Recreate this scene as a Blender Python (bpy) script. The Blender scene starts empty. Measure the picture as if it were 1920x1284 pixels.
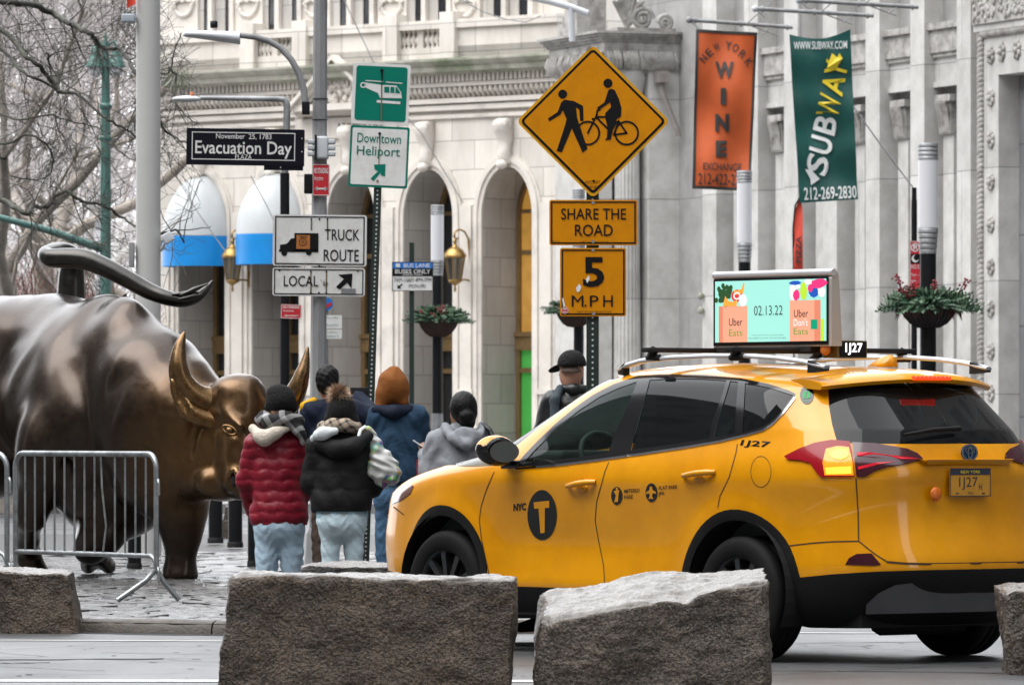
import bpy, bmesh, math, random
import numpy as np
from mathutils import Vector, Matrix, noise as mnoise
from mathutils.geometry import delaunay_2d_cdt
R = math.radians
scn = bpy.context.scene
COL = scn.collection

# ---------------------------------------------------------------- camera, sky, sun, exposure
F, CX, Y0, H = 12000.0, 960.0, 806.0, 1.30        # long lens, level camera, eye height 1.3 m
cam_d = bpy.data.cameras.new("camera")
cam = bpy.data.objects.new("camera", cam_d)
COL.objects.link(cam)
cam.location = (0, 0, H)
cam.rotation_euler = (R(90), 0, 0)
cam_d.sensor_width = 36.0
cam_d.lens = F * 36.0 / 1920.0
cam_d.shift_y = (Y0 - 642.0) / 1920.0
cam_d.clip_start = 0.5
cam_d.clip_end = 6000
cam_d.dof.use_dof = True
cam_d.dof.focus_distance = 38.5
cam_d.dof.aperture_fstop = 13.0
scn.camera = cam

SUN_EL, SUN_AZ = R(60), R(250)
wd = bpy.data.worlds.new("World")
scn.world = wd
wd.use_nodes = True
nt = wd.node_tree
nt.nodes.clear()
sky = nt.nodes.new("ShaderNodeTexSky")
sky.sky_type = 'NISHITA'
sky.sun_disc = False
sky.sun_elevation = SUN_EL
sky.sun_rotation = SUN_AZ
sky.dust_density = 3.0
hs = nt.nodes.new("ShaderNodeHueSaturation")
hs.inputs['Saturation'].default_value = 0.10
bgn = nt.nodes.new("ShaderNodeBackground")
bgn.inputs['Strength'].default_value = 0.15
wo = nt.nodes.new("ShaderNodeOutputWorld")
nt.links.new(sky.outputs[0], hs.inputs['Color'])
cl = nt.nodes.new("ShaderNodeMix"); cl.data_type = 'RGBA'      # even cloud cover over the clear sky
cl.inputs[0].default_value = 0.85
cl.inputs[7].default_value = (6.3, 6.45, 6.7, 1)
nt.links.new(hs.outputs[0], cl.inputs[6])
nt.links.new(cl.outputs[2], bgn.inputs['Color'])
nt.links.new(bgn.outputs[0], wo.inputs['Surface'])
sun_d = bpy.data.lights.new("sun", 'SUN')
sun_d.energy = 1.1
sun_d.angle = R(60)
sun_d.color = (1.0, 0.97, 0.93)
sun = bpy.data.objects.new("sun", sun_d)
COL.objects.link(sun)
_dir = Vector((math.cos(SUN_EL) * math.sin(SUN_AZ), math.cos(SUN_EL) * math.cos(SUN_AZ), math.sin(SUN_EL)))
sun.rotation_euler = _dir.to_track_quat('Z', 'Y').to_euler()

scn.view_settings.view_transform = 'Standard'
scn.view_settings.look = 'None'
scn.view_settings.gamma = 1.0
scn.view_settings.exposure = 1.55
scn.cycles.use_denoising = True
scn.cycles.max_bounces = 6
scn.cycles.sample_clamp_indirect = 6.0

# ---------------------------------------------------------------- helpers
def P(px, py, d):
    return Vector(((px - CX) / F * d, d, H - (py - Y0) / F * d))

class G:
    """collects faces, then becomes ONE mesh object"""
    def __init__(s):
        s.v, s.f, s.m, s.s = [], [], [], []
    def add(s, vs, fs, m=0, smooth=False):
        o = len(s.v)
        s.v.extend([tuple(p) for p in vs])
        for f in fs:
            s.f.append([i + o for i in f]); s.m.append(m); s.s.append(smooth)
    def box(s, c, size, m=0, M=None, bev=0.0):
        hx, hy, hz = size[0] / 2, size[1] / 2, size[2] / 2
        if bev <= 0:
            vs = [Vector((x, y, z)) for z in (-hz, hz) for y in (-hy, hy) for x in (-hx, hx)]
            fs = [(0, 2, 3, 1), (4, 5, 7, 6), (0, 1, 5, 4), (2, 6, 7, 3), (0, 4, 6, 2), (1, 3, 7, 5)]
        else:
            b = bmesh.new(); bmesh.ops.create_cube(b, size=1.0)
            for v in b.verts: v.co = Vector((v.co.x * 2 * hx, v.co.y * 2 * hy, v.co.z * 2 * hz))
            bmesh.ops.bevel(b, geom=b.edges[:], offset=bev, segments=2, affect='EDGES', profile=0.7)
            b.verts.index_update()
            vs = [v.co.copy() for v in b.verts]; fs = [[v.index for v in f.verts] for f in b.faces]
            b.free()
        if M is not None: vs = [M @ v for v in vs]
        c = Vector(c)
        s.add([v + c for v in vs], fs, m, bev > 0)
    def tube(s, pts, rad, n=8, m=0, smooth=True, cap=True):
        pts = [Vector(p) for p in pts]
        if not hasattr(rad, '__len__'): rad = [rad] * len(pts)
        rings = []; up = None
        for i, p in enumerate(pts):
            t = (pts[min(i + 1, len(pts) - 1)] - pts[max(i - 1, 0)])
            if t.length < 1e-9: t = Vector((0, 0, 1))
            t.normalize()
            if up is None:
                a = Vector((0, 0, 1)) if abs(t.z) < 0.9 else Vector((0, 1, 0))
                up = (a - t * a.dot(t)).normalized()
            else:
                up = up - t * up.dot(t)
                up = up.normalized() if up.length > 1e-6 else t.orthogonal().normalized()
            sd = t.cross(up)
            rings.append([p + (up * math.cos(2 * math.pi * k / n) + sd * math.sin(2 * math.pi * k / n)) * rad[i] for k in range(n)])
        vs = [q for r in rings for q in r]
        fs = []
        for i in range(len(pts) - 1):
            for k in range(n):
                a, b = i * n + k, i * n + (k + 1) % n
                fs.append((a, b, b + n, a + n))
        s.add(vs, fs, m, smooth)
        if cap:
            s.add(rings[0], [list(range(n))[::-1]], m); s.add(rings[-1], [list(range(n))], m)
    def lathe(s, prof, c, n=20, m=0, smooth=True, sx=1, sy=1):
        c = Vector(c); vs = []; fs = []
        for r, z in prof:
            for k in range(n):
                a = 2 * math.pi * k / n
                vs.append(c + Vector((r * math.cos(a) * sx, r * math.sin(a) * sy, z)))
        for i in range(len(prof) - 1):
            for k in range(n):
                a, b = i * n + k, i * n + (k + 1) % n
                fs.append((a, b, b + n, a + n))
        s.add(vs, fs, m, smooth)
        s.add(vs[:n], [list(range(n))[::-1]], m); s.add(vs[-n:], [list(range(n))], m)
    def ell(s, c, r, m=0, n=12, M=None):
        vs, fs = [], []
        for i in range(n + 1):
            th = math.pi * i / n
            for k in range(2 * n):
                ph = math.pi * k / n
                p = Vector((r[0] * math.sin(th) * math.cos(ph), r[1] * math.sin(th) * math.sin(ph), r[2] * math.cos(th)))
                vs.append((M @ p if M else p) + Vector(c))
        for i in range(n):
            for k in range(2 * n):
                a, b = i * 2 * n + k, i * 2 * n + (k + 1) % (2 * n)
                fs.append((a, a + 2 * n, b + 2 * n, b))
        s.add(vs, fs, m, True)
    def grid(s, fn, nu, nv, m=0, smooth=True):
        vs = [fn(i / nu, j / nv) for i in range(nu + 1) for j in range(nv + 1)]
        fs = [(i * (nv + 1) + j, (i + 1) * (nv + 1) + j, (i + 1) * (nv + 1) + j + 1, i * (nv + 1) + j + 1) for i in range(nu) for j in range(nv)]
        s.add(vs, fs, m, smooth)

def link(name, g, mats, parent=None, weld=0.0, split=None):
    """one mesh object from G; vertices given in world space are moved into the parent's space if it is unrotated"""
    me = bpy.data.meshes.new(name)
    v = np.array(g.v, dtype=float).reshape(-1, 3)
    if parent is not None and not parent.get('_local'):
        v = v - np.array(parent.location)
    me.from_pydata([tuple(p) for p in v], [], g.f)
    for m in (mats if isinstance(mats, (list, tuple)) else [mats]): me.materials.append(m)
    me.polygons.foreach_set('material_index', g.m)
    me.polygons.foreach_set('use_smooth', g.s)
    if weld > 0:
        b = bmesh.new(); b.from_mesh(me); bmesh.ops.remove_doubles(b, verts=b.verts, dist=weld); b.to_mesh(me); b.free()
    if split is not None: me.set_sharp_from_angle(angle=R(split))
    me.update()
    o = bpy.data.objects.new(name, me)
    COL.objects.link(o)
    if parent is not None: o.parent = parent
    return o

def tag(o, label=None, cat=None, group=None, kind=None):
    if label: o['label'] = label
    if cat: o['category'] = cat
    if group: o['group'] = group
    if kind: o['kind'] = kind
    return o

def thing(name, loc, label, cat, group=None, rotz=None):
    o = bpy.data.objects.new(name, None)
    o.empty_display_size = 0.2
    COL.objects.link(o)
    o.location = loc
    if rotz is not None:
        o.rotation_euler = (0, 0, rotz); o['_local'] = 1
    return tag(o, label, cat, group)

def copy_thing(root, loc, label, rotz=None):
    def rec(o, par):
        c = o.copy(); COL.objects.link(c)
        if par is not None: c.parent = par
        for ch in [x for x in list(COL.objects) if x.parent == o]: rec(ch, c)
        return c
    c = rec(root, None)
    c.location = loc; c['label'] = label
    if rotz is not None: c.rotation_euler = (0, 0, rotz)
    return c

def struct(name, g, mats, **k):
    o = link(name, g, mats, **k); o['kind'] = 'structure'; return o

# ---------------------------------------------------------------- materials
def srgb(r, g, b):
    f = lambda c: (c / 255 / 12.92) if c / 255 <= 0.04045 else ((c / 255 + 0.055) / 1.055) ** 2.4
    return (f(r), f(g), f(b))

def nd(t, kind, **kw):
    n = t.nodes.new(kind)
    for k, v in kw.items():
        if k in n.inputs: n.inputs[k].default_value = v
        else: setattr(n, k, v)
    return n

def mat(name, col, rough=0.6, metal=0.0, var=0.12, vs=6.0, col2=None, c2s=1.5, c2r=(0.45, 0.65), bump=0.0, bs=40.0, spec=0.5, coat=0.0, emit=None, es=0.0, rvar=0.0, alpha=None, stretch=None):
    m = bpy.data.materials.new(name); m.use_nodes = True
    t = m.node_tree; b = t.nodes['Principled BSDF']
    tc = nd(t, 'ShaderNodeTexCoord')
    src = tc.outputs['Object']
    if stretch:
        mp = nd(t, 'ShaderNodeMapping'); mp.inputs['Scale'].default_value = stretch
        t.links.new(src, mp.inputs[0]); src = mp.outputs[0]
    c = (*col, 1)
    b.inputs['Roughness'].default_value = rough
    b.inputs['Metallic'].default_value = metal
    b.inputs['Specular IOR Level'].default_value = spec
    b.inputs['Coat Weight'].default_value = coat
    b.inputs['Coat Roughness'].default_value = 0.06
    if emit: b.inputs['Emission Color'].default_value = (*emit, 1); b.inputs['Emission Strength'].default_value = es
    if var <= 0 and not col2: b.inputs['Base Color'].default_value = c
    else:
        n = nd(t, 'ShaderNodeTexNoise', Scale=vs, Detail=6.0, Roughness=0.6)
        t.links.new(src, n.inputs['Vector'])
        mr = nd(t, 'ShaderNodeMapRange'); mr.inputs[1].default_value = 0.25; mr.inputs[2].default_value = 0.75
        mr.inputs[3].default_value = 1 - var; mr.inputs[4].default_value = 1 + var
        t.links.new(n.outputs[0], mr.inputs[0])
        mx = nd(t, 'ShaderNodeMix', data_type='RGBA', blend_type='MULTIPLY'); mx.inputs[0].default_value = 1
        mx.inputs[6].default_value = c
        if col2:
            n2 = nd(t, 'ShaderNodeTexNoise', Scale=c2s, Detail=5.0, Roughness=0.65)
            t.links.new(src, n2.inputs['Vector'])
            rp = nd(t, 'ShaderNodeValToRGB'); rp.color_ramp.elements[0].position = c2r[0]; rp.color_ramp.elements[1].position = c2r[1]
            rp.color_ramp.elements[0].color = c; rp.color_ramp.elements[1].color = (*col2, 1)
            t.links.new(n2.outputs[0], rp.inputs[0]); t.links.new(rp.outputs[0], mx.inputs[6])
        t.links.new(mr.outputs[0], mx.inputs[7])
        t.links.new(mx.outputs[2], b.inputs['Base Color'])
    if rvar > 0:
        n = nd(t, 'ShaderNodeTexNoise', Scale=vs * 0.7, Detail=4.0); t.links.new(src, n.inputs['Vector'])
        mr = nd(t, 'ShaderNodeMapRange'); mr.inputs[1].default_value = 0.3; mr.inputs[2].default_value = 0.7
        mr.inputs[3].default_value = max(0.03, rough - rvar); mr.inputs[4].default_value = min(1, rough + rvar)
        t.links.new(n.outputs[0], mr.inputs[0]); t.links.new(mr.outputs[0], b.inputs['Roughness'])
    if bump > 0:
        n = nd(t, 'ShaderNodeTexNoise', Scale=bs, Detail=5.0, Roughness=0.6); t.links.new(src, n.inputs['Vector'])
        bp = nd(t, 'ShaderNodeBump', Strength=bump, Distance=0.02); t.links.new(n.outputs[0], bp.inputs['Height'])
        t.links.new(bp.outputs[0], b.inputs['Normal'])
    return m

def mat_blocks(name, col, bw, bh, mortar=0.012, mcol=None, rough=0.75, var=0.10, dirt=None, bump=0.35, vstreak=True):
    """ashlar masonry laid out in the wall's own axes (along wall, height)"""
    m = bpy.data.materials.new(name); m.use_nodes = True
    t = m.node_tree; b = t.nodes['Principled BSDF']; L = t.links.new
    tc = nd(t, 'ShaderNodeTexCoord'); sp = nd(t, 'ShaderNodeSeparateXYZ'); L(tc.outputs['Object'], sp.inputs[0])
    ad = nd(t, 'ShaderNodeMath', operation='ADD'); L(sp.outputs[0], ad.inputs[0]); L(sp.outputs[1], ad.inputs[1])
    cb = nd(t, 'ShaderNodeCombineXYZ'); L(ad.outputs[0], cb.inputs[0]); L(sp.outputs[2], cb.inputs[1])
    br = nd(t, 'ShaderNodeTexBrick'); br.offset = 0.5
    br.inputs['Scale'].default_value = 1.0; br.inputs['Mortar Size'].default_value = mortar
    br.inputs['Brick Width'].default_value = bw; br.inputs['Row Height'].default_value = bh
    br.inputs['Mortar Smooth'].default_value = 0.2
    br.inputs['Color1'].default_value = (*[c * (1 - var) for c in col], 1)
    br.inputs['Color2'].default_value = (*[min(1, c * (1 + var)) for c in col], 1)
    mc = mcol or [c * 0.55 for c in col]
    br.inputs['Mortar'].default_value = (*mc, 1)
    L(cb.outputs[0], br.inputs['Vector'])
    n = nd(t, 'ShaderNodeTexNoise', Scale=2.2, Detail=8.0, Roughness=0.65)
    mp = nd(t, 'ShaderNodeMapping'); mp.inputs['Scale'].default_value = (1, 1, 0.35 if vstreak else 1)
    L(tc.outputs['Object'], mp.inputs[0]); L(mp.outputs[0], n.inputs['Vector'])
    mr = nd(t, 'ShaderNodeValToRGB'); mr.color_ramp.elements[0].position = 0.35; mr.color_ramp.elements[1].position = 0.62
    d = dirt or (0.62, 0.60, 0.58)
    mr.color_ramp.elements[0].color = (*d, 1); mr.color_ramp.elements[1].color = (1, 1, 1, 1)
    L(n.outputs[0], mr.inputs[0])
    mx = nd(t, 'ShaderNodeMix', data_type='RGBA', blend_type='MULTIPLY'); mx.inputs[0].default_value = 0.95
    L(br.outputs['Color'], mx.inputs[6]); L(mr.outputs[0], mx.inputs[7])
    L(mx.outputs[2], b.inputs['Base Color'])
    b.inputs['Roughness'].default_value = rough
    n2 = nd(t, 'ShaderNodeTexNoise', Scale=30.0, Detail=5.0); L(tc.outputs['Object'], n2.inputs['Vector'])
    mm = nd(t, 'ShaderNodeMath', operation='MULTIPLY'); mm.inputs[1].default_value = 0.25; L(n2.outputs[0], mm.inputs[0])
    sb = nd(t, 'ShaderNodeMath', operation='SUBTRACT'); L(mm.outputs[0], sb.inputs[0]); L(br.outputs['Fac'], sb.inputs[1])
    bp = nd(t, 'ShaderNodeBump', Strength=bump, Distance=0.02); L(sb.outputs[0], bp.inputs['Height'])
    L(bp.outputs[0], b.inputs['Normal'])
    return m

def mat_glass(name, tint=(0.55, 0.62, 0.6), opac=0.35, dark=(0.01, 0.012, 0.012), rough=0.02, ior=1.27):
    """tinted pane: part see-through, part dark, with a clear-coat reflection"""
    m = bpy.data.materials.new(name); m.use_nodes = True
    t = m.node_tree; b = t.nodes['Principled BSDF']
    b.inputs['Base Color'].default_value = (*dark, 1); b.inputs['Roughness'].default_value = rough
    b.inputs['Specular IOR Level'].default_value = 0.1
    tr = nd(t, 'ShaderNodeBsdfTransparent'); tr.inputs[0].default_value = (*tint, 1)
    gl = nd(t, 'ShaderNodeBsdfGlossy'); gl.inputs['Roughness'].default_value = rough
    fr = nd(t, 'ShaderNodeFresnel'); fr.inputs[0].default_value = ior
    m1 = nd(t, 'ShaderNodeMixShader'); m1.inputs[0].default_value = opac
    t.links.new(tr.outputs[0], m1.inputs[1]); t.links.new(b.outputs[0], m1.inputs[2])
    m2 = nd(t, 'ShaderNodeMixShader'); t.links.new(fr.outputs[0], m2.inputs[0])
    t.links.new(m1.outputs[0], m2.inputs[1]); t.links.new(gl.outputs[0], m2.inputs[2])
    t.links.new(m2.outputs[0], t.nodes['Material Output'].inputs['Surface'])
    return m

# ---------------------------------------------------------------- lettering
_tc = {}
def text_mesh(s, bold=0.0, shear=0.0, res=3):
    k = (s, bold, shear)
    if k in _tc: return _tc[k]
    cu = bpy.data.curves.new("t", 'FONT'); cu.body = s; cu.offset = bold; cu.shear = shear; cu.resolution_u = res
    cu.align_x = 'LEFT'
    o = bpy.data.objects.new("t", cu); COL.objects.link(o)
    dg = bpy.context.evaluated_depsgraph_get()
    me = bpy.data.meshes.new_from_object(o.evaluated_get(dg))
    vs = np.array([v.co[:2] for v in me.vertices], dtype=float).reshape(-1, 2); fs = [list(p.vertices) for p in me.polygons]
    bpy.data.objects.remove(o); bpy.data.curves.remove(cu); bpy.data.meshes.remove(me)
    if len(vs):
        lo = vs.min(0); hi = vs.max(0); vs = (vs - lo) / np.maximum(hi - lo, 1e-6)
    _tc[k] = (vs, fs)
    return _tc[k]

class Frame:
    """a flat face in the world: local metres (x right, y up), optional pixel units about its centre"""
    def __init__(s, c, ux, uy, k=1.0):
        s.c, s.ux, s.uy = Vector(c), Vector(ux).normalized(), Vector(uy).normalized()
        s.n = s.ux.cross(s.uy); s.k = k
    def at(s, x, y, off=0.0):
        return s.c + s.ux * (x * s.k) + s.uy * (y * s.k) + s.n * off
    def poly(s, g, pts, off=0.003, m=0, th=0.0):
        n = len(pts)
        a = sum(pts[i][0] * pts[(i + 1) % n][1] - pts[(i + 1) % n][0] * pts[i][1] for i in range(n))
        if a < 0: pts = pts[::-1]
        top = [s.at(x, y, off) for x, y in pts]
        g.add(top, [list(range(n))], m)
        if th > 0:
            bot = [s.at(x, y, off - th) for x, y in pts]
            g.add(bot, [list(range(n))[::-1]], m)
            g.add(top + bot, [(i, i + n, (i + 1) % n + n, (i + 1) % n) for i in range(n)], m)
    def rect(s, g, x0, y0, x1, y1, off=0.003, m=0, th=0.0, r=0.0):
        x0, x1 = sorted((x0, x1)); y0, y1 = sorted((y0, y1))
        if r <= 0: s.poly(g, [(x0, y0), (x1, y0), (x1, y1), (x0, y1)], off, m, th); return
        pts = []
        for cx, cy, a0 in ((x1 - r, y0 + r, -90), (x1 - r, y1 - r, 0), (x0 + r, y1 - r, 90), (x0 + r, y0 + r, 180)):
            for q in range(5):
                a = R(a0 + q * 22.5); pts.append((cx + r * math.cos(a), cy + r * math.sin(a)))
        s.poly(g, pts, off, m, th)
    def border(s, g, x0, y0, x1, y1, w, off=0.004, m=0):
        x0, x1 = sorted((x0, x1)); y0, y1 = sorted((y0, y1))
        s.rect(g, x0, y0, x1, y0 + w, off, m); s.rect(g, x0, y1 - w, x1, y1, off, m)
        s.rect(g, x0, y0 + w, x0 + w, y1 - w, off, m); s.rect(g, x1 - w, y0 + w, x1, y1 - w, off, m)
    def disc(s, g, x, y, rx, ry=None, off=0.004, m=0, n=28, th=0.0):
        ry = ry or rx
        s.poly(g, [(x + rx * math.cos(2 * math.pi * i / n), y + ry * math.sin(2 * math.pi * i / n)) for i in range(n)], off, m, th)
    def ring(s, g, x, y, r0, r1, off=0.004, m=0, n=32, ky=1.0):
        a = [2 * math.pi * i / n for i in range(n)]
        vs = [s.at(x + r0 * math.cos(q), y + r0 * ky * math.sin(q), off) for q in a] + [s.at(x + r1 * math.cos(q), y + r1 * ky * math.sin(q), off) for q in a]
        g.add(vs, [(i, i + n, (i + 1) % n + n, (i + 1) % n) for i in range(n)], m)
    def line(s, g, pts, w, off=0.004, m=0):
        for (xa, ya), (xb, yb) in zip(pts[:-1], pts[1:]):
            dx, dy = xb - xa, yb - ya; l = math.hypot(dx, dy) or 1; nx, ny = -dy / l * w / 2, dx / l * w / 2
            ex, ey = dx / l * w * 0.3, dy / l * w * 0.3
            s.poly(g, [(xa + nx - ex, ya + ny - ey), (xa - nx - ex, ya - ny - ey), (xb - nx + ex, yb - ny + ey), (xb + nx + ex, yb + ny + ey)], off, m)
    def text(s, g, txt, x0, y0, x1, y1, off=0.005, m=0, bold=0.0, shear=0.0, rot=None):
        """letters scaled to fill the box; rot = (cx, cy, degrees)"""
        vs, fs = text_mesh(txt, bold, shear)
        q = []
        for a, b in vs:
            x, y = x0 + (x1 - x0) * a, y0 + (y1 - y0) * b
            if rot:
                c, sn = math.cos(R(rot[2])), math.sin(R(rot[2])); dx, dy = x - rot[0], y - rot[1]
                x, y = rot[0] + dx * c - dy * sn, rot[1] + dx * sn + dy * c
            q.append(s.at(x, y, off))
        g.add(q, fs, m)

def px_frame(px, py, d, yaw=0.0, roll=0.0):
    """a sign face centred at an image position and distance, measured in image pixels (y down handled by caller)"""
    ux = Vector((math.cos(yaw), math.sin(yaw), 0)); uz = Vector((0, 0, 1))
    c, sn = math.cos(roll), math.sin(roll)
    return Frame(P(px, py, d), ux * c + uz * sn, uz * c - ux * sn, d / F)

# ---------------------------------------------------------------- smooth organic bodies from a distance field
def surface_nets(f, o, h):
    neg = f < 0
    nx, ny, nz = f.shape
    cnt = np.zeros((nx - 1, ny - 1, nz - 1), np.int8)
    for i in (0, 1):
        for j in (0, 1):
            for k in (0, 1): cnt += neg[i:nx - 1 + i, j:ny - 1 + j, k:nz - 1 + k]
    act = np.argwhere((cnt > 0) & (cnt < 8))
    idx = -np.ones(cnt.shape, np.int64); idx[tuple(act.T)] = np.arange(len(act))
    acc = np.zeros((len(act), 3)); num = np.zeros(len(act))
    cs = [(i, j, k) for i in (0, 1) for j in (0, 1) for k in (0, 1)]
    for a in cs:
        for ax in range(3):
            if a[ax]: continue
            b = list(a); b[ax] = 1
            A = f[tuple((act + a).T)]; B = f[tuple((act + b).T)]
            cr = (A < 0) != (B < 0)
            t = np.where(cr, A / np.where(cr, A - B, 1), 0)
            p = np.array(a, float)[None, :].repeat(len(act), 0); p[:, ax] += t
            acc[cr] += p[cr]; num[cr] += 1
    V = np.array(o) + h * (act + acc / num[:, None])
    Q = []
    for ax in range(3):
        u, w = (ax + 1) % 3, (ax + 2) % 3
        sl0 = [slice(1, None)] * 3; sl1 = [slice(1, None)] * 3
        n = f.shape
        s0 = [slice(1, m - 1) for m in n]; s1 = [slice(1, m - 1) for m in n]
        s0[ax] = slice(0, n[ax] - 1); s1[ax] = slice(1, n[ax])
        A = neg[tuple(s0)]; B = neg[tuple(s1)]
        e = np.argwhere(A != B); 
        if not len(e): continue
        base = e.copy(); 
        for q in range(3):
            if q != ax: base[:, q] += 1
        flip = A[tuple(e.T)]
        def cell(du, dw):
            c = base.copy(); c[:, u] += du; c[:, w] += dw; return idx[tuple(c.T)]
        q = np.stack([cell(-1, -1), cell(0, -1), cell(0, 0), cell(-1, 0)], 1)
        q[~flip] = q[~flip][:, ::-1]
        Q.append(q[(q >= 0).all(1)])
    return V, np.concatenate(Q)

class SDF:
    def __init__(s): s.p = []
    def cap(s, a, b, ra, rb=None, k=0.04, sub=False):
        s.p.append(('c', np.array(a, float), np.array(b, float), ra, ra if rb is None else rb, k, sub)); return s
    def chain(s, pts, rads, k=0.03):
        for i in range(len(pts) - 1): s.cap(pts[i], pts[i + 1], rads[i], rads[i + 1], k)
        return s
    def ell(s, c, r, k=0.05, rot=None, sub=False):
        s.p.append(('e', np.array(c, float), np.array(r, float), rot, None, k, sub)); return s
    def mesh(s, h, pad=0.06, disp=None, clip=None):
        lo = np.full(3, 1e9); hi = -lo
        for q in s.p:
            if q[6]: continue
            if q[0] == 'c':
                r = max(q[3], q[4]); lo = np.minimum(lo, np.minimum(q[1], q[2]) - r); hi = np.maximum(hi, np.maximum(q[1], q[2]) + r)
            else:
                r = max(q[2]) if q[3] is not None else q[2]; lo = np.minimum(lo, q[1] - r); hi = np.maximum(hi, q[1] + r)
        lo -= pad; hi += pad
        n = np.ceil((hi - lo) / h).astype(int) + 1
        ax = [(lo[i] + h * np.arange(n[i])).astype(np.float32) for i in range(3)]
        f = np.full(n, 10.0, np.float32)
        for q in s.p:
            kk = q[5]
            if q[0] == 'c':
                r = max(q[3], q[4]); l = np.minimum(q[1], q[2]) - r; u = np.maximum(q[1], q[2]) + r
            else:
                r = max(q[2]) if q[3] is not None else q[2]; l = q[1] - r; u = q[1] + r
            mrg = kk * 1.2 + 3 * h + 0.02
            i0 = np.clip(((l - mrg - lo) / h).astype(int), 0, n); i1 = np.clip(((u + mrg - lo) / h).astype(int) + 2, 0, n)
            if (i1 <= i0).any(): continue
            sl = tuple(slice(i0[i], i1[i]) for i in range(3))
            X, Y, Z = np.meshgrid(*[ax[i][sl[i]] for i in range(3)], indexing='ij')
            if q[0] == 'c':
                a, b = q[1], q[2]; ba = b - a; L2 = max(float(ba @ ba), 1e-12)
                t = np.clip(((X - a[0]) * ba[0] + (Y - a[1]) * ba[1] + (Z - a[2]) * ba[2]) / L2, 0, 1)
                d = np.sqrt((X - a[0] - t * ba[0]) ** 2 + (Y - a[1] - t * ba[1]) ** 2 + (Z - a[2] - t * ba[2]) ** 2) - (q[3] + (q[4] - q[3]) * t)
            else:
                x, y, z = X - q[1][0], Y - q[1][1], Z - q[1][2]
                if q[3] is not None:
                    M = np.array(q[3].transposed() if hasattr(q[3], 'transposed') else q[3].T)
                    x, y, z = (M[0][0] * x + M[0][1] * y + M[0][2] * z, M[1][0] * x + M[1][1] * y + M[1][2] * z, M[2][0] * x + M[2][1] * y + M[2][2] * z)
                rx, ry, rz = q[2]
                k0 = np.sqrt((x / rx) ** 2 + (y / ry) ** 2 + (z / rz) ** 2)
                k1 = np.sqrt((x / rx ** 2) ** 2 + (y / ry ** 2) ** 2 + (z / rz ** 2) ** 2)
                d = k0 * (k0 - 1) / np.maximum(k1, 1e-6)
            g = f[sl]
            if q[6]:
                hh = np.maximum(kk - np.abs(g + d), 0) / max(kk, 1e-6); f[sl] = np.maximum(g, -d) + hh * hh * kk / 4
            else:
                hh = np.maximum(kk - np.abs(g - d), 0) / max(kk, 1e-6); f[sl] = np.minimum(g, d) - hh * hh * kk / 4
        if disp is not None or clip is not None:
            X, Y, Z = np.meshgrid(*ax, indexing='ij')
            if disp is not None: f = f - disp(X, Y, Z)
            if clip is not None: f = np.maximum(f, clip(X, Y, Z))
        f[0] = f[-1] = 1; f[:, 0] = f[:, -1] = 1; f[:, :, 0] = f[:, :, -1] = 1
        return surface_nets(f, lo, h)

def skin(name, sdf, h, m, parent=None, disp=None, clip=None, smooth=2, post=None):
    V, Q = sdf.mesh(h, disp=disp, clip=clip)
    if smooth:
        E = np.concatenate([Q[:, [0, 1]], Q[:, [1, 2]], Q[:, [2, 3]], Q[:, [3, 0]]])
        for _ in range(smooth):
            A = np.zeros_like(V); C = np.zeros(len(V))
            np.add.at(A, E[:, 0], V[E[:, 1]]); np.add.at(C, E[:, 0], 1); np.add.at(A, E[:, 1], V[E[:, 0]]); np.add.at(C, E[:, 1], 1)
            V = V * 0.5 + 0.5 * A / np.maximum(C, 1)[:, None]
    if post is not None: V = post(V)
    g = G(); g.v = [tuple(p) for p in V]; g.f = Q.tolist(); g.m = [0] * len(Q); g.s = [True] * len(Q)
    return link(name, g, m, parent)
# ================================================================ SETTING: road, kerb, plaza, far street
rng = random.Random(7)
M_asph = mat('wet_asphalt', (0.075, 0.078, 0.082), rough=0.40, var=0.22, vs=1.3, col2=(0.055, 0.056, 0.058), c2s=0.7, bump=0.35, bs=160, rvar=0.12, stretch=(1, 0.35, 1))
M_mortar = mat('dark_joint_sand', (0.03, 0.028, 0.026), rough=0.5, var=0.3)
M_cob = mat('wet_cobble', (0.10, 0.098, 0.097), spec=0.3, rough=0.24, var=0.35, vs=3.1, col2=(0.045, 0.044, 0.043), c2s=6, bump=0.15, bs=60, rvar=0.10)
M_kerb = mat('granite_kerb', (0.085, 0.072, 0.06), rough=0.55, var=0.3, vs=14, col2=(0.06, 0.052, 0.045), c2s=4, bump=0.5, bs=60)
M_line = mat('worn_road_paint', (0.45, 0.45, 0.44), rough=0.5, var=0.2, vs=9, col2=(0.25, 0.25, 0.25), c2s=7, c2r=(0.5, 0.75))
M_side = mat('concrete_pavement', (0.24, 0.235, 0.23), rough=0.45, var=0.2, vs=2, bump=0.2)

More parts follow.
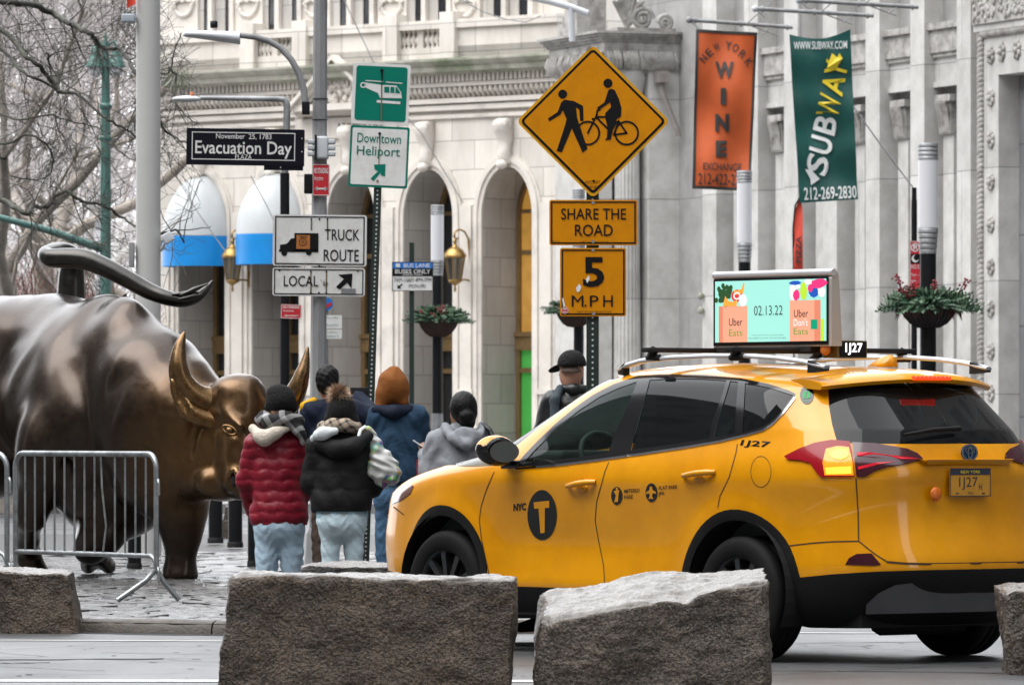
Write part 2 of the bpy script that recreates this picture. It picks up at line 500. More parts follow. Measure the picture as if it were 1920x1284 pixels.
g = G()
g.grid(lambda a, b: (-160 + 320 * a, 4 + 596 * b ** 2.2, 0), 8, 40, smooth=False)
struct('road', g, M_asph)
def road_detail(m):
    t = m.node_tree; L = t.links.new; B = t.nodes['Principled BSDF']
    tc = nd(t, 'ShaderNodeTexCoord'); vo = nd(t, 'ShaderNodeTexVoronoi', Scale=0.55); vo.feature = 'DISTANCE_TO_EDGE'
    nz = nd(t, 'ShaderNodeTexNoise', Scale=2.5, Detail=6.0); L(tc.outputs['Object'], nz.inputs['Vector'])
    mp = nd(t, 'ShaderNodeMix', data_type='VECTOR'); mp.inputs[0].default_value = 0.12; L(tc.outputs['Object'], mp.inputs[4]); L(nz.outputs['Color'], mp.inputs[5]); L(mp.outputs[1], vo.inputs['Vector'])
    ck = nd(t, 'ShaderNodeMath', operation='LESS_THAN'); ck.inputs[1].default_value = 0.006; L(vo.outputs['Distance'], ck.inputs[0])
    st = nd(t, 'ShaderNodeTexNoise', Scale=0.9, Detail=4.0); L(tc.outputs['Object'], st.inputs['Vector'])
    sr = nd(t, 'ShaderNodeMapRange'); sr.inputs[1].default_value = 0.55; sr.inputs[2].default_value = 0.72; sr.inputs[3].default_value = 0.0; sr.inputs[4].default_value = 0.55; L(st.outputs[0], sr.inputs[0])
    mxx = nd(t, 'ShaderNodeMath', operation='MAXIMUM'); L(ck.outputs[0], mxx.inputs[0]); L(sr.outputs[0], mxx.inputs[1])
    src = B.inputs['Base Color'].links[0].from_socket
    mm = nd(t, 'ShaderNodeMix', data_type='RGBA'); L(mxx.outputs[0], mm.inputs[0]); L(src, mm.inputs[6]); mm.inputs[7].default_value = (0.012, 0.012, 0.012, 1); L(mm.outputs[2], B.inputs['Base Color'])
    sp = nd(t, 'ShaderNodeMapRange'); sp.inputs[3].default_value = 0.5; sp.inputs[4].default_value = 0.12; L(mxx.outputs[0], sp.inputs[0]); L(sp.outputs[0], B.inputs['Specular IOR Level'])
road_detail(M_asph)
KP = [(-30, 43.6), (-9, 42.0), (-2.87, 41.25), (-1.83, 40.75), (-0.9, 40.6), (0.2, 41.0), (1.3, 42.3), (2.6, 45.5), (4.2, 52), (5.5, 62), (5.5, 76)]
def kerb_y(x):
    for (xa, ya), (xb, yb) in zip(KP[:-1], KP[1:]):
        if xa <= x <= xb and xb > xa: return ya + (yb - ya) * (x - xa) / (xb - xa)
    return 1e9
PZ = 0.08
g = G()
g.add([(x, y, PZ - 0.014) for x, y in KP] + [(-30, 76, PZ - 0.014)], [list(range(len(KP) + 1))])
struct('plaza_bed', g, M_mortar)
# kerb stones along the plaza edge
g = G()
def lerp(a, b, t): return a + (b - a) * t
cum = [0]
for (xa, ya), (xb, yb) in zip(KP[:-1], KP[1:]): cum.append(cum[-1] + math.hypot(xb - xa, yb - ya))
def kerb_pt(s_):
    for i in range(len(KP) - 1):
        if cum[i] <= s_ <= cum[i + 1]:
            t = (s_ - cum[i]) / (cum[i + 1] - cum[i]); a, b = Vector(KP[i]), Vector(KP[i + 1])
            return a.lerp(b, t), (b - a).normalized()
    return Vector(KP[-1]), (Vector(KP[-1]) - Vector(KP[-2])).normalized()
s_ = 12.0
while s_ < cum[-1] - 1:
    L_ = rng.uniform(0.9, 1.5)
    n_ = 14; rows = []
    for i in range(n_ + 1):
        p, t = kerb_pt(min(s_ + 0.006 + (L_ - 0.012) * i / n_, cum[-1])); nn = Vector((-t.y, t.x))
        e = 0.012 * mnoise.noise(Vector((p.x * 6, p.y * 6, 3)))
        e2 = 0.012 * mnoise.noise(Vector((p.x * 9, p.y * 9, 8)))
        rows.append([(p.x - nn.x * (0.02 + e), p.y - nn.y * (0.02 + e), -0.02), (p.x - nn.x * (0.01 + e2), p.y - nn.y * (0.01 + e2), 0.045),
                     (p.x + nn.x * (0.015 + e), p.y + nn.y * (0.015 + e), PZ - 0.004 + e2), (p.x + nn.x * 0.05, p.y + nn.y * 0.05, PZ + 0.008 + e * 0.4),
                     (p.x + nn.x * 0.16, p.y + nn.y * 0.16, PZ + 0.004 + e2 * 0.4), (p.x + nn.x * 0.17, p.y + nn.y * 0.17, PZ - 0.03)])
    vs = [q for r in rows for q in r]
    g.add(vs, [(i * 6 + j, (i + 1) * 6 + j, (i + 1) * 6 + j + 1, i * 6 + j + 1) for i in range(n_) for j in range(5)], 0, True)
    g.add(rows[0], [list(range(6))[::-1]]); g.add(rows[-1], [list(range(6))])
    s_ += L_
struct('kerb', g, M_kerb)
# setts: every stone its own slightly tilted, worn block
g = G()
yy = 40.6
row = 0
while yy < 64:
    dy = rng.uniform(0.115, 0.15) * (1 if yy < 54 else 1.5)
    x = -7 + rng.uniform(0, 0.2)
    while x < 5.4:
        w = rng.uniform(0.17, 0.27) * (1 if yy < 54 else 1.4)
        cx, cy = x + w / 2, yy + dy / 2
        ky = kerb_y(cx)
        ins = cy > ky + 0.2 and (cx < 0.1 or cy > kerb_y(min(cx + 0.25, 5.4)) + 0.2)
        if ins and cx < 5.2:
            tx, ty = rng.gauss(0, 0.006), rng.gauss(0, 0.010); z0 = PZ + rng.gauss(0, 0.0022)
            i1, i2 = 0.006, 0.022
            j = lambda: rng.uniform(-0.006, 0.006)
            o4 = [(-1, -1), (1, -1), (1, 1), (-1, 1)]
            b = [(cx + a * (w / 2 - i1), cy + c * (dy / 2 - i1), PZ - 0.03) for a, c in o4]
            mid = [(cx + a * (w / 2 - i1) + j(), cy + c * (dy / 2 - i1) + j(), z0 - 0.007 + tx * a + ty * c * 0.6) for a, c in o4]
            tp = [(cx + a * (w / 2 - i2) + j(), cy + c * (dy / 2 - i2) + j(), z0 + tx * a * 0.7 + ty * c * 0.5) for a, c in o4]
            ct = [(cx, cy, z0 + 0.005)]
            vs = b + mid + tp + ct
            fs = [(k, (k + 1) % 4, 4 + (k + 1) % 4, 4 + k) for k in range(4)] + [(4 + k, 4 + (k + 1) % 4, 8 + (k + 1) % 4, 8 + k) for k in range(4)] + [(8 + k, 8 + (k + 1) % 4, 12) for k in range(4)]
            g.add(vs, fs, 0, False)
        x += w
    yy += dy
    row += 1
struct('plaza_paving', g, M_cob)
# the street canyon behind and beside the camera: what the paint, glass and bronze mirror
def mat_street(name, wall, win):
    m = bpy.data.materials.new(name); m.use_nodes = True; t = m.node_tree; b = t.nodes['Principled BSDF']; L = t.links.new
    tc = nd(t, 'ShaderNodeTexCoord'); sp = nd(t, 'ShaderNodeSeparateXYZ'); L(tc.outputs['Object'], sp.inputs[0])
    ad = nd(t, 'ShaderNodeMath', operation='ADD'); L(sp.outputs[0], ad.inputs[0]); L(sp.outputs[1], ad.inputs[1])
    cb = nd(t, 'ShaderNodeCombineXYZ'); L(ad.outputs[0], cb.inputs[0]); L(sp.outputs[2], cb.inputs[1])
    br = nd(t, 'ShaderNodeTexBrick'); br.offset = 0.0
    for k, v in (('Scale', 1.0), ('Brick Width', 3.4), ('Row Height', 4.0), ('Mortar Size', 0.85), ('Mortar Smooth', 0.0)): br.inputs[k].default_value = v
    br.inputs['Color1'].default_value = (*win, 1); br.inputs['Color2'].default_value = (*[c * 2 for c in win], 1); br.inputs['Mortar'].default_value = (*wall, 1)
    L(cb.outputs[0], br.inputs['Vector']); L(br.outputs['Color'], b.inputs['Base Color']); b.inputs['Roughness'].default_value = 0.7
    return m
M_can = mat_street('brown_street_front', (0.070, 0.062, 0.055), (0.02, 0.021, 0.023)); M_can2 = mat_street('pale_street_front', (0.11, 0.107, 0.102), (0.025, 0.027, 0.03))
g = G(); g.box((0, -45, 37), (150, 16, 74), 0); g.box((-72, 5, 31), (20, 84, 62), 0); g.box((-88, 90, 28), (18, 80, 56), 1)
vs = [(14, 92, 0), (44, 8, 0), (64, 12, 0), (34, 98, 0)]
g.add(vs + [(x, y, 55) for x, y, z in vs], [(0, 1, 5, 4), (1, 2, 6, 5), (2, 3, 7, 6), (3, 0, 4, 7), (4, 5, 6, 7)], 1)
struct('street_canyon', g, [M_can, M_can2])
# painted lines
g = G()
g.add([(-4, 33.05, 0.004), (0.6, 32.95, 0.004), (0.6, 33.25, 0.004), (-4, 33.35, 0.004)], [(0, 1, 2, 3)])
g.add([(-7, 40.0, 0.004), (-1.5, 39.3, 0.004), (-1.5, 39.42, 0.004), (-7, 40.12, 0.004)], [(0, 1, 2, 3)])
g.add([(1.0, 41.0, 0.004), (9, 40.2, 0.004), (9, 40.35, 0.004), (1.0, 41.15, 0.004)], [(0, 1, 2, 3)])
struct('road_markings', g, M_line)
M_tar = mat('dark_wet_crack', (0.012, 0.012, 0.013), rough=0.6, var=0.3, spec=0.15)
g = G()
def ribbon(pts, w, z=0.003):
    vs = []
    for i, (x, y) in enumerate(pts):
        k = w * (0.6 + 0.8 * rng.random()); vs += [(x, y - k, z), (x, y + k, z)]
    g.add(vs, [(2 * i, 2 * i + 2, 2 * i + 3, 2 * i + 1) for i in range(len(pts) - 1)])
for (x0, y0, x1, y1, w) in ((-3.4, 36.1, -2.0, 36.35, 0.055), (-3.2, 35.6, -2.6, 35.75, 0.03), (-2.9, 35.3, -2.2, 34.5, 0.012), (-2.4, 37.4, -1.4, 36.9, 0.012), (1.2, 34.6, 3.0, 34.2, 0.02), (0.3, 38.6, 2.6, 39.3, 0.02)):
    ribbon([(x0 + (x1 - x0) * t + rng.uniform(-.02, .02), y0 + (y1 - y0) * t + rng.uniform(-.05, .05)) for t in np.linspace(0, 1, 14)], w)
for i in range(90):
    x, y = rng.uniform(-3.4, 3.6), rng.uniform(33.6, 40.2); ribbon([(x, y), (x + rng.uniform(.01, .05), y + rng.uniform(-.02, .02))], rng.uniform(.01, .03))
ribbon([(x, kerb_y(x) - 0.20) for x in np.linspace(-8, -0.9, 40)], 0.13)
struct('road_cracks', g, M_tar)
# far pavement in front of the buildings
g = G()
g.add([(-60, 100, 0.004), (-22, 100, 0.15), (40, 100, 0.15), (40, 190, 0.15), (-60, 190, 0.15)], [(1, 2, 3, 4)])
g.box((8, 99.9, 0.07), (64, 0.3, 0.16))
struct('far_pavement', g, M_side)

# ================================================================ BUILDINGS
class Wall:
    """a wall with its own axes: u along the wall (receding), n outwards, z up"""
    def __init__(s, px, d, a):
        s.A = Vector(((px - CX) / F * d, d, 0)); s.c, s.s = math.cos(R(a)), math.sin(R(a)); s.rot = R(180 - a)
    def u(s, px, n=0.0):
        k = (px - CX) / F
        ax, ay = s.A.x - s.s * n, s.A.y - s.c * n
        return (ax - k * ay) / (s.c + k * s.s)
    def uz(s, px, py, n=0.0):
        u = s.u(px, n); d = s.A.y - s.c * n + s.s * u
        return u, H - (py - Y0) / F * d
    def z(s, px, py, n=0.0): return s.uz(px, py, n)[1]
    def world(s, u, n, z): return s.A + Vector((-s.c * u - s.s * n, s.s * u - s.c * n, z))
def bxu(g, u0, u1, n0, n1, z0, z1, m=0, bev=0.0):
    g.box(((u0 + u1) / 2, (n0 + n1) / 2, (z0 + z1) / 2), (abs(u1 - u0), abs(n1 - n0), abs(z1 - z0)), m, bev=bev)

M_lime = mat_blocks('pale_limestone', (0.66, 0.625, 0.575), 1.3, 0.62, mortar=0.010, mcol=(0.33, 0.31, 0.29), dirt=(0.84, 0.825, 0.81))
M_jamb = mat_blocks('shaded_limestone', (0.44, 0.42, 0.395), 0.9, 0.62, mortar=0.010, mcol=(0.24, 0.23, 0.22), dirt=(0.84, 0.83, 0.82))  # same limestone, colour darkened for the shade inside the reveals
M_trim = mat('limestone_trim', (0.63, 0.59, 0.54), rough=0.75, var=0.12, vs=1.6, col2=(0.40, 0.38, 0.355), c2s=1.1, c2r=(0.52, 0.75), bump=0.3, bs=14)
M_weath = mat('weathered_cornice', (0.36, 0.35, 0.30), rough=0.8, var=0.25, vs=3, col2=(0.16, 0.19, 0.12), c2s=0.9, c2r=(0.45, 0.62), bump=0.4, bs=14)
M_carve = mat('carved_limestone', (0.36, 0.35, 0.335), rough=0.8, var=0.25, vs=5, col2=(0.20, 0.19, 0.18), c2s=4, bump=0.9, bs=9)
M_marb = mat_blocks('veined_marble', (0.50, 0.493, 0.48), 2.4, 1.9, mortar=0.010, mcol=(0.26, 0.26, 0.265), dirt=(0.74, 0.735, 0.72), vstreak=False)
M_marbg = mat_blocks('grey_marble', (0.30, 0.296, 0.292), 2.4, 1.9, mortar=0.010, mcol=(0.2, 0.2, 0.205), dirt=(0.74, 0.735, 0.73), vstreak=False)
M_dgran = mat_blocks('dark_grey_granite', (0.24, 0.245, 0.255), 2.2, 1.52, mortar=0.012, mcol=(0.1, 0.1, 0.1), dirt=(0.6, 0.6, 0.62))
M_bronze = mat('bronze_frame', (0.25, 0.165, 0.075), rough=0.42, metal=0.4, var=0.25, vs=4)
M_wdark = mat('dark_window_glass', (0.018, 0.02, 0.024), rough=0.06, var=0.0, spec=0.7)
M_wamber = mat('amber_lit_window', (0.30, 0.17, 0.05), rough=0.12, var=0.5, vs=2.5, emit=(1.0, 0.5, 0.08), es=0.10)
M_green = mat('green_lit_poster', (0.07, 0.36, 0.07), rough=0.2, var=0.2, vs=2, emit=(0.1, 0.75, 0.12), es=0.05)
M_awng = mat('pale_awning_cloth', (0.50, 0.525, 0.54), rough=0.45, var=0.08, vs=2, bump=0.15, bs=8)
M_blue = mat('blue_awning_cloth', (0.003, 0.23, 0.62), rough=0.4, var=0.12, vs=2, bump=0.1, bs=10)
M_letter = mat('dark_letters', (0.03, 0.03, 0.032), rough=0.5, var=0)
M_void = mat('dark_interior', (0.015, 0.014, 0.014), rough=0.9, var=0)

def cdt_wall(g, outer, holes, step, n=0.0, m=0):
    """flat wall face in (u, z) with exact holes"""
    vs = []; es = []
    def ring(p):
        o = len(vs); vs.extend([Vector(q) for q in p]); es.extend([(o + i, o + (i + 1) % len(p)) for i in range(len(p))])
    ring(outer)
    for h_ in holes: ring(h_)
    r = delaunay_2d_cdt(vs, es, [], 0, 1e-5)
    def inside(p, poly):
        c = False; j = len(poly) - 1
        for i in range(len(poly)):
            if (poly[i][1] > p[1]) != (poly[j][1] > p[1]) and p[0] < (poly[j][0] - poly[i][0]) * (p[1] - poly[i][1]) / (poly[j][1] - poly[i][1]) + poly[i][0]: c = not c
            j = i
        return c
    fs = []
    for f in r[2]:
        c = sum((r[0][i] for i in f), Vector((0, 0))) / len(f)
        if inside(c, outer) and not any(inside(c, h_) for h_ in holes): fs.append(list(f))
    g.add([(v.x, n, v.y) for v in r[0]], fs, m)

# ---------------------------------------------------------------- left: pale limestone building with tall arches
WL = Wall(1062, 134.0, 42.0)
LB = thing('limestone_building', WL.A, 'pale limestone building with tall round arches, balustrade and mossy cornice behind the signs', 'building', rotz=WL.rot)
uE, _ = WL.uz(905, 400); uE2, _ = WL.uz(1000, 400)
uA, _ = WL.uz(337, 400)
W_ARCH = uE - uE2
PITCH = (uA - uE) / 4.0
arches = [uE2 + W_ARCH / 2 + PITCH * i for i in range(5)]      # E, D, C, B, A
ZTOP = WL.z(952, 312); R_A = W_ARCH / 2; STRETCH = 1.45
ZSPR = ZTOP - R_A * STRETCH
ZC = WL.z(700, 222)         # string course above the arches
Z_CORN = WL.z(850, 128); U1 = arches[-1] + PITCH * 0.62
def arch_pts(uc, r, ztop_extra=0.0, n=18, z0=0.15):
    k = (R_A * STRETCH + ztop_extra) / r
    return [(uc - r, z0)] + [(uc - r * math.cos(math.pi * i / n), ZSPR + r * k * math.sin(math.pi * i / n)) for i in range(n + 1)] + [(uc + r, z0)]
g = G()
cdt_wall(g, [(0, 0), (U1, 0), (U1, ZC), (0, ZC)], [arch_pts(u, R_A) for u in arches], 0.5)
ZROOF = WL.z(850, -140)
bxu(g, 0, U1, -12, -0.001, ZC, ZROOF)                 # mass of the building above the arcade
bxu(g, U1 - 0.4, U1 - 0.001, -12, -0.001, 0, ZC); bxu(g, 0, 0.3, -12, -0.001, 0, ZC)
link('wall', g, M_lime, LB)
DEEP = 1.15
for u in arches:
    g = G()
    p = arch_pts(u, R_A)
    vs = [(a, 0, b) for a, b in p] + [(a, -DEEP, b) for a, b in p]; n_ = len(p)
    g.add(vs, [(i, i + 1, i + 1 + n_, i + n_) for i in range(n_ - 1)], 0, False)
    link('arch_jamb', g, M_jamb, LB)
for ai, u in enumerate(arches):
    # moulded archivolt
    g = G()
    for r0, r1, nn in ((R_A + 0.0, R_A + 0.10, 0.05), (R_A + 0.10, R_A + 0.19, 0.09), (R_A + 0.19, R_A + 0.25, 0.04)):
        a, b = arch_pts(u, r0, r0 - R_A), arch_pts(u, r1, r1 - R_A)
        n_ = len(a)
        vs = [(x, nn, z) for x, z in a] + [(x, nn, z) for x, z in b] + [(x, 0.001, z) for x, z in a] + [(x, 0.001, z) for x, z in b]
        g.add(vs, [(i, i + 1, i + 1 + n_, i + n_) for i in range(n_ - 1)] + [(i, i + 1, i + 1 + 2 * n_, i + 2 * n_) for i in range(n_ - 1)] + [(i + n_, i + 1 + n_, i + 1 + 3 * n_, i + 3 * n_) for i in range(n_ - 1)])
    link('archivolt', g, M_trim, LB)
    # bronze window or door set at the back of the reveal
    g = G()
    p = arch_pts(u, R_A); q = arch_pts(u, R_A - 0.10, -0.12)
    n_ = len(p)
    for na, nb in ((-DEEP + 0.01, -DEEP + 0.10),):
        vs = [(a, nb, b) for a, b in p] + [(a, nb, b) for a, b in q] + [(a, na, b) for a, b in q]
        g.add(vs, [(i, i + 1, i + 1 + n_, i + n_) for i in range(n_ - 1)] + [(i + n_, i + 1 + n_, i + 1 + 2 * n_, i + 2 * n_) for i in range(n_ - 1)])
    Z1, Z2 = ZSPR - 2.62 * 0.86, ZSPR - 2.62
    zt = WL.z(980, 620); zt2 = WL.z(980, 655)
    bxu(g, u - R_A, u + R_A, -DEEP, -DEEP + 0.13, zt2, zt); bxu(g, u - R_A, u + R_A, -DEEP, -DEEP + 0.17, zt - 0.10, zt - 0.02)
    for f in (-0.33, 0.33): bxu(g, u + f * R_A - 0.04, u + f * R_A + 0.04, -DEEP, -DEEP + 0.08, 0.2, ZSPR + R_A * 0.9)
    zz = WL.z(980, 470); bxu(g, u - R_A, u + R_A, -DEEP, -DEEP + 0.07, zz - 0.05, zz + 0.05)
    zz = WL.z(980, 392); bxu(g, u - R_A, u + R_A, -DEEP, -DEEP + 0.07, zz - 0.04, zz + 0.04)
    bxu(g, u - R_A * 0.98, u + R_A * 0.98, -DEEP, -DEEP + 0.09, WL.z(980, 693) - 0.05, WL.z(980, 693) + 0.05)
    fr = link('window', g, M_bronze, LB)
    g = G()
    pp = [(a, -DEEP + 0.02, max(b, zt)) for a, b in arch_pts(u, R_A)]
    g.add(pp, [list(range(len(pp)))])
    pane = link('pane', g, M_wamber if ai == 0 else M_wdark, LB); pane.parent = fr
    g = G(); bxu(g, u - R_A, u + R_A, -DEEP - 0.05, -DEEP + 0.02, 0.15, zt2)
    o = link('door_glass', g, M_green if ai == 0 else M_wdark, LB); o.parent = fr
    if ai == 0: o['label'] = 'green lit glass door under the amber window'
    # scrolled keystone console over the arch
    g = G(); zk = ZTOP + 0.05
    prof = [(0.10, 0.0), (0.16, 0.08), (0.20, 0.2), (0.13, 0.36), (0.16, 0.52), (0.24, 0.66), (0.30, 0.80), (0.27, 0.90), (0.16, 0.96)]
    for hw in (0.13,):
        vs = []
        for n0, z0 in prof:
            w = hw + 0.05 * (z0 > 0.5)
            vs += [(u - w, n0, zk + z0), (u - w * 0.6, n0 + 0.05, zk + z0), (u + w * 0.6, n0 + 0.05, zk + z0), (u + w, n0, zk + z0), (u + w, 0, zk + z0), (u - w, 0, zk + z0)]
        g.add(vs, [(i * 6 + j, i * 6 + (j + 1) % 6, (i + 1) * 6 + (j + 1) % 6, (i + 1) * 6 + j) for i in range(len(prof) - 1) for j in range(6)], 0, True)
        g.add(vs[-6:], [list(range(6))])
    for sx in (-1, 1):
        pts = [(u + sx * 0.17, 0.20 + 0.09 * math.cos(t * 0.55) * (1 - t / 22), zk + 0.80 + 0.09 * math.sin(t * 0.55) * (1 - t / 22)) for t in range(18)]
        g.tube(pts, 0.022, 6)
    g.ell((u, 0.2, zk - 0.02), (0.12, 0.12, 0.10))
    link('keystone', g, M_trim, LB)
# shallow pilaster strips between the arches
g = G()
for i in range(6):
    u = arches[0] - PITCH / 2 + PITCH * i
    if 0.1 < u < U1 - 0.1:
        bxu(g, u - 0.16, u + 0.16, 0, 0.10, 0.15, ZSPR + 0.25); bxu(g, u - 0.24, u - 0.162, 0, 0.05, 0.15, ZSPR + 0.2); bxu(g, u + 0.162, u + 0.24, 0, 0.05, 0.15, ZSPR + 0.2)
        bxu(g, u - 0.22, u + 0.22, 0.0, 0.14, 2.05, 2.16); bxu(g, u - 0.21, u + 0.21, 0.0, 0.13, 0.15, 0.7)
link('pilaster_strips', g, M_trim, LB)
# entablature: architrave lines, leaf frieze, dentils, mossy cornice
g = G()
z1 = WL.z(850, 218); bxu(g, 0, U1, 0, 0.07, z1 - 0.05, z1 + 0.03)
z2 = WL.z(850, 202); bxu(g, 0, U1, 0, 0.11, z2 - 0.06, z2 + 0.05)
z3 = WL.z(850, 190); bxu(g, 0, U1, 0, 0.16, z3 - 0.05, z3 + 0.05)
z4 = WL.z(850, 160); bxu(g, 0, U1, 0, 0.20, z4 - 0.04, z4 + 0.05)
link('architrave', g, M_trim, LB)
g = G()
zf0, zf1 = z3 + 0.07, z4 - 0.06
k = 0
uu = 0.1
while uu < U1 - 0.1:
    pts = [(uu, 0.03, zf0), (uu, 0.10, zf0 + 0.10), (uu, 0.15, zf1 - 0.08), (uu, 0.19, zf1)]
    g.tube(pts, [0.03, 0.055, 0.06, 0.03], 6); uu += 0.145
link('leaf_frieze', g, M_trim, LB)
g = G()
zd0, zd1 = z4 + 0.06, WL.z(850, 142)
uu = 0.05
while uu < U1:
    bxu(g, uu, uu + 0.07, 0.0, 0.26, zd0, zd1); uu += 0.125
link('dentils', g, M_trim, LB)
g = G()
zc0 = zd1; zc1 = WL.z(850, 113)
prof = [(0.0, zc0), (0.34, zc0), (0.36, zc0 + 0.04), (0.48, zc0 + 0.06), (0.50, zc0 + 0.16), (0.56, zc0 + 0.2), (0.62, zc1 - 0.05), (0.62, zc1), (0, zc1 + 0.06)]
vs = [(u, n, z) for u in (-0.2, U1 + 0.3) for n, z in prof]; n_ = len(prof)
g.add(vs, [(i, i + 1, i + 1 + n_, i + n_) for i in range(n_ - 1)] + [list(range(n_)), list(range(n_, 2 * n_))[::-1]])
link('cornice', g, M_weath, LB)
# parapet, balustrade and upper windows
zb0 = WL.z(850, 100); zb1 = WL.z(800, 42); zbt = WL.z(800, 58); zbb = WL.z(800, 92)
g = G()
bal = [(752, 832), (483, 555)]
edges = [0.0]
for a, b in bal: edges += [WL.u(b, 0.28), WL.u(a, 0.28)]
edges.append(U1)
for i in range(0, len(edges), 2): bxu(g, edges[i], edges[i + 1], 0.02, 0.28, zc1, zbt)
bxu(g, 0, U1, 0.02, 0.28, zc1, zbb); bxu(g, -0.05, U1 + 0.05, -0.02, 0.36, zbt, zb1)
for i in range(1, len(edges) - 1):
    u = edges[i]; s_ = 1 if i % 2 == 0 else -1
    bxu(g, u, u + s_ * 0.42, 0.0, 0.42, zc1, zb1 + 0.16)
link('parapet', g, M_lime, LB)
prof = [(0.05, 0), (0.05, 0.06), (0.035, 0.1), (0.075, 0.22), (0.08, 0.3), (0.045, 0.44), (0.03, 0.54), (0.055, 0.58), (0.055, 0.64)]
hb = (zbt - zbb) / 0.64
for i, (a, b) in enumerate(bal):
    u0, u1 = WL.u(b, 0.2), WL.u(a, 0.2)
    mid = (u0 + u1) / 2
    g = G(); bxu(g, mid - 0.07, mid + 0.07, 0.06, 0.26, zbb, zbt); link('baluster_pier', g, M_lime, LB)
    for h0, h1 in ((u0, mid - 0.07), (mid + 0.07, u1)):
        for q in range(4):
            g = G(); g.lathe([(r, z * hb) for r, z in prof], (h0 + (h1 - h0) * (q + 0.5) / 4, 0.16, zbb), 12)
            link('baluster', g, M_trim, LB)
# upper storey: windows as flat panes between carved panels, recess toned in grey
wins = [(385, 398), (425, 438), (506, 523), (550, 565), (640, 658), (684, 701), (781, 798), (824, 845), (928, 948), (976, 998)]
for a, b in wins:
    u0, u1 = WL.u(b), WL.u(a)
    uj = WL.u(a - 17)
    g = G()
    bxu(g, u1, uj, 0.03, 0.05, zb1, ZROOF, 0)                # flat strip in the tone of a shaded splayed reveal
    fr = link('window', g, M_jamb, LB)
    g = G(); bxu(g, u0, u1, 0.002, 0.02, zb1, ZROOF); o = link('pane', g, M_wdark, LB); o.parent = fr
    g = G(); bxu(g, u0 - 0.13, u0 - 0.001, 0.0, 0.15, zb1, ZROOF); o = link('mullion', g, M_trim, LB); o.parent = fr
for px in (345, 466, 592, 735, 872):
    g = G(); u = WL.u(px, 0.1); zz = WL.z(px, 10)
    bxu(g, u - 0.42, u + 0.42, 0.0, 0.10, zb1, ZROOF)
    r_ = random.Random(px)
    for q in range(26):
        t = q / 25 * math.pi
        x = 0.30 * math.cos(t) * (1 + 0.1 * r_.uniform(-1, 1)); z = -0.30 * math.sin(t)
        g.ell((u + x, 0.12, zz + z + 0.05), (0.045, 0.05, 0.05), n=5)
    for q in range(8):
        z = 0.05 + q * 0.09
        g.tube([(u - 0.24 + 0.1 * math.sin(q), 0.13, zz + z), (u - 0.08, 0.16, zz + z + 0.06), (u, 0.13, zz + z)], 0.03, 5)
        g.tube([(u + 0.24 - 0.1 * math.sin(q), 0.13, zz + z), (u + 0.08, 0.16, zz + z + 0.06), (u, 0.13, zz + z)], 0.03, 5)
    link('carved_panel', g, M_trim, LB)
# pediment over the lettered entrance
g = G()
ap = WL.uz(622, 112, 0.5); lft = WL.uz(548, 206, 0.5); rgt = WL.uz(700, 200, 0.5)
mu = ap[0]; hw = (lft[0] - rgt[0]) / 2; zb_ = lft[1] + 0.1; zt_ = ap[1]
g.add([(mu - hw, 0.14, zb_), (mu + hw, 0.14, zb_), (mu, 0.14, zt_ - 0.15)], [(0, 1, 2)])
for sx in (-1, 1):
    for off, nn, th in ((0.0, 0.52, 0.10), (-0.11, 0.40, 0.09), (-0.21, 0.28, 0.09)):
        a = Vector((mu + sx * (hw + 0.1), 0, zb_ + off)); b = Vector((mu, 0, zt_ + off + 0.1))
        vs = [(a.x, 0, a.z), (b.x, 0, b.z), (b.x, nn, b.z), (a.x, nn, a.z), (a.x, 0, a.z - th), (b.x, 0, b.z - th), (b.x, nn, b.z - th), (a.x, nn, a.z - th)]
        g.add(vs, [(0, 1, 2, 3), (4, 5, 6, 7), (3, 2, 6, 7), (0, 3, 7, 4)])
bxu(g, mu - hw, mu + hw, 0, 0.42, zb_ - 0.14, zb_)
r_ = random.Random(3)
for q in range(40):
    x = r_.uniform(-0.75, 0.75); z = r_.uniform(0.05, max(0.08, 0.85 - abs(x) * 0.9))
    g.ell((mu + x * hw * 0.8, 0.2, zb_ + z * (zt_ - zb_) * 0.7), (0.07, 0.08, 0.09), n=5)
link('pediment', g, M_trim, LB)
fr_ = Frame(Vector((mu, 0.075, WL.z(622, 243))), (-1, 0, 0), (0, 0, 1))
g = G(); fr_.rect(g, -1.5, -0.2, 1.5, 0.24, 0.0, 0, 0.07); link('inscription_panel', g, M_lime, LB)
g = G(); fr_.text(g, 'NUMBER ONE', -0.20, -0.13, 1.15, 0.13, 0.006, 0, 0.01); link('lettering', g, M_letter, LB)

# blue domed awnings over the two left arches
for ai, lab in ((4, 'domed blue and pale grey awning over the leftmost arch, beside the flagpole'), (3, 'domed blue and pale grey awning over the arch behind the truck route sign')):
    u = arches[ai]; AW = thing('awning', WL.world(u, 0, 0), lab, 'awning', 'blue awnings on the limestone building', rotz=WL.rot)
    zv0, zv1 = WL.z(400, 497, 0.9), WL.z(400, 440, 0.9); rr = R_A + 0.12
    zt_ = ZTOP + 0.05
    g = G()
    def dome(a, b):
        th = math.pi * a; ph = b * math.pi / 2
        return (rr * math.cos(th) * math.cos(ph) ** 1.1, 0.02 + 0.92 * math.sin(th) * math.cos(ph) ** 1.1, zv1 + (zt_ - zv1) * math.sin(ph))
    g.grid(dome, 20, 12); link('awning_dome', g, M_awng, AW)
    g = G(); g.grid(lambda a, b: (rr * math.cos(math.pi * a), 0.02 + 0.92 * math.sin(math.pi * a), zv0 + (zv1 - zv0) * b), 20, 2)
    link('awning_valance', g, M_blue, AW)

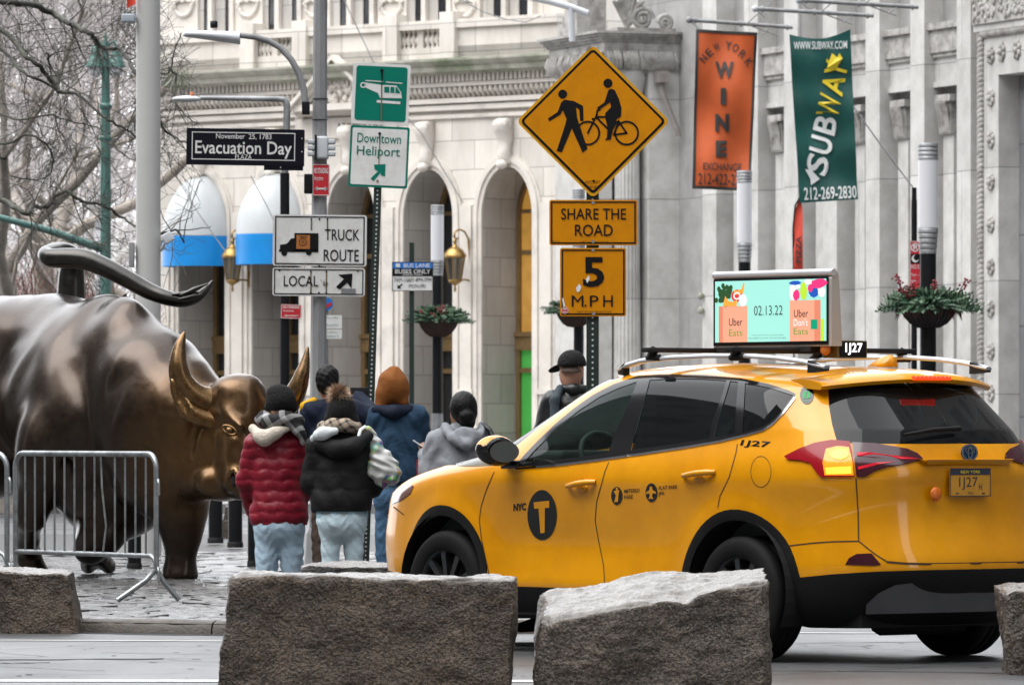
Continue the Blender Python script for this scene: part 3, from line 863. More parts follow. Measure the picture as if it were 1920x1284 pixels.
# ---------------------------------------------------------------- right: grey marble building with tall pilasters
WR = Wall(1990, 106.0, 70.0)
RB = thing('marble_building', WR.A, 'grey veined marble building with tall flat pilasters and carved portals behind the taxi', 'building', rotz=WR.rot)
UEND = WR.u(1275); ZR = 14.0
g = G()
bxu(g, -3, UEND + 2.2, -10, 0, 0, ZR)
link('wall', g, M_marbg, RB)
PN = 0.36
lights = [1317, 1395, 1470, 1543, 1623, 1707, 1794]
us = [(WR.u(p + 26, PN), WR.u(p, PN)) for p in lights]
for i, (u0, u1) in enumerate(us):
    g = G()
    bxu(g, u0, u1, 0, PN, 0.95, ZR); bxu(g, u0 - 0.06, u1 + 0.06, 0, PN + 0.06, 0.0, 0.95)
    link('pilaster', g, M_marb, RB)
for i, (u0, u1) in enumerate(us):
    nxt = us[i + 1][1] if i + 1 < len(us) else u0 - 1.1
    # recessed bay right of the pilaster: dark window top, slim mullion pilaster with capital, carved lintel
    a, b = nxt, u0
    g = G(); zw0, zw1 = WR.z(1690, 232, 0), WR.z(1690, 190, 0)
    dz = -0.0
    bxu(g, a, b, 0, 0.16, WR.z(1690, 165), WR.z(1690, 120)); bxu(g, a, b, 0, 0.20, WR.z(1690, 175), WR.z(1690, 165))
    link('lintel', g, M_marb, RB)
    g = G(); bxu(g, a, b, 0, 0.26, WR.z(1690, 112), WR.z(1690, 70))
    bxu(g, a, b, 0, 0.32, WR.z(1690, 70), WR.z(1690, 58)); bxu(g, a, b, 0, 0.22, WR.z(1690, 120), WR.z(1690, 112))
    link('carved_lintel', g, M_carve, RB)
    g = G(); um = b - 0.42
    bxu(g, um - 0.24, um + 0.20, 0, 0.10, 0.6, zw1); bxu(g, um - 0.30, um + 0.26, 0, 0.13, 0.6, 1.2)
    link('slim_pilaster', g, M_marb, RB)
    g = G(); bxu(g, um - 0.26, um + 0.22, 0, 0.16, zw0 - 0.28, zw1 - 0.1); bxu(g, um - 0.34, um + 0.30, 0, 0.22, zw1 - 0.12, zw1)
    for q in range(5): g.tube([(um - 0.2 + q * 0.09, 0.16, zw0 - 0.25), (um - 0.2 + q * 0.09, 0.20, zw1 - 0.3), (um - 0.2 + q * 0.09, 0.26, zw1 - 0.14)], 0.035, 5)
    link('capital', g, M_carve, RB)
    g = G(); bxu(g, a + 0.002, um - 0.36, 0, 0.02, zw0 - 0.3, zw1); link('window_pane', g, M_wdark, RB)
    g = G(); bxu(g, a, b, 0, 0.14, 0, 0.6); link('plinth', g, M_marbg, RB)
# near portal with rope moulding, rosettes and dark granite bay
pu1 = WR.u(1836, 0.5)
g = G()
pb = WR.u(1872, 0.5)
zto = WR.z(1880, 140, 0.5); ztf = WR.z(1880, 55, 0.5)
bxu(g, pb, pu1, 0, 0.5, 0, ztf); bxu(g, -3, pb, 0, 0.5, zto, ztf)
bxu(g, -3, pu1 + 0.05, 0, 0.58, ztf, ztf + 0.12)
link('portal', g, M_marb, RB)
g = G(); bxu(g, -3, pb, 0.0, 0.12, 0, zto); link('granite_bay', g, M_dgran, RB)
g = G(); bxu(g, -3, pu1 + 0.02, 0, 0.62, ztf + 0.12, ZR)
r_ = random.Random(5)
for q in range(420):
    g.ell((r_.uniform(0, pu1), 0.62, r_.uniform(ztf + 0.2, ztf + 1.3)), (0.05, 0.035, 0.06), n=4)
link('carved_frieze', g, M_carve, RB)
g = G(); z = 0.2
while z < ztf + 0.1:
    g.ell((pu1 - 0.10, 0.52, z), (0.11, 0.06, 0.07), n=5, M=Matrix.Rotation(0.6, 3, 'Y')); z += 0.085
u_ = pu1 - 0.1
while u_ > -1:
    g.ell((u_, 0.52, ztf - 0.02), (0.07, 0.06, 0.11), n=5, M=Matrix.Rotation(0.6, 3, 'Y')); u_ -= 0.085
link('rope_moulding', g, M_carve, RB)
for i in range(12):
    py = 105 + i * 79
    g = G(); uc = (pb + pu1 - 0.2) / 2
    for a in range(7):
        t = 2 * math.pi * a / 7; g.ell((uc + 0.10 * math.cos(t), 0.515, WR.z(1857, py, 0.5) + 0.10 * math.sin(t)), (0.055, 0.03, 0.055), n=5)
    g.ell((uc, 0.53, WR.z(1857, py, 0.5)), (0.06, 0.05, 0.06), n=6)
    link('rosette', g, M_carve, RB)
for i in range(4):
    uc = pb - 0.15 - i * 0.62
    g = G(); zc_ = (zto + ztf) / 2
    for a in range(7):
        t = 2 * math.pi * a / 7; g.ell((uc + 0.10 * math.cos(t), 0.515, zc_ + 0.12 * math.sin(t)), (0.055, 0.03, 0.06), n=5)
    g.ell((uc, 0.53, zc_), (0.06, 0.05, 0.06), n=6)
    link('rosette', g, M_carve, RB)
# far portal: fluted column, pier, carved entablature with scroll ornament
ue0 = UEND
D1 = 1.75
zE0 = WR.z(1200, 133, 0.8); zE1 = WR.z(1200, 84, 0.8); zE2 = WR.z(1200, 60, 0.8)
g = G()
bxu(g, ue0, ue0 + 3.0, 0, D1 - 0.2, zE0, zE1)
for k in range(5): bxu(g, ue0 - 0.04 * k, ue0 + 3.0 + 0.04 * k, 0, D1 - 0.2 + 0.05 * k, zE1 + (zE2 - zE1) * k / 5, zE1 + (zE2 - zE1) * (k + 1) / 5 - 0.001)
r_ = random.Random(8)
for q in range(90):          # leaves and scrolls of the frieze
    n0 = 0.05 + (D1 - 0.35) * r_.random()
    g.tube([(ue0 - 0.0, n0, zE0 + 0.03), (ue0 - 0.09, n0 + 0.02, zE0 + 0.2), (ue0 - 0.05, n0 + 0.05, zE0 + 0.36)], [0.03, 0.045, 0.02], 5)
for q in range(70):
    u0 = ue0 + 3.0 * r_.random()
    g.tube([(u0, D1 - 0.2, zE0 + 0.03), (u0, D1 - 0.12, zE0 + 0.2), (u0, D1 - 0.16, zE0 + 0.36)], [0.03, 0.045, 0.02], 5)
for k in range(16):
    t = k * 0.62; rr = 0.16 * (1 - k / 20)
link('entablature', g, M_carve, RB)
g = G()
bxu(g, ue0 + 0.05, ue0 + 2.8, 0.0, 0.62, 0.0, zE0); bxu(g, ue0 - 0.02, ue0 + 0.06, 0.0, 0.68, 0, 1.0)
bxu(g, ue0 + 0.5, ue0 + 2.8, D1 - 0.55, D1 - 0.25, 0, zE0)
link('pier', g, M_marb, RB)
g = G(); r0 = 0.27; nfl = 20
prof_z = [0.6, 1.0, 3.0, zE0 - 0.7]
vs = []
cu, cn = ue0 + 0.42, 0.92
for z in prof_z:
    for k in range(nfl * 4):
        a = 2 * math.pi * k / (nfl * 4); rr = r0 * (1 - 0.10 * (k % 4 in (1, 2))) * (1 - 0.02 * z)
        vs.append((cu + rr * math.cos(a), cn + rr * math.sin(a), z))
m_ = nfl * 4
g.add(vs, [(i * m_ + k, i * m_ + (k + 1) % m_, (i + 1) * m_ + (k + 1) % m_, (i + 1) * m_ + k) for i in range(3) for k in range(m_)])
g.lathe([(0.36, 0), (0.36, 0.2), (0.30, 0.3), (0.34, 0.4), (0.29, 0.6)], (cu, cn, 0.0), 20)
g.lathe([(0.26, 0), (0.30, 0.1), (0.28, 0.2), (0.40, 0.6), (0.42, 0.7)], (cu, cn, zE0 - 0.7), 20)
link('fluted_column', g, M_marb, RB)
g = G(); bxu(g, ue0 + 0.9, ue0 + 1.0, 0.62, D1 - 0.55, 0, zE0); link('recess', g, M_marbg, RB)
# scroll ornament (acroterion) on top of the entablature
g = G()
def spiral(g, c, r, turns, flip, n0):
    pts = []
    for k in range(40):
        t = k / 39; a = t * turns * 2 * math.pi; rr = r * (1 - t * 0.85)
        pts.append((c[0], n0 + flip * (c[1] + rr * math.cos(a)), c[2] + rr * math.sin(a)))
    g.tube(pts, 0.05, 6)
spiral(g, (ue0 + 0.05, 0.0, zE2 + 0.25), 0.22, 2.2, -1, 0.75)
spiral(g, (ue0 + 0.05, 0.0, zE2 + 0.18), 0.15, 2.0, 1, 0.28)
for k in range(7):
    a = R(20 + k * 20); L_ = 0.75
    g.tube([(ue0 + 0.1, 1.05, zE2 + 0.1), (ue0 + 0.08, 1.05 - 0.25 * math.cos(a), zE2 + 0.1 + L_ * 0.6 * math.sin(a) + 0.1), (ue0, 1.05 - 0.42 * math.cos(a), zE2 + 0.1 + L_ * math.sin(a))], [0.05, 0.07, 0.03], 6)
bxu(g, ue0 - 0.05, ue0 + 0.4, 0.1, 1.3, zE2, zE2 + 0.07)
link('scroll_ornament', g, M_carve, RB); g = G()
for k in range(6): bxu(g, ue0 + 1.6, ue0 + 2.6 - 0.1 * k, 0.9, 1.5, zE2 + 0.13 * k, zE2 + 0.13 * k + 0.131)
link('stepped_block', g, M_carve, RB)
for py in (555, 582):
    g = G(); u_, z_ = WR.uz(1311, py, 0.45); g.ell((u_, 0.42, z_), (0.06, 0.06, 0.07), n=8); g.tube([(u_, 0.36, z_ + 0.03), (u_, 0.2, z_ + 0.05), (u_, 0.0, z_ + 0.05)], 0.02, 6); link('wall_spotlight', g, M_weath, RB)
# down pipe on the pier
g = G()
a, b = WR.uz(1266, 152, 0.7), WR.uz(1290, 258, 0.1)
g.tube([(ue0 - 0.12, 0.42, zE0 - 0.05), (ue0 - 0.12, 0.42, zE0 - 0.4), (ue0 - 0.25, 0.15, zE0 - 1.15), (ue0 - 0.25, 0.12, zE0 - 1.25)], 0.06, 8)
g.box((ue0 - 0.12, 0.42, zE0 - 0.12), (0.26, 0.22, 0.22))
M_pipe = mat('weathered_pipe', (0.22, 0.20, 0.19), rough=0.6, var=0.3, vs=5)
link('down_pipe', g, M_pipe, RB)
# ================================================================ STREET FURNITURE, SIGNS, BANNERS
class PF(Frame):
    """a sign face laid out from measured positions about its own centre"""
    def __init__(s, px, py, d, yaw=0.0, roll=0.0):
        f = px_frame(px, py, d, yaw, R(roll)); super().__init__(f.c, f.ux, f.uy, f.k)
        s.px, s.py, s.cr, s.sr, s.cy = px, py, math.cos(R(roll)), math.sin(R(roll)), math.cos(yaw)
    def q(s, px, py):
        dx, dy = (px - s.px) / s.cy, s.py - py
        return (dx * s.cr + dy * s.sr, -dx * s.sr + dy * s.cr)
    def P(s, pts): return [s.q(*p) for p in pts]
    def R(s, g, x0, y0, x1, y1, off=0.003, m=0, th=0.0, r=0.0):
        a, b = s.q(x0, y0), s.q(x1, y1); s.rect(g, a[0], a[1], b[0], b[1], off, m, th, r)
    def B(s, g, x0, y0, x1, y1, w, off=0.004, m=0):
        a, b = s.q(x0, y0), s.q(x1, y1); s.border(g, a[0], a[1], b[0], b[1], w, off, m)
    def T(s, g, t, x0, y0, x1, y1, off=0.005, m=0, bold=0.0, shear=0.0, rot=None):
        c = s.q((x0 + x1) / 2, (y0 + y1) / 2); hx, hy = abs(x1 - x0) / 2 / s.cy, abs(y1 - y0) / 2
        s.text(g, t, c[0] - hx, c[1] - hy, c[0] + hx, c[1] + hy, off, m, bold, shear, (c[0], c[1], rot) if rot is not None else None)
    def D(s, g, x, y, r, off=0.004, m=0, ry=None): c = s.q(x, y); s.disc(g, c[0], c[1], r, ry, off, m)

M_galv = mat('galvanised_steel', (0.30, 0.31, 0.32), rough=0.5, metal=0.5, var=0.18, vs=9, col2=(0.20, 0.205, 0.21), c2s=5)
M_polegrey = mat('grey_painted_pole', (0.26, 0.265, 0.27), rough=0.5, var=0.15, vs=4, col2=(0.17, 0.17, 0.175), c2s=3, stretch=(1, 1, 0.3))
M_flagp = mat('pale_grey_pole', (0.47, 0.47, 0.46), rough=0.45, var=0.05, vs=2)
M_black = mat('black_paint', (0.008, 0.0085, 0.01), rough=0.4, spec=0.25, var=0.2, vs=8)
M_blackm = mat('matt_black', (0.012, 0.012, 0.013), rough=0.7, spec=0.25, var=0.1)
M_dgreen = mat('dark_green_post', (0.010, 0.022, 0.018), rough=0.5, var=0.3, vs=8)
M_pgreen = mat('haze_paled_green_paint', (0.075, 0.17, 0.15), rough=0.45, var=0.2, vs=6)  # green lightened to stand in for haze over the post
M_lum = mat('pale_lamp_housing', (0.52, 0.54, 0.57), rough=0.4, var=0.06)
M_white = mat('white_sheeting', (0.70, 0.70, 0.69), rough=0.45, spec=0.2, var=0.10, vs=4, col2=(0.60, 0.595, 0.575), c2s=7)
M_sgreen = mat('green_sheeting', (0.0, 0.165, 0.115), rough=0.45, spec=0.2, var=0.10, vs=4)
M_syel = mat('amber_sheeting', (0.60, 0.225, 0.001), rough=0.5, spec=0.15, var=0.06, vs=4, col2=(0.54, 0.20, 0.003), c2s=6)
M_syel2 = mat('amber_sheeting_edge', (0.66, 0.31, 0.008), rough=0.45, spec=0.2, var=0.05)
M_sred = mat('red_sheeting', (0.50, 0.018, 0.03), rough=0.42, var=0.1, vs=6)
M_sblue = mat('blue_sheeting', (0.01, 0.16, 0.55), rough=0.42, var=0.1)
M_sblk = mat('black_sheeting', (0.006, 0.006, 0.007), rough=0.45, var=0.1, spec=0.2)
M_navyk = mat('near_black_sign', (0.004, 0.004, 0.010), rough=0.45, var=0.1, spec=0.2)
M_rust = mat('rust_streak', (0.16, 0.11, 0.055), rough=0.8, var=0.3, vs=20)
M_hole = mat('hole_daylight_dots', (0.55, 0.56, 0.55), rough=0.5, var=0)  # pale tone stands for daylight showing through the post holes
M_frost = mat('frosted_lamp_tube', (0.62, 0.62, 0.645), rough=0.35, var=0.0, emit=(0.9, 0.92, 1.0), es=0.03)
M_brass = mat('polished_brass', (0.33, 0.21, 0.075), rough=0.34, metal=0.85, var=0.15, vs=8)
M_lglass = mat_glass('lantern_glass', (0.7, 0.68, 0.62), 0.45, (0.05, 0.045, 0.04), 0.08)
M_orange = mat('orange_banner_cloth', (0.56, 0.10, 0.02), rough=0.6, var=0.15, vs=2.5)
M_teal = mat('dark_teal_banner_cloth', (0.004, 0.072, 0.062), rough=0.5, var=0.25, vs=2.5)
M_yprint = mat('yellow_print', (0.72, 0.55, 0.02), rough=0.5, var=0.08)
M_wprint = mat('white_print', (0.70, 0.71, 0.70), rough=0.5, var=0.06)
M_kprint = mat('charcoal_print', (0.035, 0.032, 0.03), rough=0.6, var=0.1)
M_redflag = mat('red_flag_cloth', (0.62, 0.06, 0.03), rough=0.6, var=0.1)
M_osticker = mat('orange_sticker', (0.40, 0.14, 0.03), rough=0.5, var=0.25, vs=30)

def sign(name, fr, label, cat, group=None):
    return thing(name, fr.c, label, cat, group)
def bolts(fr, g, pts, m, r=2.0, streak=0, ms=1):
    for x, y in pts:
        fr.D(g, x, y, r, 0.006, m)

# ---- tall street lamp with the street name, truck route and parking signs
DL = 53.6
base = P(596, 806, DL); base.z = PZ
SL = thing('street_lamp', base, 'tall grey pole with curved arm and pale lamp head, carrying the black street sign', 'street lamp')
g = G(); zt = P(600, -30, DL).z
g.tube([(base.x, DL, PZ), (base.x + 0.002, DL, 1.5), (P(601, 0, DL).x, DL, zt)], [0.072, 0.069, 0.057], 8, smooth=False)
g.lathe([(0.16, 0), (0.16, 0.05), (0.12, 0.1), (0.10, 0.35), (0.075, 0.4)], (base.x, DL, PZ), 12)
link('pole', g, M_polegrey, SL)
g = G(); g.tube([P(x, y, DL - 0.05) for x, y in ((573, 212), (572, 190), (569, 165), (560, 137), (546, 112), (526, 90), (503, 77), (478, 70), (444, 66))], [0.030, 0.030, 0.030, 0.029, 0.028, 0.027, 0.026, 0.025, 0.024], 10)
link('arm', g, M_polegrey, SL)
g = G()
c = P(396, 66, DL - 0.05); k = DL / F
def headf(a, b):
    x = -54 + 108 * a; t = a
    w = 0.085 * (math.sin(min(1, (t + 0.02) * 3.2) * math.pi / 2)) * (1 - 0.25 * max(0, t - 0.6))
    ytop = 8 + 6 * math.sin(t * math.pi * 0.55) - 16 * t * 0.55; ybot = -3 - 15 * t
    if a <= 0: ytop = ybot = -1; w = 0.001
    ph = 2 * math.pi * b
    yy = (ytop + ybot) / 2 + (ytop - ybot) / 2 * math.sin(ph)
    return (c.x + x * k, c.y + w * math.cos(ph), c.z + yy * k)
g.grid(headf, 18, 20)
g.add([headf(1, j / 20) for j in range(20)], [list(range(20))])
hd = link('lamp_head', g, M_lum, SL)
g = G(); g.lathe([(0.03, 0), (0.032, 0.02), (0.032, 0.055), (0.022, 0.06)], P(401, 53, DL - 0.05), 12); o = link('photocell', g, M_black, SL); o.parent = hd
g = G()
a = P(566, 190, DL - 0.05); b = P(581, 216, DL - 0.05); g.box((a + b) / 2, (0.065, 0.09, 0.11), bev=0.01)
for py in (186, 225): g.tube([(P(600, py, DL).x + 0.064 * math.cos(t * 0.5), DL + 0.064 * math.sin(t * 0.5), P(600, py, DL).z) for t in range(14)], 0.004, 5)
link('bracket', g, M_black, SL)
g = G()
c = P(603, 278, DL); 
g.box((c.x, DL - 0.02, c.z), (0.115, 0.2, 0.19), bev=0.02)
for s_ in (-1, 1):
    for q in range(3): g.box((c.x + s_ * 0.085, DL - 0.02, c.z + 0.05 - 0.05 * q), (0.06, 0.18, 0.035), bev=0.008)
link('mount_box', g, M_lum, SL)
g = G(); g.box((c.x - 0.045, DL - 0.125, c.z), (0.02, 0.012, 0.21)); link('strap', g, M_blackm, SL)
g = G(); a = P(578, 345, DL - 0.06); g.box(a, (0.068, 0.10, 0.165), bev=0.012); link('signal_box', g, M_black, SL)

fr = PF(460, 277, DL - 0.14, roll=-0.9)
S = sign('street_name_sign', fr, 'black Evacuation Day Plaza street name sign on the tall grey pole', 'street sign')
g = G(); fr.R(g, 350, 240, 570, 312, 0.0, 0, 0.05); fr.R(g, 495, 311, 568, 320, -0.005, 0, 0.04); link('plate', g, M_navyk, S)
g = G(); fr.B(g, 360, 247, 553, 302, 1.6, 0.004)
fr.T(g, 'November  25, 1783', 405, 251, 509, 262.5, 0.004, 0, 0.004); fr.T(g, 'Evacuation Day', 366, 265, 547, 297, 0.004, 0, 0.012); fr.T(g, 'PLAZA', 441, 290, 472, 299, 0.004, 0, 0.0)
bolts(fr, g, [(566, 260), (566, 285), (526, 314)], 0, 1.1)
link('lettering', g, M_white, S)

def nostanding(fr, x0, y0, x1, y1, label, grp, tall=True):
    S = sign('no_standing_sign', fr, label, 'parking sign', grp)
    g = G(); fr.R(g, x0, y0, x1, y1, 0, 0, 0.004, 2); link('plate', g, M_sred, S)
    g = G(); w, h = x1 - x0, y1 - y0
    fr.B(g, x0 + 0.5, y0 + 0.5, x1 - 0.5, y1 - 0.5, 1.0)
    fr.T(g, 'NO STANDING', x0 + w * .09, y0 + h * .12, x1 - w * .09, y0 + h * .3, bold=0.02); fr.T(g, 'Anytime', x0 + w * .09, y0 + h * .37, x0 + w * .62, y0 + h * .56)
    ym = y0 + h * .78
    fr.line(g, fr.P([(x0 + w * .2, ym), (x1 - w * .2, ym)]), h * .05)
    for s_, xx in ((1, x0 + w * .12), (-1, x1 - w * .12)): fr.poly(g, fr.P([(xx, ym), (xx + s_ * w * .16, ym - h * .07), (xx + s_ * w * .16, ym + h * .07)]), 0.004)
    link('lettering', g, M_white, S)
nostanding(PF(602, 337, DL - 0.09), 586, 308, 618, 367, 'red no standing sign on the tall grey pole under the grey mount box', 'no standing signs')

fr = PF(599, 451, DL - 0.10, roll=-0.6)
S = sign('truck_route_sign', fr, 'white truck route sign with black truck and orange sticker on the grey pole', 'traffic sign')
g = G(); fr.R(g, 512, 402, 687, 500, 0, 0, 0.004, 5); link('plate', g, M_white, S)
g = G(); fr.B(g, 516, 405, 683, 497, 2.2)
fr.R(g, 552, 437, 597, 471, 0.004); fr.poly(g, fr.P([(525, 472), (525, 459), (538, 457), (546, 447), (553, 447), (553, 472)]), 0.0045)
fr.R(g, 523, 468, 597, 473, 0.004)
fr.D(g, 533, 474, 5.6, 0.005); fr.D(g, 579, 473, 5.6, 0.005)
fr.T(g, 'TRUCK', 609, 430, 674, 451, bold=0.004); fr.T(g, 'ROUTE', 607, 468, 673, 490, bold=0.004)
bolts(fr, g, [(584, 411), (599, 411), (614, 411), (599, 499)], 0, 1.8)
link('lettering', g, M_sblk, S)
g = G(); fr.R(g, 556, 441, 581, 467, 0.006); link('sticker', g, M_osticker, S)
g = G(); c = fr.q(568, 454); fr.ring(g, c[0], c[1], 6, 7.2, 0.008); fr.ring(g, c[0], c[1], 1.6, 2.6, 0.008); fr.line(g, fr.P([(562, 444), (576, 445)]), 1.2, 0.008); link('sticker_print', g, M_sblk, S)
g = G()
for x in (584, 614): fr.R(g, x - 1.3, 412, x + 1.3, 432, 0.0035)
link('rust_streak', g, M_rust, S)

fr = PF(598, 528, DL - 0.10, roll=-0.5)
S = sign('local_route_sign', fr, 'white local sign with black arrow, below the truck route sign', 'traffic sign')
g = G(); fr.R(g, 511, 501.5, 684, 556, 0, 0, 0.004, 5); link('plate', g, M_white, S)
g = G(); fr.B(g, 514, 504, 681, 553, 2.0)
fr.T(g, 'LOCAL', 532, 517, 597, 537, bold=0.004)
fr.poly(g, fr.P([(630, 538), (645, 523), (634, 515), (661, 513), (659, 541), (651, 530), (637, 543)]), 0.004)
bolts(fr, g, [(583, 509), (612, 509), (583, 550), (598, 549), (612, 550), (524, 507), (671, 508)], 0, 1.8)
for q in range(9): fr.line(g, fr.P([(601 + (q * 7) % 15, 524 + (q * 5) % 14), (603 + (q * 11) % 14, 528 + (q * 3) % 11)]), 0.7)
link('lettering', g, M_sblk, S)
g = G()
for x in (583, 612): fr.R(g, x - 1.2, 510, x + 1.2, 549, 0.0035)
link('rust_streak', g, M_rust, S)
g = G(); fr.R(g, 640, 541, 667, 551, 0.0045); link('grey_sticker', g, M_galv, S)

# ---- second street lamp, plain bent arm, with a red sign
D2 = 66.0
b2 = P(534, 806, D2); b2.z = PZ
S2 = thing('street_lamp', b2, 'slim street lamp with straight arm, half hidden behind the black street sign', 'street lamp')
g = G(); g.tube([(b2.x, D2, PZ), (b2.x, D2, P(0, 325, D2).z)], [0.05, 0.05], 10); link('pole', g, M_black, S2)
g = G(); g.tube([(b2.x, D2, P(0, 325, D2).z), P(538, 215, D2), P(538, 196, D2), P(534, 187, D2), P(522, 186, D2), P(375, 184, D2)], [0.040, 0.038, 0.036, 0.034, 0.032, 0.024], 10); link('arm', g, M_galv, S2)
g = G(); g.ell(P(350, 186, D2), (0.155, 0.08, 0.035)); hd = link('lamp_head', g, M_lum, S2)
g = G(); g.lathe([(0.02, 0), (0.02, 0.035), (0.01, 0.04)], P(360, 180, D2), 10); o = link('photocell', g, mat('orange_photocell', (0.5, 0.14, 0.06), var=0), S2); o.parent = hd
nostanding(PF(546, 584, D2 - 0.08, roll=-2), 527, 570, 565, 598, 'small wide red no standing sign on the slim black pole above the bull horn', 'no standing signs')
# thin post with white notice plates and round blue sticker
D3 = 68.0; b3 = P(611, 806, D3); b3.z = PZ
S3 = thing('notice_post', b3, 'thin grey post hidden behind the tall pole, holding white bus notices', 'post')
g = G(); g.tube([(b3.x, D3, PZ), (b3.x, D3, P(0, 560, D3).z)], 0.025, 8); link('pole', g, M_galv, S3)
fr = PF(625, 611, D3 - 0.04)
S = sign('notice_plate', fr, 'white bus notice plate with green writing beside the tall grey pole', 'notice')
g = G(); fr.R(g, 609, 591, 641, 616, 0, 0, 0.004); fr.R(g, 609, 618, 641, 635, 0, 0, 0.004); link('plate', g, M_white, S)
g = G(); fr.T(g, 'Stop 10 Bus', 612, 594, 634, 598); fr.T(g, 'Route 20 Dir.', 612, 607, 635, 611, ); fr.T(g, 'Broadway', 611, 621, 632, 625); fr.T(g, 'Station 5', 611, 628, 635, 632); link('lettering', g, M_sgreen, S)
fr = PF(611, 570, D3 - 0.04)
S = sign('round_sign', fr, 'round blue sign with red band above the white notices', 'sign')
g = G(); fr.D(g, 611, 570, 13, 0.0, 0); link('plate', g, M_sblue, S)
g = G(); fr.poly(g, fr.P([(606, 583), (623, 571), (620, 566), (603, 578)]), 0.004); link('band', g, M_sred, S)

# ---- leaning green post with the two heliport signs
DH = 52.5
top, bot = P(712, 240, DH), P(684, 806 + 1.22 * F / DH, DH)
S4 = thing('sign_post', Vector((bot.x, DH, PZ)), 'leaning dark green perforated post under the helicopter sign', 'sign post')
def perf_post(root, a, b, w, pitch, face):
    g = G(); t = (b - a).normalized(); sd = Vector((t.z, 0, -t.x)).normalized()
    M_ = Matrix((sd, (0, 1, 0), t)).transposed()
    g.box((a + b) / 2, (w, w, (b - a).length), 0, M=M_); link('post', g, M_dgreen, root)
    g = G(); f_ = Frame(a, sd, t)
    n_ = int((b - a).length / pitch)
    for i in range(n_):
        vs = [f_.at(0.008 * math.cos(q * 1.047), pitch * (i + .5) + 0.008 * math.sin(q * 1.047), 0.0) + Vector((0, -w / 2 - 0.002, 0)) for q in range(6)]
        g.add(vs, [list(range(6))])
    link('hole_daylight', g, M_hole, root)['kind'] = 'stuff'  # solid discs on the face, coloured as light through holes
perf_post(S4, Vector((bot.x, DH, PZ)), top, 0.062, 0.0254 * 1.4, None)
fr = PF(714, 177, DH - 0.05, roll=-2.6)
S = sign('heliport_sign', fr, 'square green sign with a white helicopter, at the top of the leaning post', 'traffic sign')
def rr(fr, g, cx, cy, hx, hy, off, m, th, r): c = fr.q(cx, cy); fr.rect(g, c[0] - hx, c[1] - hy, c[0] + hx, c[1] + hy, off, m, th, r)
g = G(); rr(fr, g, 714, 177, 54, 57, 0, 0, 0.004, 5); link('plate', g, M_white, S)
g = G(); rr(fr, g, 714.5, 176, 48, 51, 0.003, 0, 0, 5)
link('green_field', g, M_sgreen, S)
g = G(); c = fr.q(681, 160); fr.ring(g, c[0], c[1], 3.2, 5.4, 0.006)
fr.poly(g, fr.P([(685, 155.5), (716.5, 160), (743, 161), (752, 173), (753.6, 185), (712.5, 184), (708.6, 175), (684.7, 164.5)]), 0.006)
fr.line(g, fr.P([(686, 151.5), (718, 153.6)]), 1.8, 0.006); fr.line(g, fr.P([(724, 154.4), (753.6, 156.8)]), 1.8, 0.006); fr.line(g, fr.P([(708, 190.5), (749, 193.5)]), 5, 0.006)
link('symbol', g, M_white, S)
g = G(); fr.poly(g, fr.P([(720.5, 163), (730, 163.3), (730, 174.5), (720.5, 174)]), 0.009); fr.poly(g, fr.P([(732, 163.3), (739.5, 163.6), (739.5, 175), (732, 174.6)]), 0.009); fr.poly(g, fr.P([(741.5, 163.7), (744, 164), (750, 173), (750.5, 175.5), (741.5, 175.1)]), 0.009)
link('cabin_windows', g, M_sgreen, S)
g = G(); fr.D(g, 716, 133, 3.2, 0.011); fr.poly(g, fr.P([(714, 134), (718, 134), (717, 160), (716, 160)]), 0.011); fr.poly(g, fr.P([(714.6, 160), (717, 160), (716, 228), (714, 228)]), 0.011, 1); link('stain', g, [M_sblk, M_rust], S)
fr = PF(710, 294, DH - 0.05, roll=-2.6)
S = sign('heliport_sign', fr, 'white Downtown Heliport sign with green border and arrow, below the helicopter sign', 'traffic sign')
g = G(); rr(fr, g, 710.5, 294.5, 55.5, 57.5, 0, 0, 0.004, 4); link('plate', g, M_sgreen, S)
g = G(); rr(fr, g, 710.5, 294.5, 51.5, 53, 0.003, 0, 0, 3); link('white_field', g, M_white, S)
g = G(); fr.T(g, 'Downtown', 670, 251, 752, 269, 0.006, 0, 0.006); fr.T(g, 'Heliport', 669, 275, 750, 298, 0.006, 0, 0.006)
fr.poly(g, fr.P([(695, 335), (709, 321), (703, 318), (701, 309), (723, 308), (722, 331), (714, 329), (714, 324), (700, 340)]), 0.006)
link('lettering', g, M_sgreen, S)
g = G(); fr.D(g, 712, 251, 2.8, 0.009); fr.poly(g, fr.P([(711, 251), (713.4, 251), (712.4, 275), (711.4, 275)]), 0.009); fr.poly(g, fr.P([(711, 275), (713, 275), (711, 310), (709.6, 310)]), 0.0085, 1); fr.D(g, 708, 340, 2.4, 0.009, 1); link('stain', g, [M_sblk, M_rust], S)

# ---- amber bicycle / pedestrian warning signs on a perforated post
DW = 45.6
bw_ = P(1111, 806, DW); bw_.z = PZ
S5 = thing('sign_post', bw_, 'upright dark green perforated post under the amber diamond sign', 'sign post')
perf_post(S5, Vector((bw_.x, DW, PZ)), Vector((bw_.x, DW, P(0, 95, DW).z)), 0.088, 0.040, None)
fr = PF(1112, 228, DW - 0.07)
S = sign('warning_sign', fr, 'amber diamond warning sign with black walker and cyclist', 'traffic sign')
def diamond(fr, g, h_, off, m, th=0.0, r=8):
    pts = []
    for a0, (dx, dy) in ((0, (1, 0)), (90, (0, 1)), (180, (-1, 0)), (270, (0, -1))):
        for q in range(-2, 3):
            a = R(a0 + q * 22.5); pts.append((dx * (h_ - r * 1.414) + r * math.cos(a), dy * (h_ - r * 1.414) + r * math.sin(a)))
    fr.poly(g, pts, off, m, th); return pts
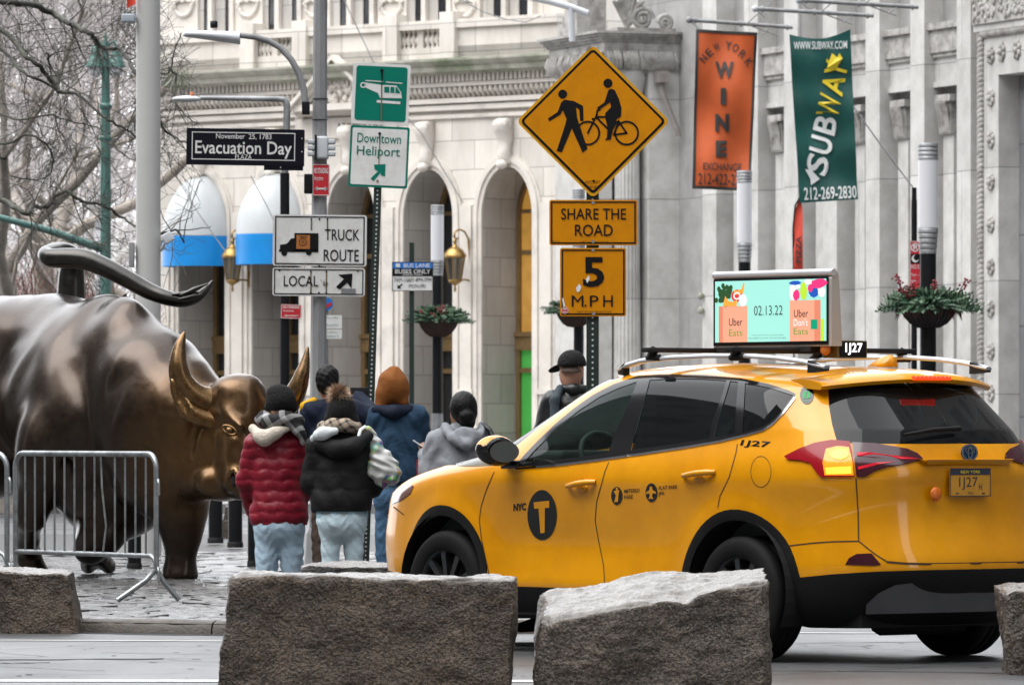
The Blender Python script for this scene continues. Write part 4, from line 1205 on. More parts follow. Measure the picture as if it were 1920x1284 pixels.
g = G(); diamond(fr, g, 144, 0, 0, 0.004, 10); link('plate', g, M_syel2, S)
g = G(); diamond(fr, g, 137, 0.003, 0, 0, 8); link('border', g, M_sblk, S)
g = G(); diamond(fr, g, 130.5, 0.006, 0, 0, 5); link('amber_field', g, M_syel, S)
C6 = lambda pts: fr.P([(940 + x * 0.467, 60 + y * 0.467) for x, y in pts])
g = G()
fr.D(g, 1055, 177, 8.4, 0.009)
fr.poly(g, C6([(240, 284), (252, 273), (290, 278), (328, 298), (330, 358), (316, 358), (313, 312), (300, 304), (304, 345), (346, 470), (326, 485), (283, 388), (243, 484), (222, 479), (256, 375), (262, 350), (246, 315), (238, 332), (192, 360), (187, 348), (226, 322)]), 0.009)
for cx_ in (347, 503):
    c = C6([(cx_, 407)])[0]; fr.ring(g, c[0], c[1], 19.6, 23.3, 0.0095)
for ln in ([(347, 407), (383, 335), (386, 316), (396, 312)], [(383, 345), (440, 402)], [(388, 342), (418, 342)], [(440, 402), (462, 360)], [(470, 358), (503, 407), (452, 414), (470, 358)]): fr.line(g, C6(ln), 3.6, 0.0098)
fr.D(g, *[940 + 428 * .467, 60 + 207 * .467], 8.6, 0.009)
fr.poly(g, C6([(430, 234), (440, 229), (455, 234), (472, 270), (482, 305), (480, 340), (462, 352), (448, 395), (440, 432), (416, 436), (424, 424), (426, 385), (416, 338), (418, 326), (440, 303), (438, 282), (392, 314), (383, 306), (414, 284)]), 0.0105)
fr.T(g, 'NYC DOT', 1098, 339, 1125, 345, 0.009); fr.T(g, 'SW-601', 1102, 348, 1122, 354, 0.009)
link('symbol', g, M_sblk, S)
g = G(); bolts(fr, g, [(1112, 224), (1113, 340)], 0, 2.6); fr.poly(g, fr.P([(1099, 91), (1107, 84), (1110, 88), (1101, 95)]), 0.009); link('bolt', g, M_galv, S)
fr = PF(1112, 417, DW - 0.07)
S = sign('share_the_road_sign', fr, 'amber Share the Road plate below the diamond sign', 'traffic sign')
g = G(); fr.R(g, 1030, 375, 1195, 460, 0, 0, 0.004, 4); link('plate', g, M_syel, S)
g = G(); fr.B(g, 1033, 378, 1192, 457, 2.6); fr.T(g, 'SHARE THE', 1052, 391, 1174, 412, bold=0.006); fr.T(g, 'ROAD', 1078, 421, 1149, 443, bold=0.006)
fr.T(g, 'DEPT. OF TRANSPORTATION', 1090, 452.5, 1140, 455); fr.T(g, 'SW-512', 1036, 451, 1050, 454); link('lettering', g, M_sblk, S)
g = G(); bolts(fr, g, [(1112, 380), (1112, 453)], 0, 3.0); link('bolt', g, M_galv, S)
fr = PF(1112, 529, DW - 0.07)
S = sign('speed_sign', fr, 'amber 5 M.P.H. plate with scuffs and a round sticker, lowest of three', 'traffic sign')
g = G(); fr.R(g, 1050, 465, 1174, 593, 0, 0, 0.004, 4); link('plate', g, M_syel, S)
g = G(); fr.B(g, 1053, 468, 1171, 590, 2.6); fr.T(g, '5', 1093, 482, 1133, 538, bold=0.022)
for t, a, b in (('M', 1072, 1094), ('.', 1096, 1100), ('P', 1106, 1122), ('H', 1131, 1149)): fr.T(g, t, a, 554 if t != '.' else 571, b, 575, bold=0.0)
fr.T(g, 'DEPT. OF TRANSPORTATION', 1082, 583, 1146, 586); link('lettering', g, M_sblk, S)
g = G(); bolts(fr, g, [(1112, 469), (1113, 588)], 0, 3.0); link('bolt', g, M_galv, S)
g = G(); fr.poly(g, fr.P([(1080, 540), (1086, 532), (1090, 538), (1087, 546), (1082, 548)]), 0.0065); fr.poly(g, fr.P([(1098, 524), (1104, 516), (1106, 523), (1101, 531)]), 0.0065); fr.D(g, 1059, 582, 6.6, 0.0065); fr.poly(g, fr.P([(1054, 560), (1056, 558), (1060, 574), (1056, 575)]), 0.0065); link('scuff_sticker', g, M_wprint, S)
g = G(); c = fr.q(1059, 582); fr.ring(g, c[0], c[1], 4.2, 5.6, 0.008); fr.R(g, 1055, 580.5, 1063, 583.5, 0.008); link('sticker_print', g, M_sred, S)

# ---- bus lane sign on its own post
DB = 85.0; b = P(772, 806, DB); b.z = PZ
S6 = thing('sign_post', b, 'thin dark green post of the bus lane sign', 'sign post')
g = G(); g.box((b.x, DB, (PZ + P(0, 455, DB).z) / 2), (0.065, 0.05, P(0, 455, DB).z - PZ)); link('post', g, M_dgreen, S6)
fr = PF(774, 518, DB - 0.05)
S = sign('bus_lane_sign', fr, 'blue, black and white bus lane sign beside the lamp column', 'traffic sign')
g = G(); fr.R(g, 735, 491, 812, 546, 0, 0, 0.004); link('plate', g, M_white, S)
g = G(); fr.R(g, 736, 492, 811, 503, 0.004); link('blue_band', g, M_sblue, S)
g = G(); fr.R(g, 736, 503, 811, 518, 0.004); fr.B(g, 735, 491, 812, 546, 1.3, 0.005); fr.T(g, '7AM-10AM 4PM-7PM', 739, 521, 809, 529, 0.004); fr.T(g, 'MON-FRI', 767, 533, 798, 540, 0.004); fr.poly(g, fr.P([(745, 541), (745, 533), (748, 536), (753, 532), (755, 534), (750, 538), (753, 541)]), 0.004); link('lettering', g, M_sblk, S)
g = G(); fr.T(g, 'BUS LANE', 757, 494, 806, 501.5, 0.008, 0, 0.01); fr.T(g, 'BUSES ONLY', 741, 505, 807, 513, 0.008, 0, 0.01); fr.T(g, '& RIGHT TURNS', 755, 514, 792, 517, 0.008); fr.R(g, 742, 494, 750, 501, 0.008); link('white_lettering', g, M_white, S)

# ---- lit lamp columns and hanging flower bowls
def lamp_column(px, d, w, ys, label, foot=True):
    s_ = F / d; c = P(px, 806, d); c.z = PZ
    S = thing('lamp_column', c, label, 'lamp post', 'lamp columns with frosted tubes')
    Z = lambda py: P(0, py, d).z
    r = w / 2 / s_
    ycap, ytube, ycol, ypole, ybase = ys
    g = G()
    for k in range(4):
        z0 = Z(ytube) + (Z(ycap) - Z(ytube)) * k / 4; g.lathe([(r, 0), (r, (Z(ycap) - Z(ytube)) / 4 - 0.008), (r * 0.94, (Z(ycap) - Z(ytube)) / 4 - 0.004)], (c.x, d, z0), 20)
    link('cap', g, M_galv, S)
    g = G(); g.lathe([(r * 0.96, Z(ycol)), (r * 0.97, Z(ytube))], (c.x, d, 0), 24); link('lamp_tube', g, M_frost, S)
    g = G(); n_ = 5
    for k in range(n_):
        z0 = Z(ypole) + (Z(ycol) - Z(ypole)) * k / n_; rr_ = r * (0.82 + 0.18 * (k + 1) / n_); g.lathe([(rr_, 0), (rr_, (Z(ycol) - Z(ypole)) / n_ - 0.01), (rr_ * 0.93, (Z(ycol) - Z(ypole)) / n_ - 0.003)], (c.x, d, z0), 20)
    link('collar', g, M_galv, S)
    g = G(); g.lathe([(r * 0.80, Z(ybase)), (r * 0.80, Z(ypole))], (c.x, d, 0), 20); link('pole', g, M_black, S)
    g = G(); g.lathe([(r * 1.05, PZ), (r * 1.05, PZ + 0.1), (r * 0.86, PZ + 0.16), (r * 0.86, Z(ybase))], (c.x, d, 0), 20); link('base', g, M_galv, S)
    return S
lamp_column(820, 95, 25, (384, 403, 488, 517, 775), 'lamp column with frosted white tube behind the bus lane sign, between two stone arches')
lamp_column(1396, 90, 29, (320, 343, 455, 492, 830), 'lamp column with frosted tube in front of the orange banner')
lamp_column(1740, 68, 38, (268, 300, 427, 476, 830), 'large lamp column with frosted tube at the right, above the biggest flower bowl')
lamp_column(188, 92, 21, (413, 432, 522, 560, 800), 'lamp column behind the tail of the bull at the left')
lamp_column(1085, 97, 24, (354, 373, 455, 490, 760), 'lamp column mostly hidden behind the amber plates')

M_leaf = mat('conifer_green', (0.035, 0.085, 0.045), rough=0.5, var=0.4, vs=9)
M_leaf2 = mat('pale_fir_green', (0.085, 0.15, 0.085), rough=0.5, var=0.35, vs=9)
M_berry = mat('red_berry', (0.22, 0.02, 0.028), rough=0.4, var=0.3, vs=20)
M_bowl = mat('rusty_brown_bowl', (0.07, 0.038, 0.028), rough=0.65, var=0.3, vs=12)
M_bowlk = mat('black_bowl', (0.018, 0.013, 0.013), rough=0.6, var=0.3, vs=12)
M_maroon = mat('maroon_fringe', (0.09, 0.02, 0.025), rough=0.6, var=0.3, vs=12)
def flower_bowl(px, ytop, ybot, hw, d, label, mb, plant, reds, seed, hang=0.3):
    """open half-round bowl on a lamp column, heaped with cut evergreen"""
    s_ = F / d; c = P(px, ytop, d); r = hw / s_; h_ = (ybot - ytop) / s_; rg = random.Random(seed)
    S = thing('flower_bowl', Vector((c.x, d, c.z - h_)), label, 'flower basket', 'flower bowls on the lamp columns')
    g = G(); prof = [(0.12 * r, -h_ * 1.0), (0.35 * r, -h_ * 0.95), (0.62 * r, -h_ * 0.75), (0.82 * r, -h_ * 0.45), (0.95 * r, -h_ * 0.12), (1.0 * r, 0), (0.9 * r, 0.0), (0.8 * r, -0.05)]
    g.lathe(prof, (c.x, d, c.z), 26)
    for k in range(26):
        a = 2 * math.pi * k / 26
        g.tube([(c.x + q * 1.01 * math.cos(a), d + q * 1.01 * math.sin(a), c.z + z) for q, z in prof[1:6]], 0.007, 4)
    g.lathe([(r * 1.02, -0.02), (r * 1.04, 0.0), (r * 1.02, 0.02)], (c.x, d, c.z), 26)
    link('bowl', g, mb, S)
    x0, x1, y0 = plant
    g = G(); g2 = G(); g3 = G()
    def sprig(gg, o, dr, L_, n_, w):
        dr = dr.normalized()
        sd = dr.cross(Vector((rg.uniform(-1, 1), rg.uniform(-1, 1), rg.uniform(-.2, 1)))).normalized()
        for i in range(n_):
            t = (i + 0.5) / n_; p = o + dr * L_ * t + Vector((0, 0, -0.12 * L_ * t * t))
            for s__ in (-1, 1):
                q = p + (sd * s__ * (1 - t * 0.5) + dr * 0.7) * w
                nrm = dr.cross(sd) * w * 0.22
                gg.add([p - nrm * 0.3, p + dr * w * 0.35 + nrm, q, p - dr * w * 0.1 - nrm], [(0, 1, 2, 3)])
    W0, W1 = (px - x0) / s_, (x1 - px) / s_; HH = (ytop - y0) / s_
    for i in range(520):
        a = rg.uniform(0, 2 * math.pi); el = rg.uniform(-0.12, 1.45)
        o = Vector((c.x + 0.55 * r * math.cos(a) * rg.random(), d + 0.55 * r * math.sin(a) * rg.random(), c.z))
        W = W1 if math.cos(a) > 0 else W0
        dr = Vector((math.cos(a) * math.cos(el) * W, math.sin(a) * math.cos(el) * (W0 + W1) / 2, math.sin(el) * HH * 0.9))
        L_ = dr.length * rg.uniform(0.55, 1.0)
        if el < 0: L_ *= 0.95
        sprig(g if rg.random() < 0.62 else g2, o, dr, L_, 8, 0.055 * (hw / s_) / 0.4 + 0.016)
    link('foliage', g, M_leaf, S); link('pale_foliage', g2, M_leaf2, S)
    for (rx, ry) in reds:
        p = P(rx, ry, d - r * rg.uniform(0.7, 1.1))
        for k in range(8): g3.ell((p.x + rg.gauss(0, 0.02), p.y + rg.gauss(0, 0.02), p.z + rg.gauss(0, 0.02)), (0.013, 0.013, 0.013), n=4)
        g3.tube([p, (c.x + (p.x - c.x) * 0.7, d, c.z)], 0.005, 4)
    link('berries', g3, M_berry, S)['kind'] = 'stuff'
    if mb is M_bowlk:
        g4 = G()
        for k in range(120):
            a = -math.pi * rg.random(); L_ = rg.uniform(0.08, 0.2)
            p = Vector((c.x + r * 1.0 * math.cos(a), d + r * 1.0 * math.sin(a), c.z + 0.03)); q = p + Vector((math.cos(a) * 0.05, math.sin(a) * 0.05, -L_))
            g4.add([p + Vector((-0.012, 0, 0)), p + Vector((0.012, 0, 0)), q], [(0, 1, 2)])
        link('fringe', g4, M_maroon, S)['kind'] = 'stuff'
flower_bowl(822, 598, 633, 39, 95, 'brown flower bowl of fir sprigs with a red flower on the middle lamp column', M_bowl, (770, 876, 566), [(789, 585), (823, 580), (832, 576), (828, 584), (812, 592)], 1)
flower_bowl(1741, 575, 616, 55, 68, 'largest flower bowl, dark with maroon fringe and red berry stems, on the right lamp column', M_bowlk, (1658, 1836, 528), [(1686, 528), (1690, 538), (1697, 545), (1700, 552), (1682, 520), (1708, 540), (1810, 525), (1806, 533), (1752, 530), (1755, 540), (1714, 534), (1705, 556)], 2)
flower_bowl(1078, 583, 614, 36, 97, 'flower bowl half hidden behind the 5 M.P.H. plate', M_bowl, (1024, 1130, 556), [(1046, 577)], 3)

# ---- brass wall lanterns on the limestone building
def lantern(px, ytop, ybot, label):
    u, zt = WL.uz(px, ytop, 0.55); _, zb = WL.uz(px, ybot, 0.55)
    S = thing('wall_lantern', WL.world(u, 0.55, zb), label, 'lantern', 'brass lanterns on the limestone building', rotz=WL.rot)
    L_ = zt - zb
    Zf = lambda f: L_ * f
    g = G(); g.lathe([(0.02, Zf(0.0)), (0.03, Zf(0.05)), (0.015, Zf(0.09)), (0.06, Zf(0.12)), (0.13, Zf(0.15)), (0.15, Zf(0.17)), (0.14, Zf(0.19))], (0, 0, 0), 12); link('base_bowl', g, M_brass, S)
    g = G()
    for k in range(6):
        a = 2 * math.pi * k / 6; g.tube([(0.14 * math.cos(a), 0.14 * math.sin(a), Zf(0.18)), (0.22 * math.cos(a), 0.22 * math.sin(a), Zf(0.56))], 0.013, 5)
    g.lathe([(0.225, Zf(0.54)), (0.25, Zf(0.56)), (0.225, Zf(0.58))], (0, 0, 0), 12); link('cage', g, M_brass, S)
    g = G(); g.lathe([(0.13, Zf(0.18)), (0.21, Zf(0.55))], (0, 0, 0), 6, smooth=False); link('glass', g, M_lglass, S)
    g = G(); g.lathe([(0.25, Zf(0.57)), (0.24, Zf(0.60)), (0.17, Zf(0.67)), (0.12, Zf(0.70)), (0.05, Zf(0.73)), (0.035, Zf(0.78)), (0.05, Zf(0.80)), (0.02, Zf(0.83)), (0.015, Zf(0.9))], (0, 0, 0), 12); link('hood', g, M_brass, S)
    g = G(); g.tube([(-0.0, -0.5, Zf(0.10)), (0, -0.48, Zf(0.3)), (0, -0.46, Zf(0.6)), (0, -0.42, Zf(0.85)), (0, -0.30, Zf(0.97)), (0, -0.14, Zf(1.0)), (0, 0.0, Zf(0.96)), (0, 0.03, Zf(0.88)), (0, -0.04, Zf(0.83)), (0, -0.09, Zf(0.87))], 0.022, 6)
    g.tube([(0, -0.5, Zf(0.18)), (0, -0.3, Zf(0.2)), (0, -0.13, Zf(0.17))], 0.02, 6); g.box((0, -0.52, Zf(0.2)), (0.08, 0.05, 0.35))
    link('bracket', g, M_brass, S)
lantern(436, 430, 547, 'brass wall lantern between the two blue awnings')
lantern(853, 430, 547, 'brass wall lantern behind the lamp column, right of the bus lane sign')

# ---- flagpole, green twin lamp post with mast arm
DF = 62.0; b = P(278, 806, DF); b.z = PZ
S7 = thing('flagpole', b, 'thick pale grey flagpole rising behind the tail of the bull', 'flagpole')
g = G(); g.tube([(b.x, DF, PZ), (b.x, DF, P(0, -40, DF).z)], [0.127, 0.115], 24); link('pole', g, M_flagp, S7)
g = G(); c = P(315, 446, DF - 0.1); g.box(c, (0.10, 0.08, 0.10), 0, M=Matrix.Rotation(R(-32), 3, 'Y'), bev=0.015); g.tube([c, P(302, 470, DF), P(296, 470, DF)], 0.014, 6); link('floodlight', g, M_lum, S7)
g = G(); g.box(P(247, 478, DF - 0.05), (0.05, 0.12, 0.24), bev=0.008); link('junction_box', g, M_polegrey, S7)
g = G(); c = P(241, 35, DF - 0.05); g.box(c, (0.13, 0.16, 0.08), bev=0.015); link('lamp_box', g, mat('blue_grey_box', (0.35, 0.39, 0.44), var=0.05), S7)
S = thing('orange_pennant', P(245, 9, DF - 0.1), 'small orange pennant beside the top of the flagpole', 'flag')
g = G(); g.grid(lambda a, b_: P(238 + 16 * a, -20 + (36 - 8 * a) * b_, DF - 0.1 + 0.03 * math.sin(a * 5)), 5, 5); link('cloth', g, M_redflag, S)
DG = 80.0; b = P(198, 806, DG); b.z = PZ
S8 = thing('green_lamp_post', b, 'old green cast iron lamp post with two bell lamps and a long arm', 'lamp post')
g = G(); g.lathe([(0.16, 0), (0.16, 0.3), (0.09, 0.45), (0.07, 1.2), (0.065, P(0, 260, DG).z - PZ), (0.05, P(0, 130, DG).z - PZ), (0.03, P(0, 80, DG).z - PZ), (0.012, P(0, 62, DG).z - PZ)], b, 14)
for py in (200, 260): g.lathe([(0.06, -0.04), (0.09, 0), (0.06, 0.04)], (b.x, DG, P(0, py, DG).z), 12)
link('pole', g, M_pgreen, S8)
g = G(); g.tube([P(-60, 388, DG - 0.3), P(0, 408, DG - 0.3), P(90, 432, DG - 0.2), P(197, 468, DG)], [0.035, 0.04, 0.045, 0.055], 8); link('mast_arm', g, M_pgreen, S8)
for s_, px in ((-1, 179), (1, 218)):
    g = G(); c = P(px, 92, DG)
    g.tube([P(198, 98, DG), P(198 + s_ * 8, 82, DG), P(px - s_ * 3, 78, DG), P(px, 86, DG)], 0.018, 6)
    g.lathe([(0.02, 0.05), (0.05, 0.02), (0.055, -0.06), (0.09, -0.14), (0.12, -0.2), (0.125, -0.23)], (c.x, DG, c.z), 14)
    hd = link('bell_lamp', g, M_pgreen, S8)
    g = G(); g.ell((c.x, DG, c.z - 0.26), (0.085, 0.085, 0.09)); o = link('globe', g, M_frost, S8); o.parent = hd

# ---- red parking sign on a black post, red feather flag
DP = 78.0; b = P(1714, 806, DP); b.z = 0.0
S9 = thing('sign_post', b, 'black post of the red parking sign, left of the big lamp column', 'sign post')
g = G(); g.tube([(b.x, DP, 0), (b.x, DP, P(0, 375, DP).z)], 0.036, 8); g.tube([(b.x, DP, P(0, 375, DP).z), (b.x, DP, P(0, 352, DP).z)], 0.03, 8); link('post', g, M_black, S9)
fr = PF(1717, 498, DP - 0.05)
S = sign('parking_sign', fr, 'tall red and black no stopping sign partly behind the big lamp column', 'parking sign')
g = G(); fr.R(g, 1706, 452, 1728, 545, 0, 0, 0.004); link('plate', g, M_sred, S)
g = G(); fr.R(g, 1707, 476, 1727, 494, 0.004); link('black_panel', g, M_sblk, S)
g = G(); c = fr.q(1716, 464); fr.ring(g, c[0], c[1], 6.4, 8.2, 0.004); fr.line(g, fr.P([(1711, 459), (1721, 469)]), 1.6, 0.004); fr.T(g, 'P', 1712.5, 459, 1719.5, 469, 0.0045, 0, 0.02)
q_ = [fr.q(1716 + 7 * math.cos(t), 485 + 7 * math.sin(t)) for t in np.linspace(0.3, 4.6, 16)] + [fr.q(1718.5 + 5.5 * math.cos(t), 483 + 5.5 * math.sin(t)) for t in np.linspace(4.3, 0.6, 16)]
fr.poly(g, q_, 0.007); fr.T(g, 'NO ST', 1708, 496, 1727, 504, 0.004); fr.T(g, '7am - 4', 1708, 512, 1727, 518, 0.004); fr.T(g, '4pm - 7', 1708, 524, 1727, 530, 0.004); fr.B(g, 1706.5, 452.5, 1727.5, 544.5, 0.8, 0.004); link('lettering', g, M_white, S)
DR = 99.0; b = P(1490, 806, DR); b.z = 0.15
S = thing('feather_flag', b, 'narrow red feather flag below the green banner', 'flag')
g = G(); g.tube([(b.x, DR, 0.15), P(1488, 520, DR), P(1487, 430, DR), P(1491, 385, DR), P(1500, 370, DR)], 0.015, 6); link('pole', g, M_black, S)
def fl(a, b_):
    y = 370 + 250 * b_; xl = 1488 + 11 * max(0, 1 - b_ * 9) ** 0.8; xr = 1505 + 0.5 * b_ * 2 - 5 * max(0, 1 - b_ * 10) ** 1.5
    return P(xl + (xr - xl) * a, y, DR + 0.04 * math.sin(b_ * 9 + a * 2))
g = G(); g.grid(fl, 6, 24); link('cloth', g, M_redflag, S)
fr = PF(1497, 470, DR - 0.07); g = G(); fr.T(g, 'PIZZA', 1472, 463, 1522, 473, 0, 0, 0.02, rot=90); link('lettering', g, M_kprint, S)

# ---- shop banners hung from poles on the marble building
class Cloth(PF):
    def wave(s, x, y): return 0
    def at(s, x, y, off=0.0):
        return s.c + s.ux * (x * s.k) + s.uy * (y * s.k) + s.n * (off + s.wave(x, y))
def quadmap(c4, a, b):
    (x0, y0), (x1, y1), (x2, y2), (x3, y3) = c4
    return ((x0 * (1 - a) + x1 * a) * (1 - b) + (x3 * (1 - a) + x2 * a) * b, (y0 * (1 - a) + y1 * a) * (1 - b) + (y3 * (1 - a) + y2 * a) * b)
DW1 = 101.0
fr = Cloth(1357, 206, DW1)
fr.wave = lambda x, y: 0.05 * math.sin(y * 0.035 + x * 0.03) + 0.035 * math.sin(x * 0.07 - y * 0.02 + 1)
S = sign('shop_banner', fr, 'orange wine shop banner with black border and letters', 'banner', 'banners hung on poles from the marble building')
c4 = [(1305, 55), (1420, 62), (1407, 359), (1298, 354)]
g = G()
def bm(a, b_): return fr.at(*fr.q(*quadmap(c4, a, b_)), 0.0)
g.grid(bm, 12, 30); cl = link('cloth', g, M_orange, S)
g = G()
def edge(a0, a1, b0, b1, n_=20):
    for i in range(n_):
        t0, t1 = i / n_, (i + 1) / n_
        if b1 - b0 > a1 - a0: cs = [(a0, b0 + (b1 - b0) * t0), (a1, b0 + (b1 - b0) * t0), (a1, b0 + (b1 - b0) * t1), (a0, b0 + (b1 - b0) * t1)]
        else: cs = [(a0 + (a1 - a0) * t0, b0), (a0 + (a1 - a0) * t1, b0), (a0 + (a1 - a0) * t1, b1), (a0 + (a1 - a0) * t0, b1)]
        g.add([fr.at(*fr.q(*quadmap(c4, a, b_)), 0.012) for a, b_ in cs], [(0, 1, 2, 3)])
edge(0, 0.045, 0, 1); edge(0.955, 1, 0, 1); edge(0.045, 0.955, 0, 0.018); edge(0.045, 0.955, 0.98, 1)
link('border', g, M_kprint, S)
g = G()
for ch, x, y, r_ in (('N', 1319, 111, 52), ('E', 1330, 99, 42), ('W', 1344, 88, 22), ('Y', 1366, 85, -8), ('O', 1379, 90, -22), ('R', 1392, 102, -38), ('K', 1404, 117, -52)):
    fr.T(g, ch, x - 5.5, y - 7.5, x + 5.5, y + 7.5, 0.02, 0, 0.012, rot=r_)
fr.T(g, 'W', 1341, 116, 1376, 147, 0.03, 0, 0.04); fr.T(g, 'I', 1351, 166, 1361, 197, 0.03, 0, 0.02); fr.T(g, 'N', 1341, 214, 1367, 247, 0.03, 0, 0.055); fr.T(g, 'E', 1342, 264, 1363, 295, 0.03, 0, 0.055)
fr.T(g, 'EXCHANGE', 1318, 306, 1390, 320, 0.02, 0, 0.01, rot=-1.5); fr.T(g, '212-422-2222', 1309, 326, 1403, 347, 0.02, 0, 0.008, rot=-1.5)
link('lettering', g, M_kprint, S)
DW2 = 99.0
fr2 = Cloth(1545, 220, DW2)
fr2.wave = lambda x, y: 0.05 * math.sin(y * 0.03 + x * 0.045) + 0.03 * math.sin(x * 0.08 + y * 0.02 + 1) + 0.02 * math.sin(y * 0.07)
S = sign('shop_banner', fr2, 'dark green sandwich shop banner with white and yellow letters running upwards', 'banner', 'banners hung on poles from the marble building')
c5 = [(1480, 65), (1594, 56), (1609, 374), (1499, 381)]
def bm2(a, b_):
    x, y = quadmap(c5, a, b_); y += 12 * (1 - b_) ** 4 * math.sin(math.pi * a)
    return fr2.at(*fr2.q(x, y), 0.0)
g = G(); g.grid(bm2, 16, 36); link('cloth', g, M_teal, S)
g = G()
ang = 79.0
def runup(g, t, s0, s1, w, off=0.03, m=0, bold=0.022):
    """letters along the rising baseline; s0..s1 measured upward from the start point"""
    bx, by = 1525, 318; dx, dy = math.cos(R(ang)), -math.sin(R(ang))
    cx, cy = bx + dx * (s0 + s1) / 2 + 6, by + dy * (s0 + s1) / 2
    fr2.T(g, t, cx - (s1 - s0) / 2, cy - w / 2, cx + (s1 - s0) / 2, cy + w / 2, off, m, bold, 0.12, rot=ang)
runup(g, 'S', -10, 28, 42); runup(g, 'U', 31, 64, 42); runup(g, 'B', 67, 100, 42)
fr2.poly(g, fr2.P([(1509, 318), (1522, 320), (1537, 336), (1520, 348), (1519, 336)]), 0.034)
fr2.T(g, 'WWW.SUBWAY.COM', 1488, 78, 1588, 93, 0.03, 0, 0.006, rot=1.5); fr2.T(g, '212-269-2830', 1507, 350, 1606, 374, 0.03, 0, 0.01, rot=2.5)
link('white_lettering', g, M_wprint, S)
g = G()
runup(g, 'W', 102, 143, 42, bold=0.008); runup(g, 'A', 142, 178, 42); runup(g, 'Y', 180, 208, 42)
fr2.poly(g, fr2.P([(1550, 128), (1560, 100), (1570, 108), (1574, 100), (1580, 110), (1566, 132)]), 0.034)
link('yellow_lettering', g, M_yprint, S)
def banner_pole(pts, d, label, tip):
    S = thing('banner_pole', P(*pts[-1], d), label, 'banner pole', 'banner poles on the marble building')
    g = G(); g.tube([P(*p, d + i * 0.12) for i, p in enumerate(pts)], 0.032, 8); link('pole', g, M_polegrey, S)
    g = G(); g.ell(P(*pts[0], d), (0.055, 0.055, 0.055)); link('finial', g, M_lum if tip else M_polegrey, S)
    g = G(); a, b_ = pts[0], pts[-1]; mx, my = a[0] * .45 + b_[0] * .55, a[1] * .45 + b_[1] * .55
    g.tube([P(mx, my, d), P(mx + 48, my - 42, d + 0.5)], 0.012, 5); g.tube([P(mx, my, d), P(mx + 60, my + 22, d + 0.5)], 0.010, 5)
    for f in (0.06, 0.5, 0.95):
        x, y = a[0] + (b_[0] - a[0]) * f, a[1] + (b_[1] - a[1]) * f; g.tube([P(x - 2, y, d), P(x + 2, y, d)], 0.05, 8)
    g.tube([P(a[0] + 4, a[1] + 4, d), P(a[0] + 18, a[1] + 16, d)], 0.008, 4); g.tube([P(b_[0] - 40, b_[1], d), P(b_[0] - 58, b_[1] + 14, d)], 0.008, 4)
    link('stays', g, M_polegrey, S)
banner_pole([(1292, 38), (1390, 45), (1486, 52)], DW1, 'grey pole holding the orange banner', False)
banner_pole([(1416, 17), (1520, 23), (1638, 30)], DW2, 'grey pole holding the dark green banner', True)
banner_pole([(1498, 1), (1600, 7), (1722, 14)], 97.0, 'topmost empty grey banner pole at the upper right', True)
# white tube frame over the far portal
S = thing('flag_bracket', P(1070, 78, 112), 'white tube frame standing on the carved ledge above the diamond sign', 'frame')
g = G(); g.tube([P(960, -12, 112), P(1030, 3, 112), P(1070, 14, 112), P(1102, 26, 112)], 0.06, 8); g.tube([P(1070, 14, 112), P(1073, 78, 112)], 0.055, 8); link('tube', g, M_lum, S)
# thin cables
def cable(pts, d, label):
    S = thing('cable', P(*pts[0], d), label, 'cable')
    g = G(); P0 = [P(*p, d) for p in pts]; out = []
    for i in range(len(P0) - 1):
        for k in range(8): out.append(P0[i].lerp(P0[i + 1], k / 8))
    out.append(P0[-1]); g.tube(out, 0.010, 4); link('wire', g, M_polegrey, S)
cable([(640, -10), (735, 190), (790, 250), (838, 330), (868, 380)], 120, 'thin cable slanting down across the limestone front')
cable([(840, -12), (905, 22), (945, 36), (985, 42), (1015, 30)], 120, 'thin sagging cable above the balustrade')
cable([(1600, 200), (1650, 270), (1712, 352)], 90, 'thin stay running down to the black sign post')
cable([(330, 330), (372, 400), (425, 475)], 125, 'thin cable in front of the left blue awning')
cable([(470, 330), (500, 385), (525, 440)], 125, 'thin cable in front of the second blue awning')

# ---- bollards
def bollard(px, ybase, w, hpx, label):
    s_ = (ybase - 806) / 1.22; d = F / s_
    c = P(px, ybase, d); c.z = PZ
    S = thing('bollard', c, label, 'bollard', 'black bollards on the plaza')
    h_ = hpx / s_; r = w / 2 / s_
    g = G(); g.lathe([(r, 0), (r, h_ * 0.93), (r * 0.92, h_ * 0.97), (r * 0.5, h_)], c, 12); link('post', g, M_black, S)
    g = G(); g.lathe([(r * 1.12, 0), (r * 1.12, h_ * 0.05), (r * 1.02, h_ * 0.07)], c, 12); link('collar', g, M_blackm, S)
bollard(404, 1018, 27, 150, 'black bollard under the muzzle of the bull, left of two')
bollard(441, 1026, 27, 155, 'black bollard under the muzzle of the bull, right of two')
bollard(474, 1062, 19, 170, 'thin black bollard at the left edge of the red jacket')
bollard(252, 1066, 26, 150, 'black bollard behind the steel barrier, under the belly of the bull')

